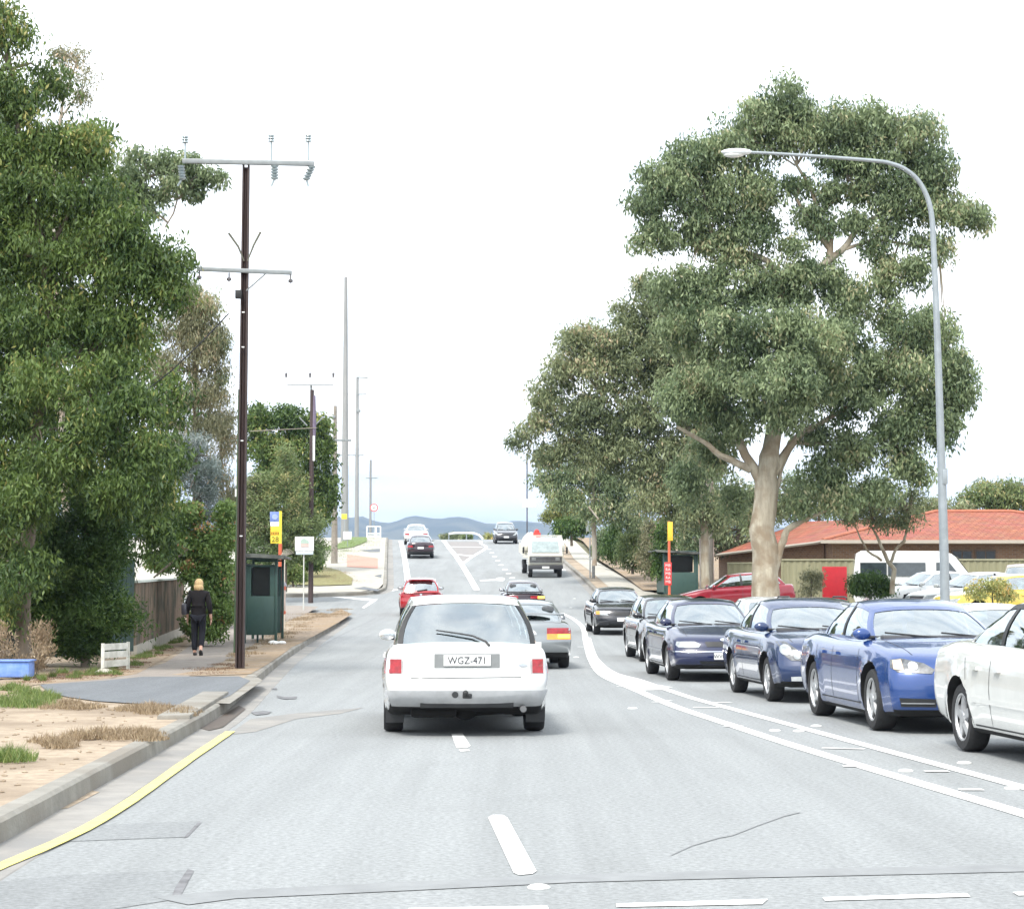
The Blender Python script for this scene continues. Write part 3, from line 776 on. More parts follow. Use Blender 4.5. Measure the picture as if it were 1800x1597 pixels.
BASE = dict(L=4.8, W=1.82, H=1.44, wb=2.78, fo=.9, R=.32, xA=.90, xAt=.12, xD=-1.72, xDt=-1.08, wbelt=.76, wr=.585, zbf=.96, zbr=.99,
            top=[(-2.5, .99), (-1.7, 1.03), (-.5, .99), (.9, .98), (1.2, .97), (1.9, .86), (2.3, .74)])
def cols(xA, xAt, xD, xDt, b=(-.42, -.42), rq=.16):
    return ([(xA, xAt), (xA - .07, xAt - .05), (b[0] + .05, b[1] + .04), (b[0] - .05, b[1] - .04), (xD + rq + .05, xDt + rq - .02), (xD, xDt)], 'PGBGP')
def make_car(name, label, cat, sp, pm, group=None, details=None, interior=True, glass=None, rimm=None, front=True, rear=True, plate=None):
    sp = {**BASE, **sp}
    if 'cols' not in sp: sp['cols'] = cols(sp['xA'], sp['xAt'], sp['xD'], sp['xDt'], sp.get('B', (-.42, -.42)))
    root = empty(name); tag(root, label, cat, group)
    bm, xf, xr = tub(sp)
    bvh = BVHTree.FromBMesh(bm)
    body = cut_arches(bm, sp); bm.free()
    G_, S, zB, zT = greenhouse(sp)
    for key, mi in (('body', 0), ('black', 2)):
        if key in G_:
            vs = [body.verts.new(v) for v in G_[key][0]]
            for f in G_[key][1]:
                nf = body.faces.new([vs[i] for i in f]); nf.material_index = mi
    bmesh.ops.remove_doubles(body, verts=[v for v in body.verts], dist=2e-4)
    me = bpy.data.meshes.new('body'); body.to_mesh(me); body.free()
    for m in (pm, WELL, BLACK): me.materials.append(m)
    fin(me, 38); bo = bpy.data.objects.new('body', me); COL.objects.link(bo); bo.parent = root
    for k, (v, f) in G_.items():
        if k in ('body', 'black'): continue
        nm = k if isinstance(k, str) else k[0]
        mb = MB(); mb.add(v, f); gm = glass or GLASS
        if nm == 'side_window' and sp.get('dark_side'): gm = GLASSD
        mb.build(nm, gm, root, smooth=80, clean=True)
    # interior
    zc_ = (sp['zbf'] + sp['zbr']) / 2
    mb = MB(); mb.box(((sp['xA'] + sp['xD']) / 2, 0, zc_ - .02), (sp['xA'] - sp['xD'] - .25, sp['wbelt'] * 1.75, .09))
    mb.box((sp['xA'] - .12, 0, sp['zbf'] + .01), (.34, sp['wbelt'] * 1.6, .08), bev=.03)
    mb.build('interior', TRIM, root)
    if interior:
        for x, ys in ((.0, (-.37, .37)), (-.95, (-.40, .40)) if sp['xD'] < -1.2 else (-.8, (-.38, .38))):
            for y in ys:
                mb = MB(); mb.box((x - .1, y, zc_ + .06), (.13, .46, .24), Matrix.Rotation(-.2, 3, 'Y'), bev=.05)
                mb.box((x - .15, y, zc_ + .25), (.09, .25, .15), Matrix.Rotation(-.15, 3, 'Y'), bev=.04)
                mb.build('seat', SEAT, root)
    for ax in (sp['wb'] / 2, -sp['wb'] / 2):
        for s in (-1, 1): wheel(root, sp, ax, s, rimm)
    def dec(nm, m, pts, axis, sg, off=.004, skirt=0, cell=.06, label=None, par=None):
        V, Fc = poly_proj(bvh, pts, axis, sg, off, cell, skirt)
        mb = MB(); mb.add(V, Fc); o = mb.build(nm, m, par or root, smooth=40)
        if label: o['label'] = label
        return o
    def mir(p): return [(-a, b) for a, b in p][::-1]
    W2 = sp['W'] / 2
    # side lines: doors, handles, sill, rubbing strip
    xB = sp['cols'][0][2][0] if len(sp['cols'][0]) > 4 else -.4
    for s in (-1, 1):
        mb = MB()
        xs = [(sp['xA'] + .02, sp['xA'] - .02), (xB - .05, xB - .05)] + ([(sp['wb'] * -.5 + .16, sp['wb'] * -.5 + .42)] if sp.get('doors', 4) == 4 else [])
        for a, b in xs:
            for z0, z1, x0, x1 in ((sp.get('zs', .2) + .08, zc_ - .04, b, a),):
                V, Fc = poly_proj(bvh, [(x0 - .006, z0), (x0 + .006, z0), (x1 + .006, z1), (x1 - .006, z1)], 'y', s, .002, .09); mb.add(V, Fc)
        V, Fc = poly_proj(bvh, [(-sp['wb'] / 2 + .46, .275), (sp['wb'] / 2 - .46, .275), (sp['wb'] / 2 - .46, .29), (-sp['wb'] / 2 + .46, .29)], 'y', s, .002, .2); mb.add(V, Fc)
        mb.build('door_gap', BLACK, root)
        if sp.get('strip', True): dec('rubbing_strip', sp.get('stripm', pm), [(-sp['wb'] / 2 + .44, .50), (sp['wb'] / 2 - .44, .50), (sp['wb'] / 2 - .44, .545), (-sp['wb'] / 2 + .44, .545)], 'y', s, .012, .012, .2)
        for hx in ([xB + .14] + ([-sp['wb'] / 2 + .5] if sp.get('doors', 4) == 4 else [])):
            dec('door_handle', sp.get('handm', pm), [(hx - .02, .80), (hx + .13, .80), (hx + .13, .835), (hx - .02, .835)], 'y', s, .03, .03, .08)
    # mirrors
    for s in (-1, 1):
        mb = MB(); xm = sp['xA'] - .12; e = S(xm, xm - .1, .12)
        mb.cur = 0; mb.blob((xm + .03, s * (e.y + .13), zc_ + .05), (.065, .110, .070), 16, 10)
        mb.cur = 1; mb.box((xm + .02, s * (e.y + .03), zc_ + .01), (.06, .12, .04), bev=.015)
        mb.cur = 2; mb.blob((xm - .032, s * (e.y + .13), zc_ + .05), (.006, .092, .056), 16, 8)
        mb.build('wing_mirror', [sp.get('mirm', pm), BLACK, CHROME], root, smooth=60)
    api = dict(dec=dec, mir=mir, root=root, sp=sp, xf=xf, xr=xr, S=S, zc=zc_, bvh=bvh, pm=pm, zB=zB, zT=zT)
    if details: details(api)
    return root
def wipers_front(a, flip=1):
    sp = a['sp']; mb = MB()
    for y0, y1 in ((.62, .05), (-.02, -.58)):
        pts = []
        for k in range(5):
            s = (y0 + (y1 - y0) * k / 4) * flip
            A = a['S'](sp['xA'], sp['xAt'], .12 + .035 * k)
            x = A.x + sp.get('bw', .2) * (1 - abs(s / .7) ** 2.2) - .0; pts.append((x + .02, s, A.z + .028 - .0))
        mb.tube(pts, .011, 5)
    mb.build('wiper', BLACK, a['root'])
def plate(a, z, y=0, w=.37, h=.105, txt='', rear=False, m=None, dy=0):
    sg = -1 if rear else 1
    o = a['dec']('number_plate', m or PLATE, [(y - w / 2, z - h / 2), (y + w / 2, z - h / 2), (y + w / 2, z + h / 2), (y - w / 2, z + h / 2)], 'x', sg, .018, .018, .2)
    if txt:
        x = (max if sg > 0 else min)(v.co.x for v in o.data.vertices) + sg * .003
        text_mesh(txt, h * .95, 'plate_letters', PLTXT, o, (x, y, z - .002), (math.pi / 2, 0, math.pi / 2 * sg), sx=.9, ext=.001)
    return o
def front_basic(a, lamp, grille, intake, plate_z=.42, txt='', fog=None, grm=None, lampm=None, badge=None, hood=True, plate_y=0):
    d, mir = a['dec'], a['mir']
    for p in (lamp, mir(lamp)): d('headlight', lampm or LAMP, p, 'x', 1, .008, .03)
    if grille:
        g = d('grille', BLACK, grille, 'x', 1, .006, .0)
        y0 = min(p[0] for p in grille); y1 = max(p[0] for p in grille); z1 = max(p[1] for p in grille)
    if intake: d('lower_intake', BLACK, intake, 'x', 1, .005, 0)
    if fog:
        for p in (fog, mir(fog)): d('fog_lamp', CLRL, p, 'x', 1, .008, .01)
    plate(a, plate_z, y=plate_y, txt=txt)
    wipers_front(a)
    # bonnet shut lines
    if hood:
        xf = a['xf']
        for s in (-1, 1):
            mb = MB(); V, Fc = poly_proj(a['bvh'], [(a['sp']['xA'] + .1, s * .70), (xf - .32, s * .60), (xf - .32, s * .61), (a['sp']['xA'] + .1, s * .71)], 'z', 1, .002, .12); mb.add(V, Fc); mb.build('bonnet_gap', BLACK, a['root'])
def rear_basic(a, lamp, plate_z=.75, txt='', amber=None, amb_m=None, plm=None, boot=None):
    d, mir = a['dec'], a['mir']
    for p in (lamp, mir(lamp)): d('tail_light', REDL, p, 'x', -1, .008, .03)
    if amber:
        d('indicator', AMBL, mir(amber), 'x', -1, .012, .03); d('indicator', amb_m or AMBL, amber, 'x', -1, .012, .03, label='lit amber indicator' if amb_m else None)
    plate(a, plate_z, txt=txt, rear=True, m=plm)
def rear_hose(a, bz=.31, w=.62):
    pass

# --- paints
P_WHITE = paint('white', (.60, .61, .60)); P_NAVY = paint('navy', (.004, .010, .055), .0, .25); P_BLUE = paint('blue', (.014, .052, .20), .2, .25)
P_STEEL = paint('slate_blue', (.008, .026, .090), .05, .25); P_RED = paint('red', (.36, .012, .018)); P_DKGRN = paint('deep_green', (.02, .035, .035), .2)
P_SILVER = paint('silver', (.25, .27, .28), .45, .3); P_BLACK = paint('black', (.012, .013, .018), .1); P_PEARL = paint('pearl', (.60, .605, .575), .0)
P_CHAR = paint('charcoal', (.06, .065, .075), .3); P_YEL = paint('yellow', (.55, .42, .06)); P_BEIGE = paint('beige', (.38, .36, .30), .3); P_MAROON = paint('crimson', (.22, .008, .02), .1)
P_BURG = paint('burgundy', (.022, .008, .014), .1); P_OLD = paint('truck_cream', (.66, .64, .56))
UP = (-.055, 1.0)       # heading of traffic going up the road
def up(o, x, y, dx=-.055, zf=None): orient(o, x, y, dx, 1.0, zf=zf)
def down(o, x, y, dx=.075, zf=None): orient(o, x, y, dx, -1.0, zf=zf)

# --- white station wagon ahead
def d_wagon(a):
    d, mir, root = a['dec'], a['mir'], a['root']
    L1 = [(.70, .675), (.875, .675), (.875, .825), (.70, .825)]; L2 = [(.70, .83), (.87, .83), (.865, .90), (.70, .90)]
    for p in (L1, mir(L1)): d('tail_light', REDL, p, 'x', -1, .008, .03)
    for p in (L2, mir(L2)): d('reversing_light', CLRL, p, 'x', -1, .008, .03)
    d('plate_recess_shade', mat('recess_shade_grey', (.20, .21, .21), .6), [(-.35, .735), (.35, .735), (.35, .885), (-.35, .885)], 'x', -1, .003, 0)  # flat grey patch, the shade of the plate recess put into its colour
    plate(a, .815, w=.50, h=.115, txt='WGZ-471', rear=True)
    d('badge', CHROME, [(-.60 + .045 * math.cos(t), .765 + .016 * math.sin(t)) for t in [k * math.pi / 6 for k in range(12)]], 'x', -1, .01, .01)
    d('tailgate_gap', BLACK, [(-.58, .632), (.60, .626), (.60, .633), (-.58, .639)], 'x', -1, .004, 0, .2)
    for s in (-1, 1): d('tailgate_gap', mat('gap_grey', (.2, .2, .2), .6), [(s * .685 - .003, .64), (s * .685 + .003, .64), (s * .69 + .003, .95), (s * .69 - .003, .95)], 'x', -1, .003, 0, .2)
    d('bumper_strip_or_shade', mat('bumper_grey_and_shade', (.42, .43, .44), .5), [(-.80, .33), (.80, .33), (.86, .50), (-.86, .50)], 'x', -1, .014, .02)  # grey band paints the shade on the white bumper's downward-facing lower part
    mb = MB(); mb.box((a['xr'] + .06, 0, .44), (.16, .10, .05), bev=.01); mb.blob((a['xr'] - .06, .02, .475), (.03, .03, .03), 12, 8); mb.tube([(a['xr'] - .05, .13, .455), (a['xr'] + .08, .13, .455)], .035, 10)
    mb.box((a['xr'] + .15, 0, .34), (.1, 1.0, .06), bev=.01)
    mb.build('tow_bar', BLACK, root)
    mb = MB(); mb.tube([(a['xr'] + .02, -.60, .30), (a['xr'] + .5, -.60, .30)], [.035, .03], 12); mb.build('exhaust_pipe', mat('steel_dull', (.2, .2, .2), .4, metal=.8), root)
    mb = MB(); mb.tube([(a['xr'] + .6, .75, .28), (a['xr'] + .6, 0, .24), (a['xr'] + .6, -.75, .28)], .05, 8); mb.blob((a['xr'] + .6, 0, .25), (.13, .13, .10)); mb.box((a['xr'] + .75, .35, .25), (.7, .5, .12), bev=.04); mb.build('rear_axle', WELL, root)
    # rear wiper
    e = a['S'](a['sp']['xD'], a['sp']['xDt'], .16); mb = MB()
    def rw(y, t):
        e = a['S'](a['sp']['xD'], a['sp']['xDt'], t); f = abs(y / e.y); c = a['sp'].get('bd', .12) * (1 - t) + a['sp'].get('bdt', .07) * t
        return (e.x - c * (1 - f ** 2.2) - .028, y, e.z + .05 * t * (1 - f ** 3) + .015 * (1 - f * f))
    mb.tube([rw(-.24, .02), rw(-.20, .10), rw(-.06, .21), rw(.10, .26), rw(.33, .33)], [.014, .012, .01, .009, .007], 6); mb.build('rear_wiper', BLACK, root)
    mb = MB(); mb.box((a['sp']['xDt'] - .05, 0, a['sp']['H'] - .035), (.06, .10, .02), bev=.006); mb.build('washer_jet', P_WHITE, root)
    # mud flaps
    for s in (-1, 1):
        mb = MB(); mb.box((-a['sp']['wb'] / 2 - .42, s * .77, .22), (.015, .2, .2)); mb.build('mud_flap', BLACK, root)
wg = dict(L=4.99, W=1.80, H=1.52, rcrown=.03, wb=2.92, fo=.92, R=.325, xA=.95, xAt=.15, xD=-2.42, xDt=-2.04, wbelt=.80, wr=.60, zbf=.95, zbr=1.0, rblack=True, bframe=False,
          cols=([(.95, .15), (.87, .09), (-.22, -.20), (-.32, -.28), (-1.28, -1.20), (-1.38, -1.28), (-2.28, -1.98), (-2.42, -2.04)], 'PGBGBGP'), rt=(.075, .93), bd=.1, bdt=.06,
          top=[(-2.7, 1.0), (-2.3, 1.02), (-.5, .99), (.9, .98), (1.3, .97), (2.0, .88), (2.4, .78)], pr=.03, tw=.215, win=.115, rk=.12,
          nr=[(0, .16), (.1, .05), (.22, .0), (.42, .0), (.50, .03), (.56, .055), (.8, .06), (1, .08)], stripm=mat('strip_grey', (.3, .3, .3), .5), spokes=0, rimk=.6)
car = make_car('station_wagon', 'white station wagon with tow bar and rear wiper, directly ahead, seen from behind', 'car', wg, P_WHITE, details=d_wagon, glass=glass_mat('wagon_glass', (.70, .82, .80), .27))
up(car, -.62, 24.55)

# --- queue facing the camera on the right
LAMPD = mat('headlamp_housing', (.035, .04, .045), .35, c2=(.16, .17, .18), scale=18, coat=.25)
def d_ve(a):
    front_basic(a, [(.455, .655), (.80, .67), (.86, .72), (.84, .80), (.74, .815), (.52, .765), (.42, .70)],
                [(-.30, .60), (.30, .60), (.34, .68), (.28, .70), (-.28, .70), (-.34, .68)], [(-.28, .27), (.28, .27), (.36, .38), (.30, .44), (-.30, .44), (-.36, .38)],
                plate_z=.53, txt='', fog=None, lampm=LAMPD)
    d, mir = a['dec'], a['mir']
    F1 = [(.42, .30), (.78, .30), (.80, .395), (.42, .385)]
    for p in (F1, mir(F1)): d('brake_duct', BLACK, p, 'x', 1, .006, 0)
    F2 = [(.44, .335), (.78, .335), (.78, .345), (.44, .345)]
    for p in (F2, mir(F2)): d('duct_blade', CHROME, p, 'x', 1, .014, .01)
    L = [(.74, .685), (.835, .70), (.825, .79), (.745, .80)]
    for p in (L, mir(L)): d('indicator', mat('amber_clear', (.70, .52, .36), .2, coat=1), p, 'x', 1, .014, .01)
    L = [(.64 + .05 * math.cos(t), .735 + .045 * math.sin(t)) for t in [k * math.pi / 8 for k in range(16)]]
    for p in (L, mir(L)): d('projector_lens', CHROME, p, 'x', 1, .014, .01)
    for s in (-1, 1):
        mb = MB(); V, Fc = poly_proj(a['bvh'], [(1.02, .60), (1.12, .60), (1.12, .63), (1.02, .63)], 'y', s, .006, .05); mb.add(V, Fc); mb.build('side_repeater', CHROME, a['root'])
ve = dict(L=4.89, W=1.90, H=1.475, wb=2.915, fo=.87, R=.345, xA=.86, xAt=.10, xD=-1.72, xDt=-1.18, wbelt=.80, wr=.60, zbf=1.0, zbr=1.03, rimk=.70, spokes=5, tw=.235, spw=.07, zs=.15,
          top=[(-2.6, 1.02), (-1.8, 1.07), (-.5, 1.03), (.9, 1.03), (1.15, 1.02), (1.8, .93), (2.2, .82)], strip=False, arch=.09, bframe=False,
          nf=[(0, .08), (.12, .02), (.3, .0), (.52, .0), (.7, .03), (.85, .07), (1, .16)])
car = make_car('sedan', 'bright blue sedan with alloy wheels, behind the pearl white sedan in the queue', 'car', ve, P_BLUE, group='cars queuing towards the camera', details=d_ve)
down(car, 4.86, 24.7)
def d_nissan(a):
    front_basic(a, [(.46, .60), (.66, .60), (.78, .70), (.80, .86), (.70, .86), (.58, .76)], [(-.30, .62), (.30, .62), (.36, .74), (-.36, .74)], [(-.40, .24), (.40, .24), (.42, .36), (-.42, .36)], plate_z=.50, fog=[(.50, .32), (.66, .32), (.67, .38), (.52, .385)], lampm=LAMPD)
    for cy, cz, r_ in ((.72, .745, .075), (.58, .66, .045)):
        L = [(cy + r_ * math.cos(t), cz + r_ * math.sin(t)) for t in [k * math.pi / 9 for k in range(18)]]
        for p in (L, a['mir'](L)): a['dec']('lamp_lens', LAMP, p, 'x', 1, .014, .01)
    a['dec']('grille_trim', CHROME, [(-.37, .60), (.37, .60), (.38, .625), (-.38, .625)], 'x', 1, .014, .01)
ns = dict(L=4.72, W=1.79, H=1.48, wb=2.70, fo=.90, R=.32, xA=.92, xAt=.14, xD=-1.62, xDt=-1.05, wbelt=.77, wr=.58, zbf=.99, zbr=1.02, spokes=7, spw=.05,
          top=[(-2.5, 1.0), (-1.7, 1.05), (-.5, 1.02), (.9, 1.01), (1.2, 1.0), (1.8, .92), (2.2, .78)], arch=.10, strip=True)
car = make_car('sedan', 'dark slate blue sedan with teardrop headlights, between the bright blue and navy sedans', 'car', ns, P_STEEL, group='cars queuing towards the camera', details=d_nissan)
down(car, 4.42, 31.0)
def d_vt(a):
    front_basic(a, [(.40, .655), (.44, .60), (.78, .60), (.82, .64), (.80, .70), (.50, .70)], [(-.30, .61), (.30, .61), (.33, .70), (-.33, .70)], [(-.36, .28), (.36, .28), (.44, .37), (-.44, .37)], plate_z=.45, txt='WVN-186')
    a['dec']('bumper_strip_or_shade', CHROME, [(-.86, .52), (.86, .52), (.86, .535), (-.86, .535)], 'x', 1, .012, .01)
    a['dec']('badge', CHROME, [(.06 * math.cos(t), .73 + .025 * math.sin(t)) for t in [k * math.pi / 6 for k in range(12)]], 'x', 1, .012, .01)
    for s in (-1, 1): a['dec']('side_trim', CHROME, [(-.95, .515), (.95, .515), (.95, .525), (-.95, .525)], 'y', s, .018, .01, .2)
vt = dict(L=4.88, W=1.84, H=1.45, wb=2.79, fo=.93, R=.32, xA=.95, xAt=.15, xD=-1.75, xDt=-1.12, wbelt=.77, wr=.585, zbf=.95, zbr=.99, spokes=0,
          top=[(-2.6, .98), (-1.8, 1.03), (-.5, .99), (.9, .98), (1.25, .97), (1.9, .84), (2.3, .73)], rimk=.62)
car = make_car('sedan', 'glossy navy sedan with oval headlights and white number plate in the queue', 'car', vt, P_NAVY, group='cars queuing towards the camera', details=d_vt)
down(car, 3.56, 38.1, .06)
def d_plain(a):
    front_basic(a, [(.42, .60), (.78, .61), (.80, .73), (.48, .71)], [(-.36, .60), (.36, .60), (.38, .70), (-.38, .70)], [(-.5, .27), (.5, .27), (.5, .37), (-.5, .37)], plate_z=.47)
wn_ = dict(L=4.7, W=1.74, H=1.47, wb=2.68, fo=.92, R=.31, xA=.92, xAt=.18, xD=-2.05, xDt=-1.80, wbelt=.74, wr=.57, zbf=.95, zbr=.97, spokes=6,
           top=[(-2.6, .96), (-1.8, .99), (-.5, .98), (.9, .97), (1.2, .96), (1.9, .84), (2.3, .74)], handm=CHROME,
           cols=([(.92, .18), (.85, .12), (-.27, -.25), (-.36, -.33), (-1.22, -1.15), (-1.3, -1.22), (-1.95, -1.72), (-2.05, -1.80)], 'PGBGBGP'))
car = make_car('station_wagon', 'black wagon half hidden behind the navy sedan in the queue', 'car', wn_, P_BLACK, group='cars queuing towards the camera', details=d_plain)
down(car, 3.60, 47.2, .05)
def d_mon(a):
    front_basic(a, [(.44, .60), (.80, .62), (.80, .74), (.56, .74)], [(-.26, .60), (.26, .60), (.30, .70), (-.30, .70)], [(-.4, .27), (.4, .27), (.45, .37), (-.45, .37)], plate_z=.48, plate_y=0)
    L = [(.70, .625), (.80, .63), (.80, .73), (.70, .73)]
    for p in (L, a['mir'](L)): a['dec']('indicator', AMBL, p, 'x', 1, .014, .01)
mo = dict(L=4.6, W=1.76, H=1.43, wb=2.7, fo=.88, R=.31, spokes=0, xA=.9, xAt=.15, xD=-1.65, xDt=-1.05, wbelt=.74, wr=.57)
car = make_car('sedan', 'small black car at the far end of the queue, next to the bare kerb', 'car', mo, P_BLACK, group='cars queuing towards the camera', details=d_mon)
down(car, 3.28, 64.6, .045)
# white sedan at right edge
def d_max(a):
    front_basic(a, [(.46, .62), (.80, .64), (.82, .78), (.56, .76)], [(-.3, .6), (.3, .6), (.32, .72), (-.32, .72)], [(-.5, .26), (.5, .26), (.5, .36), (-.5, .36)], plate_z=.48)
    for s in (1, -1):
        mb = MB(); e = a['S'](a['sp']['xA'] - .12, a['sp']['xA'] - .22, .12); mb.box((a['sp']['xA'] - .03, s * (e.y + .26), a['zc'] + .05), (.04, .05, .05), bev=.012); mb.build('indicator', mat('amber_pale', (.80, .66, .16), .3), a['root'])
mxs_ = dict(L=4.86, W=1.82, H=1.48, wb=2.76, fo=.95, R=.33, xA=.98, xAt=.18, xD=-1.70, xDt=-.98, wbelt=.78, wr=.575, zbf=1.0, zbr=1.05, spokes=5, rimk=.70, spw=.09,
            top=[(-2.5, 1.03), (-1.75, 1.10), (-.5, 1.06), (.9, 1.03), (1.2, 1.02), (1.8, .92), (2.3, .78)], arch=.14, bframe=True)
car = make_car('sedan', 'pearl white sedan cut off by the right edge, nearest car of the queue', 'car', mxs_, P_PEARL, group='cars queuing towards the camera', details=d_max)
down(car, 5.36, 18.75, .085)
# second file of cars seen over the roofs
sec_ = [('sedan', 'white car whose roof shows behind the navy and slate blue sedans', P_WHITE, 5.75, 45.5, dict(H=1.44)),
        ('hatchback', 'grey car with roof rails behind the slate blue sedan', P_CHAR, 5.55, 37.2, dict(H=1.47)),
        ('sedan', 'white car just visible between the blue sedan and the pearl white sedan', P_WHITE, 7.15, 30.6, dict(H=1.40))]
for nm, lb, pmm, x, y, ov in sec_:
    car = make_car(nm, lb, 'car', {**vt, **ov}, pmm, group='cars behind the queue', details=d_plain)
    down(car, x, y, .08)
    if 'rails' in lb:
        for s in (-1, 1):
            mb = MB(); mb.tube([(.0, s * .52, 1.44), (-.1, s * .52, 1.475), (-1.0, s * .52, 1.475), (-1.1, s * .52, 1.44)], .016, 8); mb.build('roof_rail', BLACK, car)

# --- cars going up the hill
def d_silver(a):
    d, mir = a['dec'], a['mir']
    L1 = [(.30, .715), (.84, .715), (.84, .83), (.30, .83)]; L2 = [(.30, .60), (.84, .60), (.84, .715), (.30, .715)]
    for p in (L1, mir(L1)): d('tail_light', REDL, p, 'x', -1, .008, .03)
    for p in (L2, mir(L2)): d('tail_light', AMBL, p, 'x', -1, .008, .03)
    L3 = [(-.76, .63), (-.52, .63), (-.52, .70), (-.76, .70)]
    d('indicator', AMBLIT, L3, 'x', -1, .014, .02, label='lit amber indicator')
    plate(a, .5, txt='', rear=True)
    xr = a['xr']; mb = MB(); mb.tube([(xr + .35, .68, 1.0), (xr + .33, .66, 1.10), (xr + .30, 0, 1.12), (xr + .33, -.66, 1.10), (xr + .35, -.68, 1.0)], .022, 8)
    for k in range(20): pass
    mb.box((xr + .31, 0, 1.105), (.16, 1.34, .025), bev=.01); mb.build('spoiler', P_SILVER, a['root'])
    mb = MB(); mb.box((a['sp']['xD'] + .12, -.0, 1.11), (.12, .9, .02), bev=.008); mb.build('brake_louvre', BLACK, a['root'])
lan = dict(L=4.4, W=1.69, H=1.39, wb=2.5, fo=.86, R=.29, xA=.78, xAt=.05, xD=-1.55, xDt=-.85, wbelt=.71, wr=.54, zbf=.92, zbr=.95, spokes=0,
           top=[(-2.4, .95), (-1.6, .99), (-.5, .95), (.8, .94), (1.1, .93), (1.7, .80), (2.1, .70)], stripm=BLACK)
car = make_car('sedan', 'silver sedan with raised boot spoiler and lit orange indicator, beside the white wagon', 'car', lan, P_SILVER, group='cars driving up the hill', details=d_silver)
up(car, .28, 43.6)
def d_crx(a):
    d, mir = a['dec'], a['mir']
    L1 = [(.24, .70), (.80, .70), (.80, .80), (.24, .80)]
    for p in (L1, mir(L1)): d('tail_light', REDL, p, 'x', -1, .008, .03)
    d('indicator', AMBLIT, [(-.78, .70), (-.52, .70), (-.52, .79), (-.78, .79)], 'x', -1, .014, .02, label='lit amber indicator')
    d('indicator', AMBL, [(.62, .70), (.78, .70), (.78, .79), (.62, .79)], 'x', -1, .014, .02)
    plate(a, .60, rear=True, txt='', w=.5, h=.12)
    mb = MB(); mb.box((a['xr'] + .16, 0, .955), (.22, 1.44, .035), bev=.012); mb.box((a['xr'] + .16, .66, .915), (.14, .03, .08)); mb.box((a['xr'] + .16, -.66, .915), (.14, .03, .08)); mb.build('spoiler', BLACK, a['root'])
crx = dict(L=4.0, W=1.70, H=1.36, wb=2.4, fo=.8, R=.29, xA=.70, xAt=.0, xD=-1.60, xDt=-.82, wbelt=.71, wr=.53, zbf=.88, zbr=.92, spokes=6, doors=2,
           top=[(-2.2, .90), (-1.5, .93), (-.5, .91), (.8, .90), (1.1, .88), (1.7, .76), (2.1, .68)], pr=.03)
car = make_car('hatchback', 'dark burgundy hatchback with black rear spoiler and lit indicator, behind the truck', 'car', crx, P_BURG, group='cars driving up the hill', details=d_crx)
up(car, .38, 81.5, -.05)
def d_redh(a):
    d = a['dec']
    L1 = [(.60, .76), (.80, .76), (.80, .92), (.66, .96)]
    rear_basic(a, L1, .68, '')
    e = a['sp']; mb = MB(); mb.box((e['xDt'] - .10, 0, e['H'] - .05), (.24, .98, .035), bev=.012); mb.build('spoiler', P_RED, a['root'])
    mb = MB(); mb.tube([(a['xr'] - .01, .15, 1.0), (a['xr'] + .02, -.25, 1.06)], .02, 6); mb.build('rear_wiper', BLACK, a['root'])
    d('badge', CHROME, [(.05 * math.cos(t), .86 + .03 * math.sin(t)) for t in [k * math.pi / 5 for k in range(10)]], 'x', -1, .01, .01)
hat = dict(L=3.95, W=1.70, H=1.48, wb=2.5, fo=.8, R=.30, xA=.85, xAt=.1, xD=-1.82, xDt=-1.58,
           nr=[(0, .12), (.15, .03), (.3, .0), (.5, .0), (.58, .03), (1, .05)], wbelt=.735, wr=.57, zbf=.95, zbr=.98, spokes=6, rimk=.68, bd=.1, bdt=.05, rblack=False,
           top=[(-2.2, .96), (-1.5, 1.0), (-.5, .98), (.9, .97), (1.2, .96), (1.7, .86), (2.1, .76)], rt=(.14, .88), B=(-.35, -.35), mirm=BLACK)
car = make_car('hatchback', 'bright red hatchback with roof spoiler, left of the white wagon and farther up the road', 'car', hat, P_RED, group='cars driving up the hill', details=d_redh)
up(car, -3.62, 81.4, -.05)
def d_rear(a):
    rear_basic(a, [(.48, .70), (.80, .70), (.80, .82), (.50, .82)], .66, '')
    a['dec']('bumper_strip_or_shade', BLACK, [(-.8, .34), (.8, .34), (.84, .44), (-.84, .44)], 'x', -1, .01, .01)
car = make_car('sedan', 'dark maroon-black sedan seen from behind, next below the white sedan near the crest', 'car', dict(L=4.5, W=1.70, H=1.42, wbelt=.72, wr=.55, spokes=6, fo=.85, xD=-1.65), P_BURG, group='cars driving up the hill', details=d_rear, glass=GLASS)
up(car, -5.75, 128.5)
car = make_car('sedan', 'white sedan seen from behind, about to go over the crest of the road', 'car', dict(L=4.7, W=1.78, H=1.44, wbelt=.74, wr=.57, spokes=6), P_WHITE, group='cars driving up the hill', details=d_rear)
up(car, -6.98, 149)
def d_sml(a):
    front_basic(a, [(.46, .62), (.60, .60), (.80, .74), (.82, .86), (.72, .84)], [(-.3, .62), (.3, .62), (.36, .70), (-.36, .70)], [(-.5, .26), (.5, .26), (.5, .38), (-.5, .38)], plate_z=.50)
    a['dec']('bumper_strip_or_shade', P_WHITE, [(-.6, .19), (.6, .19), (.6, .25), (-.6, .25)], 'x', 1, .02, .02)
car = make_car('hatchback', 'little black hatchback coming over the crest towards the camera', 'car', {**hat, 'H': 1.52, 'mirm': P_BLACK, 'W': 1.74}, P_BLACK, group='cars coming down the hill', details=d_sml)
down(car, -.50, 150.5, .045)

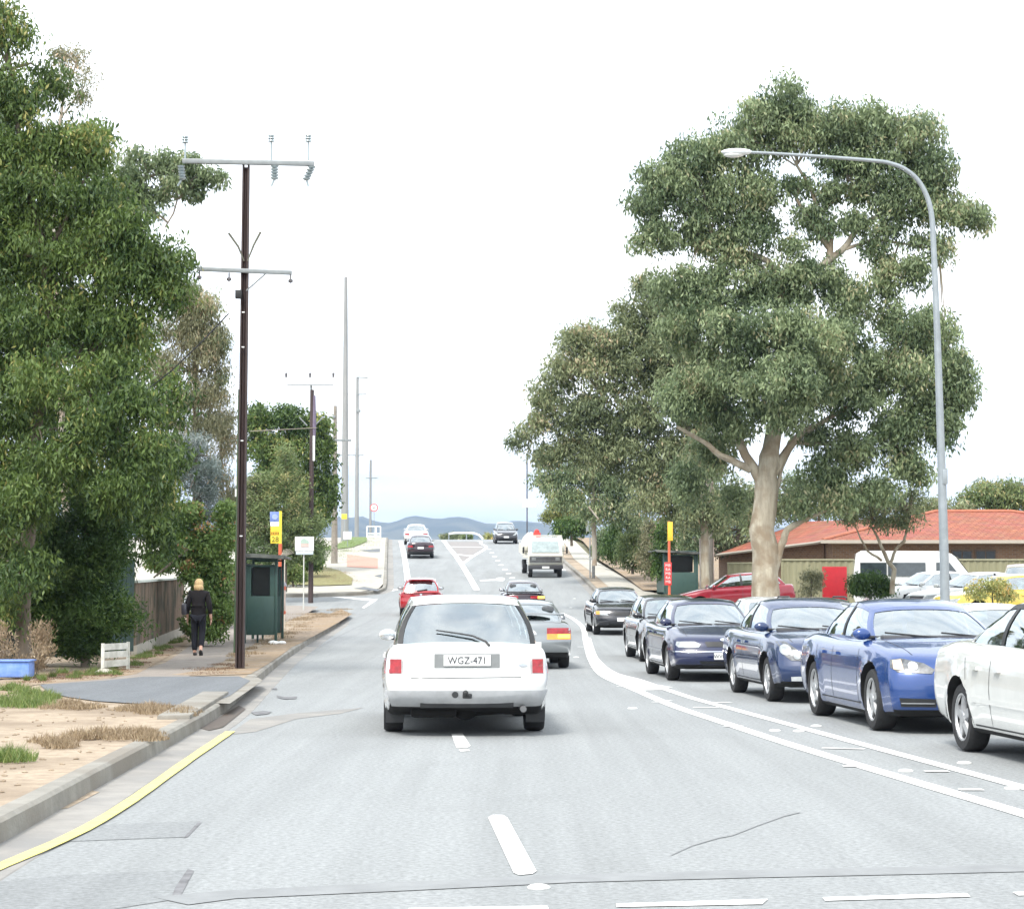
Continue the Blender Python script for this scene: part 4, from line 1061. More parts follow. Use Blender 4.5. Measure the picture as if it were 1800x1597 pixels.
# --- parked cars behind the queue
ZL = LZ
def parked(nm, lb, spd, pmm, x, y, dx, dy, det=d_plain, **k):
    c = make_car(nm, lb, 'car', spd, pmm, group='cars standing in the car park', details=det, **k)
    orient(c, x, y, dx, dy, zf=ZL); return c
legacy = dict(L=4.7, W=1.74, H=1.48, wb=2.65, fo=.95, R=.31, xA=.85, xAt=.05, xD=-2.0, xDt=-1.6, wbelt=.74, wr=.56, zbf=.95, zbr=.98, spokes=5,
              top=[(-2.6, .96), (-1.8, .99), (-.5, .97), (.9, .96), (1.2, .95), (1.9, .82), (2.3, .70)],
              cols=([(.85, .05), (.78, .0), (-.27, -.27), (-.36, -.34), (-1.22, -1.12), (-1.3, -1.18), (-1.85, -1.52), (-2.0, -1.60)], 'PGBGBGP'))
parked('station_wagon', 'red wagon parked side-on behind the gum tree trunk', legacy, P_MAROON, 8.35, 78, -1, -.06)
parked('sedan', 'white sedan parked in front of the minibus, leftmost of the white pair', {**vt, 'H': 1.47}, P_WHITE, 14.5, 71.5, -1, -.45)
parked('sedan', 'white sedan parked beside the yellow car, rightmost of the white pair', {**vt, 'H': 1.47}, P_PEARL, 15.1, 67.2, -1, -.45)
parked('sedan', 'yellow sedan parked behind the street lamp post', {**mo, 'H': 1.46}, P_YEL, 14.9, 62.2, -1, -.3)
parked('station_wagon', 'beige four wheel drive by the fence at the right edge', {**legacy, 'H': 1.75, 'wr': .62, 'zbf': 1.1, 'zbr': 1.12, 'top': [(-2.6, 1.1), (.9, 1.1), (1.9, 1.0), (2.3, .9)]}, P_BEIGE, 19.4, 77.5, .3, 1)

# --- white minibus
def make_van():
    root = empty('minibus'); tag(root, 'white high-roofed minibus parked along the fence behind the bare-trunked sapling', 'minibus')
    side = [(-2.35, .30), (2.30, .30), (2.42, .55), (2.36, .95), (2.15, 1.10), (1.45, 2.02), (1.30, 2.14), (.9, 2.24), (-2.1, 2.26), (-2.30, 2.15), (-2.42, 1.2), (-2.42, .5)]
    vs = []; n = len(side)
    ring = [(-1, 0), (-.985, .0), (.985, 0), (1, 0)]
    def yy(z): return .86 if z < 1.15 else .86 - (z - 1.15) * .11
    def inner(p, k): return (p[0] * (1 - .035 * k), .3 + (p[1] - .3) * (1 - .045 * k))
    lay = [(-1, 1), (-.95, 0), (.95, 0), (1, 1)]
    for s, k in lay:
        for p in side:
            q = inner(p, k) if k else p
            vs.append((q[0], s * yy(p[1]), q[1]))
    fs = []
    for j in range(3):
        for i in range(n): fs.append((j * n + i, j * n + (i + 1) % n, (j + 1) * n + (i + 1) % n, (j + 1) * n + i))
    fs.append(tuple(range(n))); fs.append(tuple(3 * n + i for i in range(n))[::-1])
    mb = MB(); mb.add(vs, fs); mb.build('body', P_WHITE, root, smooth=50, clean=True)
    def ys(z): return yy(z) + .004
    for s in (-1, 1):
        for x0, x1, nm in ((-2.15, -1.15, 'side_window'), (-1.10, .32, 'side_window'), (.72, 1.62, 'cab_window')):
            z0, z1 = 1.28, 1.80
            xt = x1 if nm != 'cab_window' else 1.22
            mb = MB(); mb.add([(x0, s * ys(z0), z0), (x1, s * ys(z0), z0), (xt, s * ys(z1), z1), (x0, s * ys(z1), z1)], [(0, 1, 2, 3)]); mb.build(nm, GLASSD2, root)
        for ax in (-1.25, 1.35): wheel(root, dict(R=.33, W=1.72, spokes=0), ax, s)
        mb = MB(); mb.box((1.55, s * .98, 1.25), (.12, .16, .25), bev=.04); mb.build('wing_mirror', P_WHITE, root)
    mb = MB(); mb.add([(2.10, -.78, 1.14), (2.10, .78, 1.14), (1.50, .68, 2.02), (1.50, -.68, 2.02)], [(0, 1, 2, 3)]); w = mb.build('windscreen', GLASSD2, root); w.location = (.02, 0, .01)
    for s in (-1, 1):
        mb = MB(); mb.box((2.39, s * .62, .82), (.06, .30, .18), bev=.03); mb.build('headlight', LAMP, root)
    mb = MB(); mb.box((2.40, 0, .48), (.12, 1.6, .2), bev=.05); mb.build('bumper', mat('bumper_grey_and_shade', (.42, .43, .44), .5), root)
    return root
GLASSD2 = mat('tinted_glass', (.03, .04, .045), .06, var=.3, coat=1.0)
v = make_van(); orient(v, 15.6, 79.3, 1, -.12, zf=ZL)

# --- white truck coming down the hill
def make_truck():
    root = empty('flatbed_truck'); tag(root, 'old cream white truck with open tray of stacked goods, coming down the hill', 'truck')
    # x forward; cab front at x=+1.2, tray behind
    def prism(sec, w, nm, m, y0=0, par=root):
        n = len(sec); vs = [(x, y0 - w / 2, z) for x, z in sec] + [(x, y0 + w / 2, z) for x, z in sec]
        fs = [(i, (i + 1) % n, n + (i + 1) % n, n + i) for i in range(n)] + [tuple(range(n))[::-1], tuple(n + i for i in range(n))]
        bm = bmesh.new(); vv = [bm.verts.new(v) for v in vs]
        for f in fs: bm.faces.new([vv[i] for i in f])
        bmesh.ops.recalc_face_normals(bm, faces=bm.faces); bmesh.ops.bevel(bm, geom=bm.edges[:], offset=.03, segments=2, affect='EDGES')
        me = bpy.data.meshes.new(nm); bm.to_mesh(me); bm.free(); me.materials.append(m); fin(me, 40)
        o = bpy.data.objects.new(nm, me); COL.objects.link(o); o.parent = par; return o
    prism([(-.6, .60), (1.15, .60), (1.25, .80), (1.22, 1.18), (.98, 1.28), (.62, 1.92), (.50, 2.02), (-.5, 2.04), (-.6, 1.9)], 1.78, 'cab', P_OLD)
    mb = MB(); mb.add([(1.02, -.74, 1.30), (1.02, .74, 1.30), (.70, .68, 1.86), (.70, -.68, 1.86)], [(0, 1, 2, 3)]); w = mb.build('windscreen', mat('screen_sky_sheen', (.30, .36, .36), .12, var=.2, coat=1), root); w.location = (.012, 0, .012)  # pale windscreen colour stands in for the sky reflected in it
    for s in (-1, 1):
        mb = MB(); mb.add([(-.45, s * .895, 1.30), (.80, s * .895, 1.30), (.52, s * .895, 1.82), (-.45, s * .895, 1.82)], [(0, 1, 2, 3)]); mb.build('side_window', GLASSD2, root)
        mb = MB(); mb.tube([(.75, s * .9, 1.35), (.85, s * 1.1, 1.38)], .015, 6); mb.box((.85, s * 1.13, 1.42), (.05, .10, .34), bev=.02); mb.build('wing_mirror', BLACK, root)
        mb = MB(); mb.box((1.285, s * .62, .98), (.04, .22, .16), bev=.02); mb.build('headlight', mat('dim_lamp', (.20, .21, .21), .3, var=.3, scale=20), root)
        
    mb = MB(); mb.box((1.255, 0, .96), (.05, 1.68, .34), bev=.01)
    mb.build('grille', mat('grille_grey', (.06, .06, .062), .5, var=.3), root)
    for z in (.80, .90, 1.08, 1.13):
        mb = MB(); mb.box((1.284, 0, z), (.012, 1.64, .016)); mb.build('grille_bar', CHROME, root)
    mb = MB(); mb.box((1.26, 0, .56), (.12, 1.80, .22), bev=.04); mb.build('bumper', mat('bumper_dark', (.05, .05, .055), .5), root)
    mb = MB(); mb.box((1.325, 0, .55), (.012, .38, .11)); pl = mb.build('number_plate', PLATE, root)
    mb = MB(); mb.box((-2.0, 0, .82), (4.6, .8, .18)); mb.build('chassis', WELL, root)
    mb = MB(); mb.box((-2.6, 0, 1.0), (3.8, 2.1, .12), bev=.02); mb.build('tray', P_OLD, root)
    for s in (-1, 1):
        mb = MB(); mb.box((-2.6, s * 1.04, 1.32), (3.8, .05, .50), bev=.015)
        for k in range(5): mb.box((-4.3 + k * .85, s * 1.07, 1.32), (.06, .04, .52))
        mb.build('side_board', P_OLD, root)
    mb = MB(); mb.tube([(-.75, -.98, 1.05), (-.75, -.98, 2.1), (-.75, .98, 2.1), (-.75, .98, 1.05)], .03, 8); mb.build('headboard_frame', P_OLD, root)
    for s in (-1, 1):
        wheel(root, dict(R=.37, W=1.8, spokes=0, tw=.22), .55, s); wheel(root, dict(R=.37, W=2.0, spokes=0, tw=.26), -3.0, s)
    return root
tk = make_truck(); TX, TY = 1.68, 107.6; orient(tk, TX, TY, .05, -1)
bpy.context.view_layer.update()
Mt = Matrix.LocRotScale(tk.location, tk.rotation_euler, None)
LEAFW = mat('pale_bundle', (.70, .70, .62), .9, c2=(.85, .84, .78), scale=9, bump=.8)
for (x, y, z, r, lb) in ((-1.4, -.62, 1.62, (.5, .34, .62), 'tall pale sack leaning at the left of the truck tray'), (-1.5, .55, 1.45, (.45, .36, .50), 'pale sack at the right of the truck tray'), (-1.7, .92, 1.5, (.3, .16, .52), 'narrow white bundle at the tray edge')):
    mb = MB(); mb.blob((0, 0, 0), r, 14, 10, .10); o = mb.build('sack', LEAFW, smooth=80); o.location = Mt @ Vector((x, y, z)); tag(o, lb, 'sack', 'goods on the truck tray')
mb = MB(); mb.box((0, 0, 0), (.4, .36, 1.25), bev=.05); mb.blob((0, 0, .66), (.14, .14, .14)); o = mb.build('red_bundle', mat('red_cloth', (.60, .06, .05), .9, var=.2, bump=.5)); o.location = Mt @ Vector((-1.35, -.30, 1.62)); tag(o, 'red bundle standing upright on the truck tray', 'bundle', 'goods on the truck tray')
# ---------------------------------------------------------------- trees and plants
BARK = mat('gum_bark', (.23, .20, .15), .9, c2=(.46, .42, .33), scale=5, stretch=(1, 1, .16), bump=1.0, bscale=14, c3=(.25, .20, .14), s3=2.2)
BARKD = mat('dark_bark', (.10, .08, .06), .9, c2=(.22, .18, .14), scale=4, stretch=(1, 1, .3), bump=.8)
BARKW = mat('pale_bark', (.26, .24, .20), .85, c2=(.44, .41, .35), scale=3, stretch=(1, 1, .3), bump=.4, c3=(.34, .27, .2), s3=1.5)
L_GUM = leaf_mat('leaf_gum', (.075, .120, .056), (.300, .370, .190), (.40, .38, .22))
L_GUM2 = leaf_mat('leaf_gum_olive', (.092, .125, .058), (.325, .365, .190), (.44, .36, .22))
L_DARK = leaf_mat('leaf_dark', (.032, .072, .016), (.155, .228, .052), (.34, .32, .10))
L_CON = leaf_mat('leaf_conifer', (.026, .066, .014), (.102, .178, .037), (.19, .27, .07))
L_BROWN = leaf_mat('leaf_brownish', (.13, .14, .07), (.35, .335, .20), (.50, .36, .23))
L_BLUE = leaf_mat('leaf_bluegrey', (0.121, 0.164, 0.147), (0.322, 0.374, 0.357), (0.431, 0.447, 0.432))
L_MID = leaf_mat('leaf_mid', (0.090, 0.143, 0.050), (0.244, 0.302, 0.117), (0.400, 0.360, 0.162))
L_YEL = leaf_mat('leaf_yellowgreen', (0.151, 0.186, 0.057), (0.415, 0.418, 0.147), (0.663, 0.447, 0.162))
L_CREEP = leaf_mat('leaf_creeper', (0.090, 0.157, 0.042), (0.260, 0.374, 0.102), (0.508, 0.273, 0.132))
L_DRY = leaf_mat('leaf_dry', (.20, .14, .08), (.40, .31, .20), (.48, .38, .24))
L_GRASS = leaf_mat('leaf_grass', (.08, .13, .03), (.20, .27, .07), (.34, .32, .14))

def leaves(name, m, C, N, size, parent, base, rng, droop=.6, aspect=.32, spread=.42, flat=.8):
    """C: clump centres (n,3) with tone (n) ; N leaves for each"""
    cen, tone, rad = C
    n = len(cen); N = int(N * 2.1); K = n * N
    c = np.repeat(cen, N, 0); r = np.repeat(rad, N)
    off = rng.normal(0, 1, (K, 3)); off /= np.maximum(1e-6, np.linalg.norm(off, axis=1))[:, None]
    off *= (rng.uniform(0, 1, K) ** .45)[:, None]; off[:, 2] *= flat
    p = c + off * r[:, None]
    p[:, 2] -= droop * .35 * r * rng.uniform(0, 1, K)
    d = rng.normal(0, 1, (K, 3)); d[:, 2] -= droop * 2.2
    d /= np.linalg.norm(d, axis=1)[:, None]
    w = np.cross(d, rng.normal(0, 1, (K, 3))); w /= np.maximum(1e-6, np.linalg.norm(w, axis=1))[:, None]
    L = size * .80 * rng.uniform(.6, 1.35, K)
    h = L * aspect / 2
    v = np.empty((K, 4, 3))
    v[:, 0] = p; v[:, 1] = p + d * (L * .45)[:, None] + w * h[:, None]
    v[:, 2] = p + d * L[:, None]; v[:, 3] = p + d * (L * .45)[:, None] - w * h[:, None]
    v -= np.array(base)[None, None, :]
    me = bpy.data.meshes.new(name)
    me.vertices.add(K * 4); me.vertices.foreach_set('co', v.reshape(-1).astype(np.float32))
    me.loops.add(K * 4); me.loops.foreach_set('vertex_index', np.arange(K * 4, dtype=np.int32))
    me.polygons.add(K); me.polygons.foreach_set('loop_start', np.arange(0, K * 4, 4, dtype=np.int32))
    me.polygons.foreach_set('loop_total', np.full(K, 4, dtype=np.int32))
    at = me.attributes.new('tone', 'FLOAT', 'POINT')
    tn = np.clip(np.repeat(tone, N) + rng.normal(0, .17, K), 0, 1)
    at.data.foreach_set('value', np.repeat(tn, 4).astype(np.float32))
    me.materials.append(m); me.update(); me.validate()
    o = bpy.data.objects.new(name, me); COL.objects.link(o); o.parent = parent
    return o
def clumps_from_blobs(blobs, Y, rng, dens=1.0, cr=.5, depthk=.75):
    """blobs: (px,py,rx,ry[,dy[,tone]]) outlines of foliage masses in the photograph, at depth Y+dy"""
    cs = []; ts = []; rs = []
    for b in blobs:
        px, py, rx, ry = b[:4]; dy = b[4] if len(b) > 4 else 0; tb = b[5] if len(b) > 5 else rng.uniform(.25, .6)
        y = Y + dy; s = F / y; c = P(px, py, y); Rx, Rz = rx / s, ry / s; Ry = min(Rx, Rz * 1.3) * depthk + .3
        n = max(4, int(dens * 4.4 * (Rx * Rz + .5 * Ry * (Rx + Rz) / 1.5) / (cr * cr)))
        q = rng.normal(0, 1, (n, 3)); q /= np.linalg.norm(q, axis=1)[:, None]; q *= (rng.uniform(.12, 1, n) ** .42)[:, None]
        k = np.maximum(.2, 1 - cr * .45 / np.array([Rx, Ry, Rz]))
        stray = rng.uniform(0, 1, n) < .10; q[stray] *= rng.uniform(1.05, 1.35, (int(stray.sum()), 1))
        cs.append(np.array(c) + q * np.array([Rx, Ry, Rz]) * k)
        ts.append(np.clip(tb + rng.normal(0, .22, n) + q[:, 2] * .10, 0, 1)); rs.append(cr * rng.uniform(.6, 1.3, n))  # tone also rises towards each blob's top, painting light from above
    return np.concatenate(cs), np.concatenate(ts), np.concatenate(rs)
def tree(name, label, cat, Y, basepx, m, blobs, limbs=(), bark=None, group=None, dens=1.0, cr=.5, N=60, size=.16, droop=.6, aspect=.32, seed=1, basez=None, aux=None, part='crown', twigs=True):
    rng = np.random.default_rng(seed)
    b = P(basepx[0], basepx[1], Y)
    if basez is not None: b.z = basez
    root = empty(name, b); tag(root, label, cat, group)
    C = clumps_from_blobs(blobs, Y, rng, dens, cr)
    leaves(part, m, C, N, size, root, b, rng, droop, aspect)
    if aux: leaves(part, aux[0], clumps_from_blobs(aux[1], Y, rng, dens, cr), N, size, root, b, rng, droop, aspect)['label'] = aux[2]
    mb = MB(); i0 = 0
    for j, l in enumerate(limbs):
        pts = []; rad = []
        for q in l:
            p = P(q[0], q[1], Y + (q[3] if len(q) > 3 else 0)); pts.append(p - b); rad.append(q[2] / (F / Y) / 2)
        # curve refinement with slight wander
        P2 = []; R2 = []
        for i in range(len(pts) - 1):
            for k in range(3):
                t = k / 3; P2.append(pts[i].lerp(pts[i + 1], t) + Vector(rng.normal(0, .12 * rad[i], 3)) * (k > 0)); R2.append((rad[i] + (rad[i + 1] - rad[i]) * t) * (1 + rng.normal(0, .04)))
        P2.append(pts[-1]); R2.append(rad[-1])
        if j == 0: P2[0] = P2[0] - Vector((0, 0, .25))
        one = MB(); one.tube(P2, R2, 12 if rad[0] > .15 else 6)
        if j == 0:
            trunk = one
        else: mb.add(one.v, one.f)
    if limbs:
        mb.add(trunk.v, trunk.f) if False else None
        t = trunk
        if mb.v: t.add(mb.v, mb.f)
        if twigs:
            # fine twigs from limb points to clumps
            cen = C[0]; tw = MB(); lim = np.array([Vector(v) for v in t.v]) + np.array(b)
            sel = rng.choice(len(cen), min(len(cen), 70), replace=False)
            for k in sel:
                dd = np.linalg.norm(lim - cen[k], axis=1); i = int(np.argmin(dd))
                if .4 < dd[i] < 3.5:
                    a = Vector(lim[i]) - b; e = Vector(cen[k]) - b; mid = a.lerp(e, .5) + Vector((0, 0, .12 * dd[i]))
                    tw.tube([a, mid, e], [.03, .02, .008], 4, cap=False)
            if tw.v: t.add(tw.v, tw.f)
        t.build('trunk', bark or BARKD, root, smooth=60)
    return root

# ---- big river gum on the right
tree('gum_tree', 'huge gum tree with thick pale trunk towering over the queue of cars', 'tree', 61, (1347, 1118), L_GUM,
     [(1380, 175, 62, 45), (1330, 205, 62, 45), (1290, 265, 85, 50), (1215, 275, 60, 50), (1165, 310, 55, 45), (1140, 350, 38, 38), (1165, 405, 48, 38), (1235, 345, 80, 60), (1310, 330, 90, 55), (1400, 225, 70, 50),
      (1470, 215, 60, 48), (1530, 215, 65, 52), (1600, 230, 62, 50), (1640, 290, 48, 52), (1570, 290, 80, 55), (1480, 275, 60, 38), (1590, 350, 70, 45), (1655, 365, 48, 40), (1700, 375, 40, 26), (1725, 385, 14, 16), (1250, 405, 70, 42), (1330, 400, 62, 40), (1290, 445, 60, 26, 0), (1130, 425, 24, 18),
      (1420, 370, 42, 24), (1500, 385, 48, 24), (1560, 400, 38, 20), (1650, 430, 26, 34), (1400, 320, 36, 20), (1610, 420, 20, 14),
      (1280, 505, 110, 52), (1200, 500, 60, 42), (1380, 500, 80, 50), (1440, 480, 60, 40), (1500, 520, 55, 50), (1330, 570, 110, 60, -1.5), (1420, 590, 90, 60, -2), (1230, 570, 80, 60), (1480, 590, 60, 55), (1380, 660, 75, 55, -2.5), (1300, 650, 70, 55, -1),
      (1590, 560, 62, 50), (1640, 580, 50, 48), (1660, 650, 52, 60), (1690, 680, 32, 50), (1600, 640, 70, 60), (1540, 640, 55, 60), (1630, 720, 60, 50), (1570, 740, 60, 48), (1660, 750, 32, 42), (1500, 700, 60, 50), (1590, 800, 45, 42), (1500, 780, 60, 42), (1620, 830, 24, 30), (1450, 820, 50, 42), (1430, 760, 36, 28), (1470, 870, 44, 34), (1550, 860, 40, 30),
      (1240, 660, 70, 55), (1200, 700, 60, 50), (1290, 735, 55, 45), (1250, 790, 44, 50, 1), (1210, 840, 42, 55, 2), (1560, 500, 20, 26), (1610, 480, 22, 18), (1410, 870, 26, 44), (1290, 870, 26, 40, 2), (1460, 330, 34, 26), (1520, 330, 40, 28), (1445, 400, 30, 22), (1540, 430, 34, 20), (1390, 430, 30, 20), (1600, 470, 36, 28), (1560, 470, 30, 30), (1380, 720, 40, 40, -2), (1330, 700, 44, 40, -1), (1420, 700, 50, 44, -1.5), (1470, 660, 44, 44, -1)],
     limbs=[[(1347, 1125, 72), (1346, 1060, 54), (1345, 1000, 48), (1344, 900, 42), (1348, 830, 40), (1355, 790, 31), (1368, 720, 24), (1372, 640, 21), (1368, 560, 19), (1372, 500, 18), (1352, 460, 12), (1300, 440, 10), (1230, 425, 5)],
            [(1340, 850, 20), (1310, 800, 16), (1285, 740, 13), (1262, 690, 10), (1235, 660, 9), (1220, 600, 6)],
            [(1320, 825, 16), (1265, 800, 12), (1235, 775, 9), (1190, 750, 6)],
            [(1360, 830, 18), (1385, 790, 15), (1410, 760, 13), (1440, 745, 9), (1490, 715, 8), (1540, 690, 5)],
            [(1400, 775, 12), (1450, 780, 8), (1500, 785, 5), (1550, 770, 4)],
            [(1372, 500, 20), (1390, 470, 16), (1440, 470, 13), (1480, 440, 12), (1510, 400, 9), (1560, 370, 6), (1640, 360, 4)],
            [(1460, 455, 14), (1460, 420, 11), (1440, 380, 9), (1425, 330, 7), (1400, 290, 5)],
            [(1460, 440, 10), (1430, 400, 8), (1400, 350, 6), (1405, 310, 4)],
            [(1365, 520, 12), (1340, 470, 9), (1300, 440, 8), (1250, 420, 6)],
            [(1480, 440, 8), (1540, 420, 6), (1600, 430, 4), (1650, 440, 3)],
            [(1420, 400, 6), (1470, 350, 4), (1490, 320, 3)],
            [(1345, 600, 10), (1310, 590, 8), (1270, 575, 5)],
            [(1352, 1020, 26), (1372, 960, 14), (1384, 930, 12), (1420, 910, 7), (1470, 890, 4)],
            [(1365, 860, 8), (1372, 830, 6), (1385, 800, 5)]],
     bark=BARK, dens=1.05, cr=.50, N=62, size=.20, droop=.8, aspect=.34, seed=3)
# second and third gums up the hill
tree('gum_tree', 'broad spreading gum left of the huge gum, overhanging the right footpath', 'tree', 82, (1240, 1022), L_GUM2,
     [(1060, 590, 70, 45), (1010, 600, 40, 36), (990, 650, 45, 42), (955, 690, 40, 32), (940, 745, 34, 32), (910, 770, 14, 14), (1060, 650, 75, 55), (1130, 560, 75, 50), (1150, 500, 45, 34), (1200, 540, 60, 50), (1130, 640, 85, 60), (1010, 720, 65, 48), (1080, 720, 80, 55), (1160, 720, 75, 60), (1230, 720, 60, 60), (960, 790, 40, 30), (1030, 785, 62, 42), (1100, 800, 75, 55), (1180, 800, 70, 55), (1230, 790, 50, 60), (1180, 610, 70, 60), (1230, 640, 50, 60), (1140, 870, 55, 45), (1200, 880, 60, 55), (1260, 900, 42, 50)],
     limbs=[[(1240, 1022, 16), (1238, 920, 14), (1225, 800, 11), (1190, 700, 8), (1160, 640, 5)], [(1238, 880, 9), (1180, 800, 7), (1120, 740, 5), (1060, 700, 3)], [(1228, 830, 8), (1200, 740, 6), (1230, 640, 4)]],
     bark=BARK, dens=1.0, cr=.6, N=56, size=.24, droop=.7, seed=5)
tree('gum_tree', 'grey green gum with white forked limbs standing beyond the bus shelter on the right', 'tree', 100, (1045, 985), L_GUM,
     [(985, 830, 40, 35), (1030, 830, 50, 42), (1080, 850, 50, 45), (960, 800, 26, 24), (1050, 790, 50, 36), (1120, 850, 42, 42), (1000, 870, 40, 30), (1060, 890, 50, 40), (1110, 900, 40, 35), (965, 850, 24, 22), (950, 835, 10, 10)],
     limbs=[[(1045, 985, 9), (1043, 900, 8), (1044, 850, 7), (1042, 800, 5)], [(1158, 895, 7, -6), (1148, 860, 8, -6), (1141, 815, 9, -6)], [(1148, 860, 5, -6), (1134, 846, 4, -6)], [(1052, 912, 3, -4), (1034, 890, 3, -4)]],
     bark=BARKW, dens=1.0, cr=.7, N=50, size=.26, droop=.7, seed=6, twigs=False)
tree('small_tree', 'yellow and green leafed small tree beside the crest, right of the truck', 'tree', 128, (985, 945), L_YEL,
     [(985, 880, 28, 22), (1000, 900, 26, 20), (975, 900, 14, 14), (1010, 870, 24, 18), (960, 905, 6, 8)], limbs=[[(985, 945, 5), (986, 915, 4), (990, 890, 3)]], dens=1.1, cr=.5, N=40, size=.3, seed=7)
tree('shrub', 'rounded deep green bush at the top of the right footpath', 'shrub', 122, (1005, 952), L_CON,
     [(1003, 925, 32, 22), (1030, 918, 20, 20), (985, 930, 14, 14)], limbs=[[(1005, 952, 5), (1004, 930, 3)]], dens=1.3, cr=.5, N=40, size=.26, seed=8)
hg = 'hedge bushes along the right footpath'
for i, (px, py, Y, rx, top, mm, lb) in enumerate((
        (1082, 985, 112, 24, 905, L_CON, 'dark bush of the right hedge, farthest up the footpath'),
        (1112, 1000, 104, 26, 895, L_MID, 'mid green bush of the right hedge, second from the top of the path'),
        (1145, 1012, 98, 24, 900, L_BROWN, 'brownish bush of the right hedge, in front of the mid green one'),
        (1168, 1018, 94, 20, 890, L_CON, 'deep green columnar bush just left of the right bus shelter'),
        (1060, 975, 116, 18, 925, L_GUM, 'grey green low bush beside the grey back-facing sign'))):
    h = (py - top) / 2
    tree('hedge_bush', lb, 'bush', Y, (px, py), mm, [(px, py - h * .8, rx, h * .8), (px + 3, py - h * 1.5, rx * .8, h * .5), (px - 4, py - h * .5, rx, h * .5)], limbs=[[(px, py, 5), (px + 1, py - h, 3)]], dens=1.25, cr=.45, N=46, size=.2, seed=20 + i, group=hg, twigs=False)
tree('gum_tree', 'dark leafy gum behind the right bus shelter and the pair of steel poles', 'tree', 98, (1300, 1010), L_GUM,
     [(1290, 930, 60, 60), (1230, 920, 50, 50), (1210, 960, 40, 36), (1340, 880, 50, 46), (1400, 860, 50, 40), (1250, 860, 60, 50)],
     limbs=[[(1300, 1010, 12), (1298, 930, 10), (1290, 880, 7)]], dens=.9, cr=.6, N=50, size=.24, seed=9)
# car park sapling, background trees, low shrubs
tree('small_tree', 'thin-crowned sapling with bare forked trunk in front of the minibus', 'tree', 66, (1568, 1022), L_GUM2,
     [(1545, 880, 60, 30), (1500, 900, 36, 26), (1585, 900, 40, 28), (1550, 915, 50, 22), (1540, 850, 40, 22), (1600, 870, 26, 20), (1510, 860, 26, 20)],
     limbs=[[(1568, 1030, 9), (1572, 1000, 8), (1560, 985, 7), (1545, 950, 5), (1530, 920, 3)], [(1565, 990, 6), (1575, 965, 5), (1590, 950, 6), (1592, 935, 3), (1600, 905, 2)], [(1550, 985, 5), (1525, 968, 4), (1512, 945, 3), (1500, 915, 2)]],
     bark=BARK, dens=.62, cr=.4, N=48, size=.18, aspect=.26, seed=10)
tree('shrub', 'dense dark green shrub in front of the minibus, beside the red board', 'shrub', 68, (1530, 1048), L_CON, [(1530, 1022, 38, 24), (1510, 1030, 20, 20), (1555, 1030, 18, 18)], limbs=[[(1530, 1060, 5), (1530, 1030, 3)]], dens=1.4, cr=.3, N=50, size=.14, seed=11, twigs=False)
tree('shrub', 'pale olive wispy shrub left of the red board', 'shrub', 69, (1425, 1055), L_BROWN, [(1425, 1022, 24, 26), (1440, 1012, 12, 14)], limbs=[[(1425, 1065, 4), (1427, 1020, 2)]], dens=.8, cr=.3, N=44, size=.13, seed=12, twigs=False)
tree('shrub', 'wispy green shrub overlapping the yellow car at the right edge', 'shrub', 56, (1745, 1065), L_YEL, [(1740, 1030, 40, 20), (1765, 1040, 26, 18), (1715, 1040, 18, 12)], limbs=[[(1745, 1080, 4), (1745, 1035, 2)]], dens=.7, cr=.25, N=40, size=.12, seed=13, twigs=False)
tree('background_tree', 'round distant tree above the far end of the tiled roof', 'tree', 135, (1745, 915), L_MID, [(1745, 862, 52, 34), (1790, 868, 40, 32), (1710, 875, 30, 22), (1840, 870, 50, 34), (1760, 885, 50, 22)], limbs=[[(1745, 920, 8), (1745, 870, 5)]], dens=1.1, cr=.8, N=44, size=.36, seed=14)
tree('background_tree', 'low olive tree behind the tiled roof, left of the lamp post', 'tree', 115, (1650, 915), L_GUM2, [(1645, 885, 34, 18), (1690, 890, 30, 12), (1610, 892, 24, 16)], limbs=[[(1650, 915, 6), (1648, 890, 3)]], dens=1.0, cr=.6, N=40, size=.3, seed=15, twigs=False)
tree('background_tree', 'leafy tree filling the gap behind the huge gum trunk', 'tree', 112, (1440, 950), L_GUM, [(1440, 880, 60, 44), (1500, 870, 50, 36), (1390, 890, 40, 40), (1330, 900, 50, 40), (1290, 890, 40, 40)], limbs=[[(1440, 950, 8), (1440, 880, 4)]], dens=.75, cr=.7, N=44, size=.28, seed=16)
# shrubs beyond the crest
for i, (px, py, rx, ry) in enumerate(((793, 943, 18, 9), (865, 942, 14, 8), (820, 941, 14, 6))):
    tree('crest_shrub', ['low olive shrub left behind the guard rail on the crest', 'low yellowish shrub left of the little black hatchback on the crest', 'low shrub in the middle behind the guard rail on the crest'][i], 'shrub', 186 + i, (px, py + 12), [L_GUM2, L_YEL, L_MID][i], [(px, py, rx, ry)], limbs=[[(px, py + 12, 3), (px, py, 2)]], dens=1.3, cr=.35, N=34, size=.3, seed=30 + i, twigs=False, group='shrubs beyond the crest')

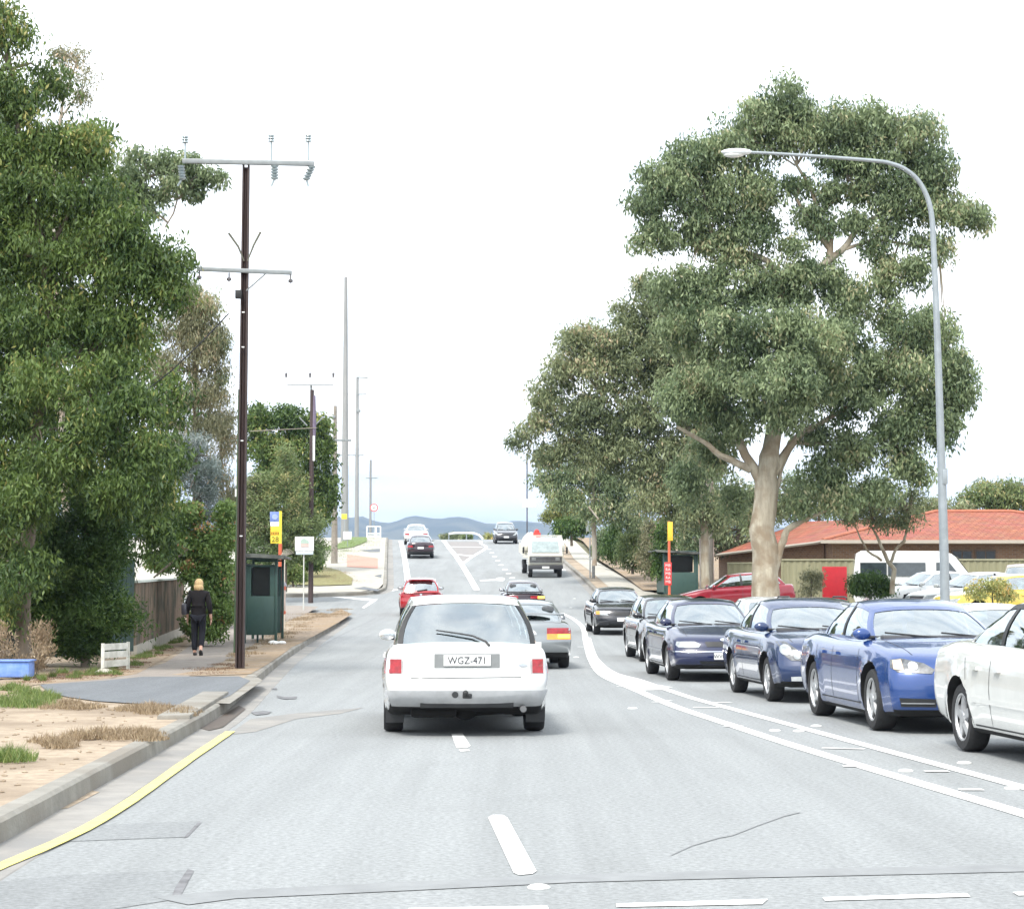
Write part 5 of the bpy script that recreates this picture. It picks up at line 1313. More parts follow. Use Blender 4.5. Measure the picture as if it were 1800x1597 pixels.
# ---- left side
tree('gum_tree', 'tall dense dark tree filling the upper left corner, hanging over the green fence', 'tree', 37, (40, 1165), L_DARK,
     [(-10, 40, 55, 60), (30, 60, 24, 40), (-20, 150, 70, 70), (40, 180, 50, 50), (90, 140, 45, 40, 1), (60, 250, 80, 60), (130, 240, 60, 45), (165, 260, 45, 42), (-10, 280, 80, 80), (60, 340, 100, 70), (150, 350, 80, 60), (200, 400, 70, 60), (270, 430, 60, 36), (300, 455, 42, 42), (300, 510, 42, 42), (240, 480, 80, 60), (150, 460, 90, 70), (40, 440, 100, 80), (-30, 420, 60, 100), (60, 560, 110, 80), (170, 560, 80, 60), (245, 560, 50, 50), (-30, 600, 60, 100), (100, 660, 90, 70, -1), (20, 700, 80, 90), (200, 650, 70, 50), (240, 700, 60, 42, -1), (180, 740, 80, 60, -1), (260, 790, 50, 60, -1), (120, 800, 90, 70, -1), (30, 830, 60, 80), (210, 850, 70, 60, -1), (270, 860, 40, 50), (40, 940, 50, 70, 1), (-30, 800, 50, 120), (-20, 950, 50, 80, 1), (40, 1000, 60, 60, -1), (10, 900, 60, 60, -1), (60, 870, 50, 50, -1), (0, 1060, 50, 50, -.5)],
     limbs=[[(40, 1170, 30), (45, 1000, 26), (55, 880, 24), (60, 760, 22), (90, 600, 18), (80, 450, 18), (40, 300, 12), (20, 120, 6)], [(62, 860, 12), (50, 820, 8), (66, 790, 5)], [(90, 640, 14), (110, 628, 12), (140, 640, 12), (156, 672, 11), (160, 700, 8)], [(90, 500, 14), (170, 460, 9), (260, 440, 5)], [(80, 450, 10), (140, 340, 7), (170, 260, 4)]],
     bark=BARKD, dens=1.1, cr=.42, N=66, size=.15, droop=.8, aspect=.3, seed=40)
tree('gum_tree', 'sparse brownish-leafed treetop sticking out above the dense dark tree', 'tree', 43, (130, 1140), L_BROWN,
     [(135, 100, 32, 28), (110, 130, 30, 34), (150, 140, 22, 32), (105, 90, 20, 14), (140, 170, 24, 18)], limbs=[[(130, 1140, 16), (100, 600, 12), (95, 300, 8), (110, 180, 5), (135, 110, 3)], [(105, 210, 4), (150, 150, 2)]], bark=BARKW, dens=.42, cr=.3, N=44, size=.13, aspect=.24, seed=41)
tree('gum_tree', 'gum with pale bare limbs reaching right towards the tall power pole', 'tree', 50, (215, 1125), L_GUM,
     [(290, 280, 40, 24), (330, 282, 32, 24), (240, 300, 40, 30), (360, 305, 26, 24), (382, 312, 11, 16), (310, 320, 40, 30), (270, 345, 36, 26), (345, 335, 24, 18), (225, 340, 36, 36), (262, 372, 12, 12), (235, 270, 24, 12)],
     limbs=[[(215, 1125, 22), (200, 700, 18), (195, 450, 14), (205, 360, 11), (240, 320, 7), (290, 300, 4)], [(205, 370, 6), (245, 330, 5), (260, 300, 3)], [(290, 400, 3), (305, 375, 3), (312, 350, 3)]], bark=BARKW, dens=.85, cr=.36, N=52, size=.17, seed=42, twigs=True)
tree('gum_tree', 'second dark tree filling in behind the tall one at the upper left', 'tree', 45, (170, 1140), L_DARK,
     [(60, 420, 110, 90), (170, 420, 90, 60), (250, 470, 60, 50), (0, 560, 110, 110), (130, 560, 110, 90), (230, 600, 60, 70), (60, 700, 120, 90), (190, 700, 90, 80), (250, 790, 50, 60), (60, 850, 120, 90), (190, 850, 90, 80), (270, 900, 46, 50), (30, 980, 110, 80), (180, 980, 70, 50), (0, 300, 90, 80), (100, 300, 80, 60), (-20, 180, 80, 80), (-20, 1060, 60, 60), (100, 1050, 110, 60), (260, 860, 60, 70), (275, 945, 45, 42), (300, 800, 40, 50), (300, 700, 40, 60), (150, 250, 60, 60), (190, 330, 50, 40)],
     limbs=[[(170, 1140, 24), (165, 900, 20), (150, 700, 15), (120, 450, 8)]], bark=BARKD, dens=.9, cr=.5, N=54, size=.19, droop=.8, seed=48, twigs=False)
tree('conifer_tree', 'tall olive brown tree with drooping foliage between the dark tree and the tall power pole', 'tree', 55, (345, 1105), L_BROWN,
     [(330, 520, 50, 32), (350, 545, 42, 34), (310, 570, 55, 45), (370, 580, 32, 40), (340, 620, 60, 50), (380, 630, 22, 30), (290, 640, 40, 50), (350, 680, 50, 40), (390, 690, 20, 16), (300, 710, 50, 50), (355, 740, 50, 40), (320, 780, 50, 50)],
     limbs=[[(345, 1105, 16), (345, 900, 14), (345, 700, 10), (340, 560, 5)]], dens=1.15, cr=.42, N=60, size=.15, droop=1.2, aspect=.22, seed=43,
     aux=(L_GUM2, [(355, 530, 40, 30), (380, 590, 24, 34), (330, 500, 26, 18), (385, 660, 14, 20)], 'greener outer foliage'))
tree('small_tree', 'rusty brown bushy tree below the olive brown one, behind the fence', 'tree', 57, (390, 1095), L_BROWN,
     [(380, 740, 32, 30), (398, 780, 26, 40), (385, 830, 30, 40), (400, 880, 26, 40), (370, 700, 24, 22), (405, 730, 14, 16)], limbs=[[(390, 1095, 9), (390, 880, 7), (388, 760, 4)]], dens=1.15, cr=.38, N=52, size=.14, droop=1.0, aspect=.22, seed=44, twigs=False)
tree('small_tree', 'blue-grey leafed small tree behind the paling fence', 'tree', 52, (340, 1110), L_BLUE,
     [(345, 780, 40, 26), (325, 800, 26, 30), (370, 820, 30, 30), (340, 850, 40, 30), (370, 870, 26, 26), (310, 830, 20, 26), (350, 900, 40, 26)], limbs=[[(340, 1110, 10), (342, 920, 8), (345, 800, 5)]], bark=BARKD, dens=.9, cr=.3, N=50, size=.14, aspect=.2, droop=.1, seed=45)
tree('conifer_tree', 'dense dark bushy conifer standing against the green metal fence', 'tree', 39, (150, 1165), L_CON,
     [(150, 1080, 110, 60), (120, 1010, 100, 60), (162, 1040, 52, 60), (140, 940, 90, 60), (180, 900, 70, 50), (190, 975, 50, 50), (160, 860, 60, 40), (90, 960, 50, 60), (120, 1115, 80, 40), (155, 1120, 50, 34), (70, 1090, 50, 50), (130, 1140, 80, 22), (40, 1030, 50, 60)],
     limbs=[[(150, 1170, 18), (150, 1000, 14), (155, 880, 6)]], dens=1.5, cr=.32, N=62, size=.11, droop=-.2, aspect=.3, seed=46, twigs=False)
tree('creeper', 'leafy bright green creeper with reddish tips spilling over the fence by the walker', 'creeper', 51, (350, 1120), L_CREEP,
     [(345, 1000, 34, 30), (370, 960, 40, 40), (330, 960, 30, 34), (390, 1010, 24, 40), (360, 1050, 32, 36), (375, 1085, 26, 26), (345, 1095, 24, 26), (372, 1108, 24, 16), (395, 1070, 20, 34), (310, 930, 34, 34), (290, 980, 40, 26), (395, 950, 26, 34), (400, 900, 20, 30), (330, 900, 34, 26)],
     limbs=[[(350, 1120, 8), (352, 1040, 6), (350, 970, 4)], [(270, 1015, 3, -1), (300, 990, 4, -1), (330, 965, 3, -1)]], dens=1.2, cr=.26, N=52, size=.12, droop=.3, aspect=.5, seed=47, twigs=False)
# beyond the side street
tree('broad_tree', 'broad dark green tree behind the second power pole on the left', 'tree', 108, (510, 1000), L_DARK,
     [(455, 740, 30, 34), (490, 730, 40, 26), (530, 740, 40, 30), (560, 760, 26, 40), (460, 780, 36, 40), (520, 790, 60, 45), (575, 810, 16, 50), (540, 850, 45, 60), (450, 720, 14, 16), (580, 860, 14, 40), (470, 850, 40, 60), (560, 900, 30, 40)],
     limbs=[[(510, 1000, 12), (512, 900, 10), (510, 780, 6)]], dens=1.1, cr=.6, N=52, size=.26, seed=50, aspect=.4)
tree('conifer_tree', 'pointed light olive conifer behind the bus stop pole', 'tree', 90, (500, 1030), L_MID,
     [(502, 800, 18, 26), (503, 840, 36, 36), (500, 880, 50, 40), (505, 930, 60, 40), (470, 900, 40, 40), (540, 920, 36, 44), (450, 880, 30, 60), (500, 970, 60, 34), (450, 960, 40, 44), (550, 965, 30, 30)],
     limbs=[[(500, 1030, 10), (502, 900, 7), (503, 800, 3)]], dens=1.2, cr=.5, N=56, size=.2, droop=.2, aspect=.24, seed=51, twigs=False, aux=(L_BROWN, [(445, 870, 24, 40), (465, 930, 30, 30), (430, 910, 16, 50), (520, 960, 40, 26)], 'dry brown lower foliage'))
tree('shrub', 'rounded fresh green bush beside the side street', 'shrub', 98, (518, 1022), L_GRASS, [(512, 1003, 22, 20), (528, 1010, 14, 12), (500, 1010, 14, 16)], limbs=[[(515, 1022, 4), (515, 1005, 3)]], dens=1.5, cr=.35, N=44, size=.18, seed=52, twigs=False)
tree('shrub', 'dark hedge clump under the real estate sign', 'shrub', 104, (545, 1000), L_CON, [(540, 985, 26, 20), (515, 975, 20, 22), (560, 985, 16, 14), (430, 1000, 24, 30), (460, 1000, 20, 30)], limbs=[[(545, 1005, 4), (542, 985, 3)]], dens=1.4, cr=.4, N=44, size=.2, seed=53, twigs=False)
tree('shrub', 'dry reddish brown bush by the blue panel at the left edge', 'shrub', 34, (60, 1200), L_DRY, [(72, 1120, 16, 34), (75, 1150, 18, 26), (60, 1170, 20, 20), (10, 1150, 18, 30), (30, 1175, 24, 18), (-10, 1120, 20, 30)], limbs=[[(60, 1210, 4), (70, 1150, 2)]], dens=.8, cr=.2, N=50, size=.09, droop=-.8, aspect=.2, seed=54, twigs=False)

# ---- ground-hugging tufts on the left verge
def tufts(name, label, spots, m, seed, h=.10, N=200, r=.22, cat='grass'):
    rng = np.random.default_rng(seed); V = []; 
    K = len(spots) * N
    ps = np.zeros((K, 3)); hs = np.zeros(K)
    for i, (px, py, k) in enumerate(spots):
        g = G(px, py, .15); a = rng.uniform(0, 2 * math.pi, N); q = r * k * np.sqrt(rng.uniform(0, 1, N))
        ps[i * N:(i + 1) * N] = np.array(g) + np.stack([np.cos(a) * q, np.sin(a) * q * 1.6, np.full(N, .012)], 1); hs[i * N:(i + 1) * N] = h * (1.25 - q / (r * k) * .8)
    ln = rng.normal(0, .45, (K, 3)); ln[:, 2] = 1; d = ln * (hs * rng.uniform(.4, 1.2, K))[:, None]
    w = np.stack([rng.normal(0, 1, K), rng.normal(0, 1, K), np.zeros(K)], 1); w /= np.linalg.norm(w, axis=1)[:, None]; w *= .006
    v = np.stack([ps - w, ps + w, ps + d], 1)
    me = bpy.data.meshes.new(name); me.from_pydata(v.reshape(-1, 3).tolist(), [], [(3 * i, 3 * i + 1, 3 * i + 2) for i in range(K)])
    at = me.attributes.new('tone', 'FLOAT', 'POINT'); at.data.foreach_set('value', np.repeat(np.clip(rng.uniform(0, 1, K), 0, 1), 3).astype(np.float32))
    me.materials.append(m); o = bpy.data.objects.new(name, me); COL.objects.link(o); tag(o, label, cat, kind='stuff'); return o
rr = random.Random(5)
def line(a, b, n, k): return [(a[0] + (b[0] - a[0]) * i / (n - 1) + rr.uniform(-7, 7), a[1] + (b[1] - a[1]) * i / (n - 1) + rr.uniform(-6, 6), k * rr.uniform(.35, 1.25)) for i in range(n)]
tufts('dry_grass', 'dry brown grass tufts on the sandy verge', line((230, 1246), (335, 1256), 16, 1) + line((140, 1294), (270, 1296), 18, 1) + line((80, 1308), (120, 1310), 7, .8) + line((95, 1240), (160, 1243), 9, .8), L_DRY, 60, h=.09)
tufts('weeds', 'green weeds growing by the driveway edge', line((5, 1236), (75, 1240), 16, 1.2) + line((10, 1212), (90, 1228), 14, 1) + line((0, 1334), (36, 1334), 6, .9) + line((232, 1165), (320, 1125), 16, .8) + line((330, 1115), (372, 1096), 10, .9) + line((195, 1182), (204, 1184), 3, .6) + line((40, 1195), (180, 1186), 12, .5), L_GRASS, 61, h=.13, N=160)
tufts('verge_grass', 'thin dry grass on the bus stop verge', line((520, 1090), (610, 1074), 26, 1.8) + line((470, 1130), (530, 1100), 16, 1.2) + line((505, 1012), (610, 1020), 24, 3) + line((540, 1002), (600, 1008), 16, 3) + line((410, 1160), (440, 1140), 8, .8), L_DRY, 62, h=.10, N=120, r=.4)
tufts('bank_grass', 'short green grass on the bank beyond the side street', line((560, 985), (640, 950), 26, 4) + line((500, 995), (555, 975), 18, 4) + line((600, 962), (640, 956), 12, 4), L_GRASS, 63, h=.16, N=120, r=.5)
tufts('leaf_litter', 'fallen leaves and twigs along the foot of the fence', line((60, 1196), (200, 1182), 22, 1) + line((205, 1178), (300, 1140), 14, 1) + line((420, 1168), (360, 1180), 10, 1), leaf_mat('leaf_fallen', (.10, .06, .035), (.32, .20, .12), (.45, .35, .25)), 64, h=.04, N=140, r=.35, cat='leaf litter')
rr2 = random.Random(9); mb = MB()
for i in range(160):
    px, py = (rr2.uniform(0, 300), rr2.uniform(1232, 1400)); g = G(px, py, .15)
    if g.x < kerb_left(g.y) - .3: mb.blob((g.x, g.y, g.z + .005), (rr2.uniform(.01, .03), rr2.uniform(.01, .03), .01), 6, 4, .2)
o = mb.build('pebbles', SAND); tag(o, 'scattered pebbles on the sandy verge', 'pebbles', kind='stuff')
# ---------------------------------------------------------------- buildings, fences, street furniture
GALV = mat('galvanised_steel', (.30, .335, .355), .45, metal=.35, var=.12, scale=5)
POLEB = mat('rusted_pole', (.030, .020, .019), .7, c2=(.065, .042, .038), scale=3, stretch=(1, 1, .15), bump=.4)
POLEG = mat('grey_pole', (.22, .23, .23), .7, c2=(.30, .30, .295), scale=3, stretch=(1, 1, .15), bump=.2)
POLEC = mat('stobie_concrete', (.20, .18, .15), .85, c2=(.29, .26, .22), scale=4, bump=.4)
ARM = mat('crossarm_steel', (.24, .26, .265), .5, metal=.2, var=.15)
PORC = mat('porcelain', (.30, .36, .38), .25, var=.2, coat=1)
PORCD = mat('porcelain_brown', (.07, .06, .06), .3, var=.2, coat=1)
DGREEN = mat('dark_green_steel', (.036, .080, .070), .5, var=.15, bump=.1, c3=(.04, .085, .07), s3=2)
SHELTER_SHADE = mat('shelter_shadow_panel', (.012, .016, .014), .35, var=.3)
ORNG = mat('orange_red_paint', (.62, .13, .06), .5, var=.12)
YELP = mat('sign_yellow', (.82, .66, .06), .5, var=.06)
ORP = mat('sign_orange', (.85, .52, .05), .5, var=.06)
BLUEP = mat('sign_blue', (.13, .20, .48), .5, c2=(.22, .30, .60), scale=14)
WHP = mat('sign_white', (.78, .79, .78), .5, var=.05)
WOODF = mat('paling_wood', (.15, .105, .075), .95, c2=(.29, .22, .16), scale=11, stretch=(1, 1, .07), bump=1.0, c3=(.10, .10, .07), s3=1.5)
def at(px, py, Y): return P(px, py, Y)
def ground_at(px, Y, lift=.15):
    return Vector(((px - CX) / F * Y, Y, T(Y) + lift))
def PX(n): return n  # readability

def insulator(mb, c, n=3, r=.07, h=.05, up=1):
    prof = []
    for i in range(n): prof += [(r * .4, i * h * up), (r, i * h * up + .01 * up), (r * .85, (i + .7) * h * up)]
    prof.append((.012, n * h * up)); mb.lathe(prof, 10, 'z', c)

# big pole
b = ground_at(424, 38.0); s = F / 38
def zat(py, Y): return P(CX, py, Y).z
pr = empty('power_pole', b); tag(pr, 'tall dark power pole with two crossarms standing on the verge by the bus shelter', 'power pole', 'power poles')
H_ = zat(290, 38) - b.z; lean = P(435, 290, 38).x - P(424, 1172, 38).x
def pp(h): return Vector((lean * h / H_, 0, h))
mb = MB()
for sx in (-1, 1):
    pts = [pp(h) + Vector((sx * (.066 - .018 * h / H_), 0, 0)) for h in (-.2, H_ * .3, H_ * .6, H_)]
    for i in range(3):
        a, c = pts[i], pts[i + 1]; vs = []
        for q in (a, c):
            for dx, dy in ((-.014, -.07), (.014, -.07), (.014, .07), (-.014, .07)): vs.append((q.x + dx, q.y + dy, q.z))
        mb.add(vs, [(0, 1, 5, 4), (1, 2, 6, 5), (2, 3, 7, 6), (3, 0, 4, 7)])
mb.build('steel_flange', POLEB, pr, smooth=0)
mb = MB(); mb.tube([pp(-.2), pp(H_ * .5), pp(H_ - .05)], [.060, .050, .042], 4); mb.build('pole_core', POLEB, pr)
mb = MB(); mb.tube([pp(.3) + Vector((-.10, -.04, 0)), pp(H_ * .55) + Vector((-.075, -.04, 0))], .018, 6); mb.build('conduit', mat('green_conduit', (.06, .10, .05), .6), pr)
def onp(px, py, Y, root): return P(px, py, Y) - root.location
def arm(root, Y, p0, p1, th=.09, m=ARM):
    a, c = onp(*p0, Y, root), onp(*p1, Y, root); mb = MB(); d = (c - a); L = d.length
    R_ = d.to_track_quat('X', 'Z').to_matrix(); mb.box((a + c) / 2 + Vector((0, -.10, 0)), (L, th * .8, th), R_, bev=.01); return mb.build('crossarm', m, root)
arm(pr, 38, (322, 285), (553, 290)); arm(pr, 38, (348, 474), (514, 481), .08)
for px, py in ((327, 282), (478, 284), (543, 284)):
    q = onp(px, py, 38, pr); top = onp(px, 250 if px > 330 else 252, 38, pr)
    mb = MB(); mb.tube([q + Vector((0, -.1, 0)), top + Vector((0, -.1, 0))], .018, 6); insulator(mb, top + Vector((0, -.1, -.02)), 3, .065, .05); mb.build('pin_insulator', PORC, pr)
for px, py, dx in ((320, 290, .02), (484, 290, 0), (549, 291, -.08)):
    q = onp(px, py, 38, pr) + Vector((0, -.1, 0)); mb = MB()
    for k in range(5): mb.lathe([(.02, 0), (.075, -.01), (.06, -.04), (.02, -.055)], 10, 'z', q + Vector((dx * k * .3, 0, -.03 - .055 * k)))
    mb.tube([q + Vector((dx * 1.2, 0, -.28)), q + Vector((-.06, 0, -.42))], .02, 6); mb.build('fuse_insulator', PORC, pr)
for px, py in ((352, 484), (404, 487), (512, 490)):
    q = onp(px, py - 6, 38, pr) + Vector((0, -.1, 0)); mb = MB(); mb.tube([q, q + Vector((0, 0, -.10))], .015, 6); mb.lathe([(.02, -.08), (.045, -.10), (.045, -.14), (.01, -.16)], 10, 'z', q); mb.build('spool_insulator', PORCD, pr)
mb = MB()
for l in ([(430, 460), (420, 435), (403, 411)], [(436, 460), (447, 432), (459, 409)]): mb.tube([onp(*q, 38, pr) + Vector((0, -.08, 0)) for q in l], [.012, .02, .022], 6)
mb.build('brace_arm', mat('lichen_steel', (.12, .12, .09), .8, var=.3), pr)
mb = MB(); mb.tube([onp(468, 483, 38, pr) + Vector((0, -.12, 0)), onp(434, 512, 38, pr) + Vector((0, -.08, 0))], .014, 6); mb.build('strut', ARM, pr)
mb = MB(); mb.box(onp(421, 519, 38, pr) + Vector((0, -.12, 0)), (.12, .1, .16), bev=.01); mb.build('junction_box', BLACK, pr)
for py in (550, 611, 775, 942):
    mb = MB(); mb.box(onp(429 - (py - 550) * .01, py, 38, pr) + Vector((0, -.1, 0)), (.05, .02, .02)); mb.build('pole_bolt', WHP, pr)
mb = MB(); mb.box(onp(415, 845, 38, pr) + Vector((-.0, -.02, 0)), (.03, .06, .16)); mb.box(onp(415, 866, 38, pr) + Vector((-.0, -.02, 0)), (.03, .06, .14)); mb.build('number_tag', WHP, pr)
# service wire to the trees
mb = MB(); A_, B_ = P(402, 551, 38.5), P(150, 748, 38.5)
mb.tube([A_.lerp(B_, t) + Vector((0, 0, -.25 * math.sin(math.pi * t))) for t in (0, .2, .4, .6, .8, 1)], .012, 4); o = mb.build('service_wire', mat('wire_black', (.03, .03, .035), .6)); tag(o, 'thin dark service wire running from the left trees to the tall pole', 'wire')

def small_pole(px, Y, toppy, w0, w1, m, label, arms=(), name='power_pole', group='power poles', extra=None, basez=None, lean=0):
    b = ground_at(px, Y, .15)
    if basez is not None: b.z = basez
    r = empty(name, b); tag(r, label, 'power pole', group)
    h = zat(toppy, Y) - b.z; s = F / Y
    mb = MB(); mb.tube([Vector((0, 0, -.3)), Vector((lean * .5, 0, h * .5)), Vector((lean, 0, h))], [w0 / s / 2, (w0 + w1) / s / 4, w1 / s / 2], 10); mb.build('shaft', m, r)
    for a in arms:
        arm(r, Y, a[0], a[1], a[2] if len(a) > 2 else .10, a[3] if len(a) > 3 else ARM)
    if extra: extra(r)
    return r
def ex2(r):
    Y = 90
    mb = MB(); mb.tube([onp(547, 690, Y, r), onp(547, 676, Y, r)], .05, 8); mb.build('pole_cap', ARM, r)
    for px in (503, 545, 586):
        mb = MB(); q = onp(px, 659, Y, r); mb.tube([onp(px, 676, Y, r), q], .012, 5); insulator(mb, q + Vector((0, 0, -.1)), 3, .07, .07); mb.build('pin_insulator', PORCD, r)
    mb = MB(); mb.tube([onp(552, 695, Y, r), onp(552, 745, Y, r), onp(551, 810, Y, r)], [.07, .10, .04], 8); mb.build('cable_termination', mat('purple_grey', (.16, .13, .19), .6), r)
    mb = MB(); mb.tube([onp(551, 766, Y, r) + Vector((.03, -.14, 0)), onp(551, 810, Y, r) + Vector((.03, -.14, 0))], .05, 8); mb.build('riser_guard', WHP, r)
    mb = MB(); mb.tube([onp(526, 733, Y, r), onp(540, 748, Y, r)], .03, 6); mb.tube([onp(568, 733, Y, r), onp(553, 748, Y, r)], .03, 6); mb.build('brace_arm', ARM, r)
    a, c = onp(513, 921, Y, r), onp(545, 929, Y, r); mb = MB(); mb.box(((a.x + c.x) / 2, -.15, (a.z + c.z) / 2), (abs(c.x - a.x), .04, .20)); sg = mb.build('street_name_sign', WHP, r)
small_pole(547, 90, 685, 9, 7, POLEB, 'dark power pole on the side street corner, with a white street name plate', arms=[((505, 676.5), (586, 677), .05), ((440, 758), (558, 752), .035, POLEC)], extra=ex2)
small_pole(588, 118, 713, 12, 6, POLEC, 'pale brown power pole on the grass mound beyond the side street', arms=[((556, 773), (618, 774), .12), ((578, 733), (590, 733), .12)])
small_pole(606, 150, 487, 14, 6, POLEG, 'very tall thick grey transmission pole left of the crest', lean=-.02)
small_pole(627, 190, 663, 8, 5, POLEG, 'grey power pole with short arms to its right, next to the transmission pole', arms=[((627, 663), (647, 664), .12), ((627, 693), (645, 693), .12), ((627, 722), (634, 722), .3), ((590, 800), (640, 800), .10)], basez=5.4)
small_pole(651, 262, 808, 5, 4, POLEG, 'faint distant pole beyond the crest, above the speed sign', arms=[((643, 840), (664, 840), .12)], basez=-2)
# yellow plate on transmission pole and small white sign
def post_sign(name, label, cat, px, Y, topy, plates, postw=.05, postm=GALV, lift=.15, group=None):
    b = ground_at(px, Y, lift); r = empty(name, b); tag(r, label, cat, group)
    h = zat(topy, Y) - b.z
    mb = MB(); mb.tube([(0, 0, -.1), (0, 0, h)], postw / 2, 8); mb.build('post', postm, r)
    for (x0, y0, x1, y1, m, nm) in plates:
        a, c = onp(x0, y0, Y, r), onp(x1, y1, Y, r); mb = MB(); mb.box(((a.x + c.x) / 2, -.05 - postw / 2, (a.z + c.z) / 2), (abs(c.x - a.x), .025, abs(a.z - c.z)), bev=.01); mb.build(nm, m, r)
    return r
post_sign('warning_sign', 'small yellow sign plate in front of the transmission pole', 'sign', 605.5, 148, 903, [(600.5, 903, 610, 912, YELP, 'plate')], .04)
post_sign('direction_sign', 'little white sign on a short post on the green bank beyond the side street', 'sign', 611, 140, 935, [(604, 934, 618, 948, WHP, 'plate')], .05)
# speed sign
r = post_sign('speed_sign', 'round white speed sign with a red ring above the left kerb at the crest', 'sign', 657.5, 165, 886, [], .06)
for (rad, m, yo, nm) in ((.33, mat('ring_red', (.60, .12, .12), .5, var=.08), -.04, 'ring'), (.245, WHP, -.055, 'face')):
    q = onp(657.5, 892, 165, r); mb = MB(); mb.lathe([(.001, yo), (rad, yo), (rad, yo + .02), (.001, yo + .02)], 24, 'y', (q.x, 0, q.z)); mb.build(nm, m, r)
text_mesh('60', .26, 'digits', PLTXT, r, (q.x, -.066, q.z), (math.pi / 2, 0, 0), ext=.003)
# white railings near the crest
for i, (x0, x1) in enumerate(((645, 660), (661, 669))):
    Y = 160; b = ground_at(x0, Y); r = empty('railing', b); tag(r, ['wider white pedestrian railing at the crest, left of the kerb', 'narrow white pedestrian railing at the crest, nearest the kerb'][i], 'railing', 'white railings at the crest')
    a, c = onp(x0, 925, Y, r), onp(x1, 925, Y, r)
    for x in (a.x, c.x):
        mb = MB(); mb.tube([(x, 0, -.1), (x, 0, a.z)], .05, 8); mb.build('post', WHP, r)
    for z in (a.z, a.z - .55): mb = MB(); mb.tube([(a.x, 0, z), (c.x, 0, z)], .035, 8); mb.build('rail', WHP, r)
    mb = MB(); mb.box(((a.x + c.x) / 2, 0, .12), (c.x - a.x, .05, .22)); mb.build('kick_board', mat('pale_board', (.50, .52, .50), .7), r)
# guard rail on the crest
Y = 178; pts = [(789, 938), (800, 936.5), (820, 936.5), (834, 937), (842, 940), (848, 946)]
b = Vector((P(820, 940, Y).x, Y, T(Y))); r = empty('guard_rail', b); tag(r, 'low curved white guard rail across the traffic island at the crest', 'guard rail')
mb = MB(); pl = [onp(a, c, Y - (5 if i == 5 else 0), r) for i, (a, c) in enumerate(pts)]; mb.tube(pl, .09, 8); mb.build('rail', WHP, r)
for i in (0, 2, 4):
    mb = MB(); mb.tube([pl[i], (pl[i].x, pl[i].y, -1.0)], .05, 6); mb.build('post', GALV, r)

# bus shelter (left)
def shelter(base, w, dep, h, label, rz=0.0):
    r = empty('bus_shelter', base, rz); tag(r, label, 'bus shelter', 'dark green bus shelters')
    # x across (towards road), y along road; near end wall at y=0
    for x in (-w / 2, w / 2):
        for y in (0, dep):
            mb = MB(); mb.box((x, y, h / 2), (.07, .07, h), bev=.008); mb.build('post', DGREEN, r)
    for y in (0, dep):
        mb = MB(); mb.box((0, y, .72), (w - .08, .04, 1.0), bev=.005); mb.build('end_panel', DGREEN, r)
        mb = MB()
        for sx in (-1, 1): mb.box((sx * (w / 2 - .10), y, 1.62), (.12, .045, .80))
        mb.box((0, y, 2.0), (w - .08, .045, .05)); mb.box((0, y, 2.18), (w - .08, .045, .05)); mb.build('end_frame', DGREEN, r)
    mb = MB(); mb.box((-w / 2 - .005, dep / 2, 1.2), (.04, dep - .08, 1.75)); mb.build('back_panel', DGREEN, r)
    mb = MB(); mb.box((-w / 2 + .30, dep / 2, .48), (.36, dep - .4, .05)); mb.box((-w / 2 + .30, .5, .24), (.05, .05, .46)); mb.box((-w / 2 + .30, dep - .5, .24), (.05, .05, .46)); mb.build('bench', DGREEN, r)
    mb = MB(); mb.box((0, dep / 2 + .1, 1.60), (w - .32, dep * .8, .72)); mb.box((0, dep * .9, 1.6), (w - .2, .1, .8)); mb.build('interior_shade', SHELTER_SHADE, r)  # dark block painting the shade inside the shelter behind the end openings
    mb = MB(); mb.box((0, dep / 2, h + .05), (w * 1.55, dep + .6, .06), Matrix.Rotation(.05, 3, 'Y'), bev=.01)
    mb.box((0, -.30, h + .03), (w * 1.55, .05, .10), Matrix.Rotation(.05, 3, 'Y')); mb.build('roof', mat('shelter_roof', (.035, .04, .04), .5, var=.3, c3=(.16, .17, .15), s3=1.5), r)
    return r
gs = ground_at(459, 53); shelter(gs, .80, 3.0, 2.22, 'dark green bus shelter with flat roof on the left footpath, behind the tall pole', rz=.055)
gs2 = Vector((P(1197, 1035, 93).x, 93, LZ(P(1197, 1035, 93).x, 93))); shelter(gs2, 1.5, 2.6, 2.1, 'dark green bus shelter under the gums on the right, behind the red pole', rz=.05)
mb = MB(); mb.blob((0, 0, 0), (.16, .12, .06), 10, 6, .2); mb.blob((.2, .1, 0), (.12, .09, .05), 10, 6, .2); o = mb.build('litter', WHP, smooth=60); g = ground_at(483, 52.4); o.location = (g.x, g.y, g.z + .04); tag(o, 'crumpled white litter at the foot of the left bus shelter', 'litter')
# palm-ish dry branch on the roof
mb = MB(); q = P(498, 983, 53.2)
for k in range(9):
    a = -.4 + k * .16; mb.tube([q + Vector((-.35 + .03 * k, 0, -.0)), q + Vector((.0 + .1 * math.sin(a), .02 * k, .12)), q + Vector((.10 + .22 * math.sin(a), .02 * k, .28 * math.cos(a)))], [.012, .012, .004], 5)
o = mb.build('dry_branch', mat('bleached_wood', (.55, .50, .40), .9, var=.15)); tag(o, 'bleached dry branch lying on the edge of the left shelter roof', 'branch')

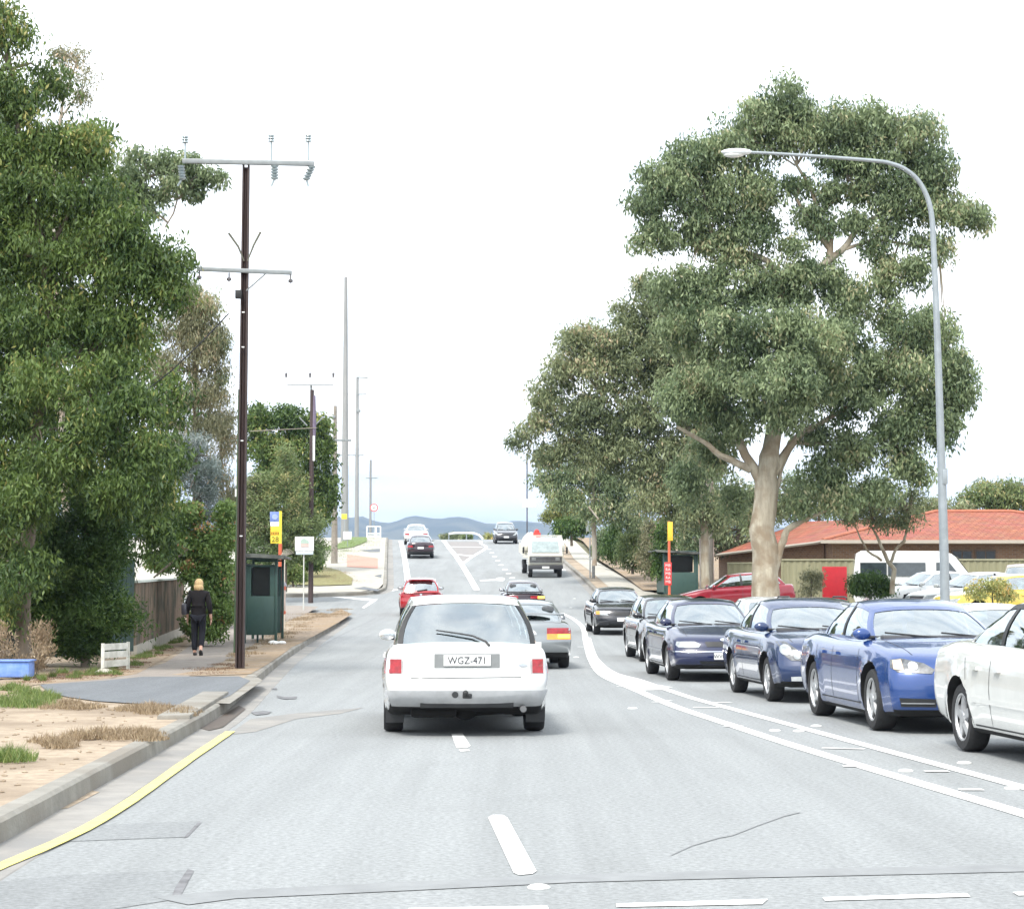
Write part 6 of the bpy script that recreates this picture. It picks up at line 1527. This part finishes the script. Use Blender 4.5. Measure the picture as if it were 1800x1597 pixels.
# left bus stop pole
Y = 61; b = ground_at(493, Y); r = empty('bus_stop_sign', b); tag(r, 'tall bus stop pole with blue, white and yellow panels beside the left bus shelter', 'bus stop sign')
h = zat(899, Y) - b.z
mb = MB(); mb.tube([(0, 0, -.1), (0, 0, zat(955, Y) - b.z)], .055, 10); mb.build('pole', ORNG, r)
mb = MB(); mb.box((.0, 0, (zat(957, Y) + zat(898, Y)) / 2 - b.z), (.075, .08, zat(898, Y) - zat(957, Y))); mb.build('pole_top', YELP, r)
for y0, y1, m, nm, x0 in ((899, 917, BLUEP, 'blue_panel', 476), (917, 925, WHP, 'white_panel', 476.5), (925, 941, ORP, 'route_panel', 477), (941, 955, YELP, 'stop_panel', 477)):
    a, c = onp(x0, y0, Y, r), onp(492, y1, Y, r); mb = MB(); mb.box(((a.x + c.x) / 2 - .02, -.02, (a.z + c.z) / 2), (c.x - a.x, .03, abs(a.z - c.z) - .006), bev=.004); mb.build(nm, m, r)
q = onp(484, 948, Y, r); text_mesh('28', .22, 'stop_number', mat('dark_ink', (.12, .10, .02), .6), r, (q.x, -.04, q.z), (math.pi / 2, 0, 0), ext=.003)
q = onp(484, 937, Y, r); mb = MB()
for k in range(5): mb.box((q.x - .1 + k * .05, -.038, q.z), (.03, .004, .07))
mb.build('route_text', mat('brown_ink', (.28, .15, .02), .6), r)
q = onp(483.5, 908, Y, r); mb = MB()
mb.lathe([(.001, -.042), (.085, -.042), (.085, -.036), (.001, -.036)], 18, 'y', (q.x, 0, q.z)); mb.build('emblem', mat('emblem_blue', (.32, .40, .70), .5), r)
# orange bin unit on the pole
Y = 59.5; b = ground_at(494, Y); r = empty('litter_bin', b); tag(r, 'orange framed litter bin unit with pale body on a thin leg beside the left shelter', 'litter bin')
def zz(py): return zat(py, Y) - b.z
mb = MB(); mb.tube([(0, 0, 0), (0, 0, zz(1078))], .035, 8); mb.build('leg', ORNG, r)
mb = MB(); mb.box((0, 0, (zz(1036) + zz(1073)) / 2), (.28, .26, zz(1036) - zz(1073)), bev=.03); mb.build('bin_body', mat('pale_bin', (.62, .48, .40), .6, var=.15), r)
mb = MB(); mb.box((0, 0, zz(1076)), (.30, .28, .10), bev=.02); mb.box((0, 0, zz(1033)), (.30, .28, .12), bev=.02); mb.build('bin_frame', ORNG, r)
mb = MB(); mb.lathe([(.19, 0), (.17, .08), (.08, .16), (.001, .17)], 16, 'z', (0, 0, zz(1030))); mb.build('bin_lid', mat('grey_lid', (.34, .32, .34), .6), r)
# white post beside it
mb = MB(); mb.tube([(0, 0, 0), (0, 0, 2.35)], .05, 8); o = mb.build('white_post', mat('cream_post', (.72, .62, .50), .6)); g = ground_at(499, 62.5); o.location = g; tag(o, 'slim cream post behind the orange litter bin', 'post')

# real estate sign
r = post_sign('real_estate_sign', 'white framed board with a small house emblem on a thin post beside the side street', 'sign', 534.5, 82, 945,
              [(519, 943, 552, 968, WHP, 'board'), (520.5, 968.5, 551, 974.5, mat('pale_blue_strip', (.50, .58, .62), .6), 'lower_strip')], .05, mat('thin_white_post', (.55, .56, .52), .6))
q = onp(535.5, 955, 82, r); mb = MB(); mb.add([(q.x - .16, -.10, q.z), (q.x + .18, -.10, q.z), (q.x + .18, -.10, q.z + .10), (q.x - .02, -.10, q.z + .22), (q.x - .16, -.10, q.z + .12)], [(0, 1, 2, 3, 4)]); mb.build('emblem', mat('sage_green', (.36, .46, .40), .6), r)
mb = MB(); mb.box((q.x + .01, -.102, q.z - .07), (.33, .01, .12)); mb.build('emblem_band', mat('dusty_pink', (.58, .42, .38), .6), r)

# fence along the left path (brush / paling), stepped base
def fence_run(name, label, A, B, h, m, cat='fence', capm=None, basem=None, pal=.12, posts=0):
    A, B = Vector(A), Vector(B); r = empty(name, A); tag(r, label, cat)
    d = B - A; L = math.hypot(d.x, d.y); n = max(2, int(L / pal)); mb = MB(); ang = math.atan2(d.y, d.x)
    for i in range(n):
        t = (i + .5) / n; p = d * t; hh = h * (1 + random.uniform(-.01, .01))
        mb.box((p.x, p.y, p.z + hh / 2 + .12), (L / n * .96, .03 + random.uniform(0, .02), hh), ang + random.uniform(-.02, .02))
    mb.build('palings', m, r, smooth=0)
    if capm:
        mb = MB(); mb.tube([Vector((0, 0, h + .15)), d + Vector((0, 0, h + .15))], .01, 4)
        R_ = d.to_track_quat('X', 'Z').to_matrix(); mb = MB(); mb.box(d / 2 + Vector((0, 0, h + .15)), (d.length + .1, .16, .05), R_); mb.build('capping', capm, r)
    if basem:
        R_ = d.to_track_quat('X', 'Z').to_matrix(); mb = MB(); mb.box(d / 2 + Vector((0, 0, .06)), (d.length, .12, .30), R_); mb.build('plinth', basem, r)
    return r
A_ = ground_at(238, 45.5); B_ = ground_at(324, 60)
fence_run('paling_fence', 'weathered paling fence with pale capping on a low plinth, left of the walking person', A_, B_, 1.47, WOODF, pal=.05, capm=mat('pale_cap', (.62, .66, .60), .7), basem=CONC2)
A_ = ground_at(392, 63); B_ = ground_at(462, 80)
fence_run('paling_fence', 'brown paling fence behind the left bus shelter', A_, B_, 1.75, WOODF)
# green metal fence at left edge
A_ = ground_at(-60, 37.5); B_ = ground_at(236, 44.5); GREENF = mat('teal_fence', (.022, .055, .045), .6, var=.2)
fence_run('metal_fence', 'dark teal corrugated metal fence behind the bushy conifer', A_, B_, 1.95, GREENF, pal=.2)
# white slat fence
b = ground_at(184, 36.5); r = empty('slat_fence', b); tag(r, 'short white slat fence panel at the driveway corner', 'fence')
Wf = mat('white_timber', (.66, .66, .60), .8, var=.12, bump=.3, c3=(.50, .50, .44), s3=4)
c = ground_at(228, 37.6) - b
for p in (Vector((0, 0, 0)), c):
    mb = MB(); mb.box(p + Vector((0, 0, .25)), (.055, .055, .52)); mb.build('post', Wf, r)
ang = math.atan2(c.y, c.x)
for z in (.14, .30, .44): mb = MB(); mb.box(c / 2 + Vector((0, -.035, z)), (c.length, .02, .115), ang); mb.build('slat', Wf, r)
mb = MB(); mb.blob((0, 0, 0), (.14, .1, .06), 10, 6, .15); o = mb.build('rock', CONC2); o.location = ground_at(186, 35.9) + Vector((0, 0, .03)); tag(o, 'pale rock at the foot of the white slat fence', 'rock')
# blue panel
b = ground_at(12, 33.3); r = empty('blue_trough', b); tag(r, 'low bright blue plastic trough among weeds at the left edge', 'trough')
mb = MB(); mb.box((-.1, .2, .17), (1.0, .4, .26), bev=.03); mb.build('tub', mat('blue_plastic', (.10, .22, .60), .4, c2=(.25, .38, .75), scale=6), r)
mb = MB(); mb.box((-.1, .2, .31), (1.06, .46, .03), bev=.01); mb.build('rim', mat('blue_rim', (.18, .30, .66), .4), r)

# drain opening and pit in the kerb
b = G(316, 1292, .0); mb = MB(); 
g0, g1 = G(303, 1303, 0), G(329, 1290, 0)
dv = (g1 - g0); ang = math.atan2(dv.y, dv.x)
mb.box(((g0.x + g1.x) / 2 + .012, (g0.y + g1.y) / 2, T(g0.y) + .072), (dv.length, .06, .10), ang); o = mb.build('drain_inlet', WELL); tag(o, 'dark side-entry drain slot in the left kerb', 'drain')
mb = MB(); ga, gb_ = G(332, 1288, .0), G(400, 1240, .0); dv = gb_ - ga; g = (ga + gb_) / 2; mb.box((0, 0, 0), (.36, dv.length, .10), math.atan2(-dv.x, dv.y), bev=.015); o = mb.build('concrete_slab', CONC); o.location = (g.x - .17, g.y, T(g.y) + .15); tag(o, 'long worn concrete lintel laid along the kerb between the drain slot and the driveway', 'concrete slab')

# ---- right side
# street lamp
Y = 41; b = Vector(((1661 - CX) / F * Y, Y, LZ((1661 - CX) / F * Y, Y))); r = empty('street_lamp', b); tag(r, 'tall galvanised street lamp with long curved arm in front of the huge gum', 'street lamp')
pth = [(1661, 1190, 19), (1661, 1040, 17), (1656, 850, 15), (1655, 820, 14.5), (1648, 600, 12), (1641, 430, 10), (1637, 375, 9.5), (1628, 342, 9), (1612, 315, 8.5), (1590, 297, 8), (1568, 288, 7.5), (1540, 283, 7), (1440, 275, 6), (1345, 269, 5), (1318, 268, 5)]
pts = [onp(p[0], p[1], Y, r) for p in pth]; pts[0].z = -.05
sp_ = []; sr = []
for i in range(len(pts) - 1):
    p0, p1, p2, p3 = pts[max(i - 1, 0)], pts[i], pts[i + 1], pts[min(i + 2, len(pts) - 1)]
    for k in range(4):
        t = k / 4; sp_.append(.5 * ((2 * p1) + (p2 - p0) * t + (2 * p0 - 5 * p1 + 4 * p2 - p3) * t * t + (3 * p1 - p0 - 3 * p2 + p3) * t ** 3)); sr.append((pth[i][2] + (pth[i + 1][2] - pth[i][2]) * t) / (F / Y) / 2)
sp_.append(pts[-1]); sr.append(pth[-1][2] / (F / Y) / 2)
ks = 16
mb = MB(); mb.tube(sp_[:ks + 1], sr[:ks + 1], 14); mb.build('post', GALV, r, smooth=50)
mb = MB(); mb.tube(sp_[ks:], sr[ks:], 12); mb.build('arm', GALV, r, smooth=50)
q = onp(1295, 268, Y, r); mb = MB(); mb.blob((q.x, 0, q.z + .01), (.32, .12, .07), 18, 10); mb.build('lamp_head', mat('lamp_white', (.72, .76, .78), .4, var=.05), r, smooth=60)
mb = MB(); mb.blob((q.x - .06, 0, q.z - .05), (.21, .10, .06), 16, 8); mb.build('lamp_diffuser', mat('diffuser', (.62, .64, .62), .2, var=.05, coat=1), r, smooth=60)
mb = MB(); mb.box((0, -.09, onp(1656, 838, Y, r).z), (.10, .03, .30), bev=.01); mb.build('access_door', GALV, r)

# stobie pole pair
for i, (px, Y, toppy, lb) in enumerate(((1237, 88, 640, 'pale flaking steel pole, left one of the close pair beside the huge gum'), (1247, 90, 560, 'brown flaking steel pole, right one of the close pair beside the huge gum'))):
    x = (px - CX) / F * Y; b = Vector((x, Y, LZ(x, Y))); r = empty('power_pole', b); tag(r, lb, 'power pole', 'power poles')
    h = zat(toppy, Y) - b.z; hs = zat(948, Y) - b.z if i == 0 else h * .5
    mb = MB(); mb.tube([(0, 0, -.2), (0, 0, hs)], [.20, .15], 4) ; mb.build('concrete_core', POLEC, r, smooth=0)
    mb = MB(); mb.box((-.17, -.02, hs / 2), (.03, .14, hs + .1)); mb.box((.17 if i else .12, -.02, h / 2), (.03, .12, h)); mb.box((-.06, 0, (h + hs) / 2), (.03, .12, h - hs)); mb.build('steel_flange', [WHP, BARKW][0] if False else mat('flaking_steel', (.22, .13, .11), .7, c2=(.66, .60, .54), scale=5, stretch=(1, 1, .3)), r, smooth=0)
    mb = MB()
    for k in range(int(h / .9)): mb.box((.03, -.03, .8 + k * .9), (.20, .03, .05))
    mb.build('cross_bolts', WHP, r)
x_ = 0
arm_r = empty('crossarm_pole', Vector(((1043 - CX) / F * 104, 104, T(104) + .15))); tag(arm_r, 'thin grey pole with long white crossarm half hidden in the right gums', 'power pole', 'power poles')
mb = MB(); mb.tube([(0, 0, 0), (0, 0, zat(765, 104) - arm_r.location.z)], .08, 8); mb.build('shaft', POLEG, arm_r)
arm(arm_r, 104, (985, 772), (1092, 774), .12); arm(arm_r, 104, (1120, 770), (1183, 769), .10)
# dark thin pole behind truck with white sign
r = post_sign('pole_sign', 'thin dark pole with a white rectangular sign behind the truck', 'sign', 926.5, 160, 802, [(918, 877, 942, 892, mat('pale_sign', (.60, .60, .58), .6), 'plate')], .10, mat('dark_pole', (.05, .05, .06), .6))
post_sign('traffic_sign', 'grey back of a square sign on a post beside the right footpath', 'sign', 1037, 104, 912, [(1030, 912, 1044, 934, mat('sign_back', (.33, .37, .38), .5, metal=.3), 'plate')], .06)
# red bus pole right
Y = 78; x = (1176 - CX) / F * Y; b = Vector((x, Y, LZ(x, Y))); r = empty('bus_stop_sign', b); tag(r, 'red bus stop pole with yellow top panel and white-lettered red board on the right footpath', 'bus stop sign')
mb = MB(); mb.tube([(0, 0, -.1), (0, 0, zat(916, Y) - b.z)], .05, 10); mb.build('pole', ORNG, r)
a, c = onp(1173, 917, Y, r), onp(1181, 950, Y, r); mb = MB(); mb.box(((a.x + c.x) / 2 + .02, -.04, (a.z + c.z) / 2), (.20, .03, a.z - c.z), bev=.01); mb.build('top_panel', ORP, r)
a, c = onp(1168, 988, Y, r), onp(1180, 1028, Y, r); mb = MB(); mb.box(((a.x + c.x) / 2, -.07, (a.z + c.z) / 2), (.27, .03, a.z - c.z), bev=.01); pn = mb.build('lower_board', mat('board_red', (.72, .05, .05), .5, var=.08), r)
for k in range(5):
    text_mesh('MR'[k % 2] + 'BA'[k % 2], .15, 'board_letters', mat('letter_white', (.80, .70, .68), .5, var=.04), r, ((a.x + c.x) / 2, -.09, a.z - .12 - k * .155), (math.pi / 2, 0, 0), ext=.003)
# red board by the fence
Y = 72; x = (1466 - CX) / F * Y; b = Vector((x, Y, LZ(x, Y))); r = empty('red_board', b); tag(r, 'plain bright red board standing in front of the olive fence', 'board')
mb = MB(); hh = zat(997, Y) - b.z; mb.box((0, 0, hh / 2 + .03), (.86, .05, hh), bev=.01); mb.build('panel', mat('signal_red', (.50, .015, .025), .5, var=.08), r)
for sx in (-.38, .38): mb = MB(); mb.box((sx, .06, hh / 2), (.06, .06, hh)); mb.build('post', GALV, r)

# olive fence
OLIVE = mat('olive_fence', (.20, .19, .11), .7, c2=(.27, .26, .16), scale=3, stretch=(1, 1, .1), bump=.2)
def rib_fence(label, A, B, h, z0, z1):
    r = empty('metal_fence', Vector((A[0], A[1], z0))); tag(r, label, 'fence', 'olive metal fences')
    d = Vector((B[0] - A[0], B[1] - A[1], z1 - z0)); n = int(d.length / .13); mb = MB(); vs = []; fs = []
    nn = Vector((-d.y, d.x, 0)).normalized()
    for i in range(n * 2 + 1):
        t = i / (n * 2); o_ = nn * (.03 if (i // 2) % 2 else 0); p = d * t + o_
        vs += [(p.x, p.y, p.z), (p.x, p.y, p.z + h)]
    for i in range(n * 2): fs.append((2 * i, 2 * i + 2, 2 * i + 3, 2 * i + 1))
    mb.add(vs, fs); mb.build('sheet', OLIVE, r, smooth=0)
    R_ = d.to_track_quat('X', 'Z').to_matrix(); mb = MB(); mb.box(d / 2 + Vector((0, 0, h + .02)), (d.length, .08, .06), R_); mb.box(d / 2 + Vector((0, 0, .05)), (d.length, .08, .08), R_); mb.build('top_rail', mat('olive_rail', (.30, .29, .19), .6), r)
Yf = 83; x0 = (1372 - CX) / F * Yf; z_ = 1.05
rib_fence('long olive ribbed metal fence behind the minibus and parked cars', (x0, Yf), (26, Yf), zat(984, Yf) - z_, z_, z_)
rib_fence('short lower olive fence between the pole pair and the huge gum trunk', ((1278 - CX) / F * 84.5, 84.5), (x0 - .05, 84.0), zat(990, 84.5) - z_, z_, z_)

# brick house with tiled hip roof
def tile_mat():
    m, n, l = ntree('roof_tiles'); o = n.new('ShaderNodeOutputMaterial'); p = n.new('ShaderNodeBsdfPrincipled'); p.inputs['Roughness'].default_value = .85
    t = n.new('ShaderNodeTexCoord'); br = n.new('ShaderNodeTexBrick'); br.inputs['Scale'].default_value = 1.0
    br.inputs['Color1'].default_value = (.34, .105, .06, 1); br.inputs['Color2'].default_value = (.44, .16, .095, 1); br.inputs['Mortar'].default_value = (.30, .09, .06, 1)
    br.inputs['Brick Width'].default_value = .30; br.inputs['Row Height'].default_value = .34; br.inputs['Mortar Size'].default_value = .03
    l.new(t.outputs['UV'], br.inputs['Vector']); z = n.new('ShaderNodeTexNoise'); z.inputs['Scale'].default_value = 1.3; l.new(t.outputs['Object'], z.inputs['Vector'])
    mm = n.new('ShaderNodeMixRGB'); mm.blend_type = 'MULTIPLY'; mm.inputs['Fac'].default_value = .5; l.new(br.outputs['Color'], mm.inputs['Color1']); l.new(z.outputs['Color'], mm.inputs['Color2'])
    l.new(mm.outputs['Color'], p.inputs['Base Color']); bm = n.new('ShaderNodeBump'); bm.inputs['Distance'].default_value = .03; l.new(br.outputs['Fac'], bm.inputs['Height']); bm.invert = True; l.new(bm.outputs['Normal'], p.inputs['Normal'])
    l.new(p.outputs[0], o.inputs['Surface']); return m
def brick_mat():
    m, n, l = ntree('brown_brick'); o = n.new('ShaderNodeOutputMaterial'); p = n.new('ShaderNodeBsdfPrincipled'); p.inputs['Roughness'].default_value = .9
    t = n.new('ShaderNodeTexCoord'); br = n.new('ShaderNodeTexBrick'); br.inputs['Scale'].default_value = 1.0
    br.inputs['Color1'].default_value = (.17, .095, .055, 1); br.inputs['Color2'].default_value = (.24, .14, .08, 1); br.inputs['Mortar'].default_value = (.22, .18, .14, 1)
    br.inputs['Brick Width'].default_value = .24; br.inputs['Row Height'].default_value = .086; br.inputs['Mortar Size'].default_value = .012
    l.new(t.outputs['UV'], br.inputs['Vector']); l.new(br.outputs['Color'], p.inputs['Base Color']); l.new(p.outputs[0], o.inputs['Surface']); return m
TILE = tile_mat(); BRK = brick_mat()
def uv_plane(o):
    me = o.data; uv = me.uv_layers.new(name='UVMap')
    for f in me.polygons:
        n = f.normal; h = Vector((-n.y, n.x, 0)); h = h.normalized() if h.length > 1e-3 else Vector((1, 0, 0)); v = n.cross(h)
        for li in f.loop_indices: c = me.vertices[me.loops[li].vertex_index].co; uv.data[li].uv = (c.dot(h), c.dot(v))
b = Vector((13.2, 87, 1.1)); r = empty('house', b); tag(r, 'low brick house with orange tiled hip roof behind the olive fence', 'house')
ez = zat(948, 86) - b.z
WX, WY = 17.0, 14.0
def add_quad_obj(nm, m, vs, fs, uv=True):
    mb = MB(); mb.add(vs, fs); o = mb.build(nm, m, r, smooth=0)
    if uv: uv_plane(o)
    return o
add_quad_obj('wall', BRK, [(.5, .5, 0), (WX, .5, 0), (WX, .5, ez), (.5, .5, ez), (.5, WY, 0), (.5, WY, ez), (WX, WY, 0), (WX, WY, ez)], [(0, 1, 2, 3), (4, 0, 3, 5), (1, 6, 7, 2), (6, 4, 5, 7)])
rz = zat(898, 93) - b.z; rdx = (1697 - CX) / F * 93 - b.x
add_quad_obj('roof', TILE, [(0, 0, ez), (WX + .5, 0, ez), (WX + .5, WY + .5, ez), (0, WY + .5, ez), (rdx - 1.2, 6.6, rz), (rdx + 2.2, 6.6, rz)], [(0, 1, 5, 4), (1, 2, 5), (2, 3, 4, 5), (3, 0, 4)])
# left wing
wy0, wx0 = 3.5, -3.4
add_quad_obj('roof', TILE, [(0.02, .02 + 2.0, ez - .01), (wx0, 9, ez - .35), (wx0, 15.5, ez - .35), (3.2, 15.5, ez - .01), (.6, 10, ez + 1.15), (3.6, 9.2, ez + 1.25), (3.2, 3.0, ez + .9)], [(0, 6, 5, 4, 1), (1, 4, 2), (2, 4, 5, 3)])
add_quad_obj('wall', BRK, [(.45, 2.6, 0), (wx0 + .5, 9.4, 0), (wx0 + .5, 9.4, ez - .36), (.45, 2.6, ez - .05), (wx0 + .5, 15.2, 0), (wx0 + .5, 15.2, ez - .36)], [(0, 1, 2, 3), (1, 4, 5, 2)])
GUTM = mat('cream_gutter', (.42, .38, .32), .6, var=.06)
mb = MB(); mb.box((WX / 2 + .2, -.03, ez - .06), (WX + .6, .10, .14)); mb.build('gutter', GUTM, r)
d = Vector((0, 2.0, 0)); mb = MB(); mb.tube([(-.04, .0, ez - .06), (-.04, 2.0, ez - .06), (wx0 - .04, 9, ez - .42), (wx0 - .04, 15.5, ez - .42)], .07, 6); mb.build('gutter', GUTM, r)
mb = MB(); mb.box((WX / 2 + .3, .28, ez - .14), (WX, .5, .02)); mb.build('soffit', mat('soffit', (.45, .42, .36), .8), r)
for x in (6.0, 7.0, 12.2, 2.2):
    mb = MB(); mb.box((x, .47, ez - .95), (.9, .06, 1.1)); w = mb.build('window', mat('window_frame_brown', (.10, .07, .05), .6), r)
    mb = MB(); mb.box((x - .21, .435, ez - .95), (.36, .02, .98)); mb.box((x + .21, .435, ez - .95), (.36, .02, .98)); mb.build('pane', mat('window_dark', (.04, .045, .05), .08, var=.2), w)
# ridge capping
mb = MB(); mb.tube([(rdx - 1.2, 6.6, rz + .02), (rdx + 2.2, 6.6, rz + .02)], .09, 6)
for a, c in (((0, 0, ez), (rdx - 1.2, 6.6, rz)), ((WX + .5, 0, ez), (rdx + 2.2, 6.6, rz))): mb.tube([Vector(a) + Vector((0, 0, .03)), Vector(c) + Vector((0, 0, .03))], .08, 6)
mb.build('ridge_capping', mat('ridge_terracotta', (.40, .15, .09), .85, var=.15), r)
# second tiled roof far right
b = Vector(((1805 - CX) / F * 125, 125, 1.6)); r = empty('house', b); tag(r, 'faded pinkish tiled roof just showing at the right edge beyond the brick house', 'house')
hz_ = zat(908, 125) - b.z
add_quad_obj('roof', mat('faded_tiles', (.45, .28, .20), .9, c2=(.55, .36, .27), scale=8, bump=.4), [(-4, -2, hz_ - 1.2), (10, -2, hz_ - 1.2), (8, 4, hz_ + .6), (0, 4, hz_ + .3)], [(0, 1, 2, 3)], False)
add_quad_obj('wall', BRK, [(-3.6, -1.6, 0), (9.8, -1.6, 0), (9.8, -1.6, hz_ - 1.15), (-3.6, -1.6, hz_ - 1.15)], [(0, 1, 2, 3)])
# right bank retaining stones near path
mb = MB()
for k in range(5): mb.blob((k * .5, 0, .08), (.22, .15, .12), 10, 6, .12)
# white edging stones near the right bus pole
for k, px in enumerate((1182, 1193, 1203)):
    Y = 77; x = (px - CX) / F * Y; m_ = MB(); m_.blob((0, 0, .06), (.10, .09, .10), 10, 8, .06); o = m_.build('edging_stone', CONC2); o.location = (x, Y, LZ(x, Y) + .42 - .4); tag(o, ['pale edging stone nearest the red bus stop pole', 'pale edging stone in the middle of the three by the red pole', 'pale edging stone farthest right of the three by the red pole'][k], 'stone', 'edging stones by the red pole')

# ---------------------------------------------------------------- the person walking away
def skin_body(nm, joints, edges, m, parent, sub=2, smooth=True):
    me = bpy.data.meshes.new(nm); me.from_pydata([j[:3] for j in joints], edges, [])
    o = bpy.data.objects.new(nm, me); COL.objects.link(o)
    md = o.modifiers.new('skin', 'SKIN'); md.use_smooth_shade = True
    for i, j in enumerate(joints):
        sv = me.skin_vertices[0].data[i]; sv.radius = (j[3], j[4] if len(j) > 4 else j[3]); sv.use_root = (i == 0)
    s2 = o.modifiers.new('sub', 'SUBSURF'); s2.levels = sub; s2.render_levels = sub
    m2 = bpy.data.meshes.new_from_object(o.evaluated_get(bpy.context.evaluated_depsgraph_get()))
    bpy.data.objects.remove(o); m2.name = nm; m2.materials.clear(); m2.materials.append(m); m2.shade_smooth()
    q = bpy.data.objects.new(nm, m2); COL.objects.link(q); q.parent = parent; return q
gb = G(348, 1152, .15); SKIN = mat('skin', (.55, .33, .25), .6, var=.06)
pe = empty('person', gb, .05); tag(pe, 'blond person in black jacket and dark trousers, walking away up the left footpath', 'person')
# x right, y forward (away)
J = [(0, 0, .92, .125, .10), (0, 0, 1.05, .125, .095), (0, .01, 1.20, .145, .10), (0, .02, 1.33, .15, .085), (0, .03, 1.42, .055, .055), (0, .04, 1.49, .060, .065), (0, .05, 1.56, .075, .09), (0, .05, 1.61, .055, .07),
     (-.08, .0, .86, .088), (-.085, .06, .50, .062), (-.075, .02, .12, .042), (-.075, .03, .06, .04), (-.075, .17, .035, .035),
     (.08, .0, .86, .088), (.085, .02, .50, .062), (.075, -.16, .16, .042), (.075, -.20, .10, .038), (.08, -.12, .02, .032),
     (-.18, .02, 1.36, .06), (-.235, -.02, 1.10, .048), (-.245, .06, .88, .034), (-.245, .09, .80, .025),
     (.18, .02, 1.36, .06), (.24, -.03, 1.10, .048), (.265, .03, .88, .034), (.27, .05, .80, .026)]
E = [(0, 1), (1, 2), (2, 3), (3, 4), (4, 5), (5, 6), (6, 7), (0, 8), (8, 9), (9, 10), (10, 11), (11, 12), (0, 13), (13, 14), (14, 15), (15, 16), (16, 17), (3, 18), (18, 19), (19, 20), (20, 21), (3, 22), (22, 23), (23, 24), (24, 25)]
skin_body('body', J, E, SKIN, pe)
J2 = [(0, 0, .94, .17, .125), (0, 0, .76, .18, .14), (0, 0, 1.06, .15, .115), (0, .01, 1.20, .165, .12), (0, .02, 1.33, .175, .105), (0, .03, 1.44, .068, .066),
      (-.18, .02, 1.36, .078), (-.238, -.02, 1.10, .066), (-.248, .05, .90, .050), (.18, .02, 1.36, .078), (.243, -.03, 1.10, .066), (.265, .025, .90, .050)]
skin_body('jacket', J2, [(0, 1), (0, 2), (2, 3), (3, 4), (4, 5), (4, 6), (6, 7), (7, 8), (4, 9), (9, 10), (10, 11)], mat('black_jacket', (.006, .004, .005), .9, var=.3, scale=12, bump=.5), pe)
J3 = [(0, 0, .90, .15, .12), (-.08, .0, .84, .105), (-.085, .06, .50, .078), (-.075, .03, .09, .070), (.08, .0, .84, .105), (.085, .02, .50, .078), (.075, -.14, .17, .064)]
skin_body('trousers', J3, [(0, 1), (1, 2), (2, 3), (0, 4), (4, 5), (5, 6)], mat('navy_trousers', (.005, .006, .012), .9, var=.3, scale=12, bump=.4), pe)
for s, (x, y, z, rx) in ((0, (-.075, .07, .04, 0)), (1, (.078, -.17, .065, .7))):
    mb = MB(); mb.blob((0, .02, 0), (.045, .13, .045), 14, 8); o = mb.build('shoe', BLACK, pe, smooth=60); o.location = (x, y, z); o.rotation_euler = (-rx, 0, 0)
mb = MB(); mb.blob((0, .035, 1.575), (.098, .105, .115), 18, 12, .04); mb.blob((0, -.01, 1.50), (.092, .075, .09), 16, 10, .05); mb.blob((.05, .0, 1.49), (.06, .06, .075), 12, 8, .06); mb.blob((-.05, .0, 1.49), (.06, .06, .075), 12, 8, .06)
mb.build('hair', mat('blond_hair', (.52, .34, .15), .7, c2=(.72, .52, .28), scale=40, stretch=(1, 1, .2), bump=.8), pe, smooth=70)
mb = MB(); mb.blob((0, .152, 1.55), (.014, .02, .022), 8, 6); mb.build('nose', SKIN, pe)
for sx, ex_ in ((-1, -.245), (1, .27)):   # hands: palm and five fingers each
    c = Vector((ex_, .07, .795)); jj = [(c.x, c.y, c.z + .03, .024, .016), (c.x, c.y + .01, c.z - .035, .032, .015)]; ee = [(0, 1)]
    for k, (off, ln) in enumerate(((.022, .062), (.008, .07), (-.007, .066), (-.021, .052))):
        a = len(jj); jj += [(c.x + .004 * sx, c.y + .01 + off, c.z - .06, .009), (c.x - .006 * sx, c.y + .012 + off, c.z - .06 - ln * .55, .008), (c.x - .02 * sx, c.y + .012 + off, c.z - .06 - ln, .007)]; ee += [(1, a), (a, a + 1), (a + 1, a + 2)]
    a = len(jj); jj += [(c.x, c.y + .045, c.z - .02, .010), (c.x - .004 * sx, c.y + .062, c.z - .055, .009)]; ee += [(0, a), (a, a + 1)]
    skin_body('hand', jj, ee, SKIN, pe, sub=1)
hb = empty('shoulder_bag', gb + Vector((-.27, -.03, 1.02)), .05); tag(hb, 'dark handbag hanging from the left shoulder of the walking person', 'handbag')
mb = MB(); mb.box((-.03, 0, 0), (.12, .28, .26), bev=.04); mb.build('bag', mat('bag_leather', (.03, .03, .04), .4, var=.2, coat=.4), hb)
mb = MB(); mb.tube([(-.03, .10, .10), (.05, .05, .30), (.10, .03, .42), (.05, -.03, .30), (-.03, -.10, .10)], .01, 6); mb.build('strap', BLACK, hb)
# ---------------------------------------------------------------- air between here and the hills
mb = MB(); mb.box((0, 3480, 60), (10400, 7200, 420))
hz_o = mb.build('haze', bpy.data.materials.new('haze_air'), smooth=0)
hm = hz_o.data.materials[0]; hm.use_nodes = True; hn_ = hm.node_tree.nodes; hn_.clear()
ho_ = hn_.new('ShaderNodeOutputMaterial'); hv = hn_.new('ShaderNodeVolumePrincipled')
hv.inputs['Color'].default_value = (.50, .66, 1.0, 1); hv.inputs['Density'].default_value = 1.1e-4; hv.inputs['Anisotropy'].default_value = 0.0
hm.node_tree.links.new(hv.outputs[0], ho_.inputs['Volume'])
hz_o['kind'] = 'stuff'; hz_o['label'] = 'thin bluish air between the road and the far hills'; hz_o['category'] = 'haze'
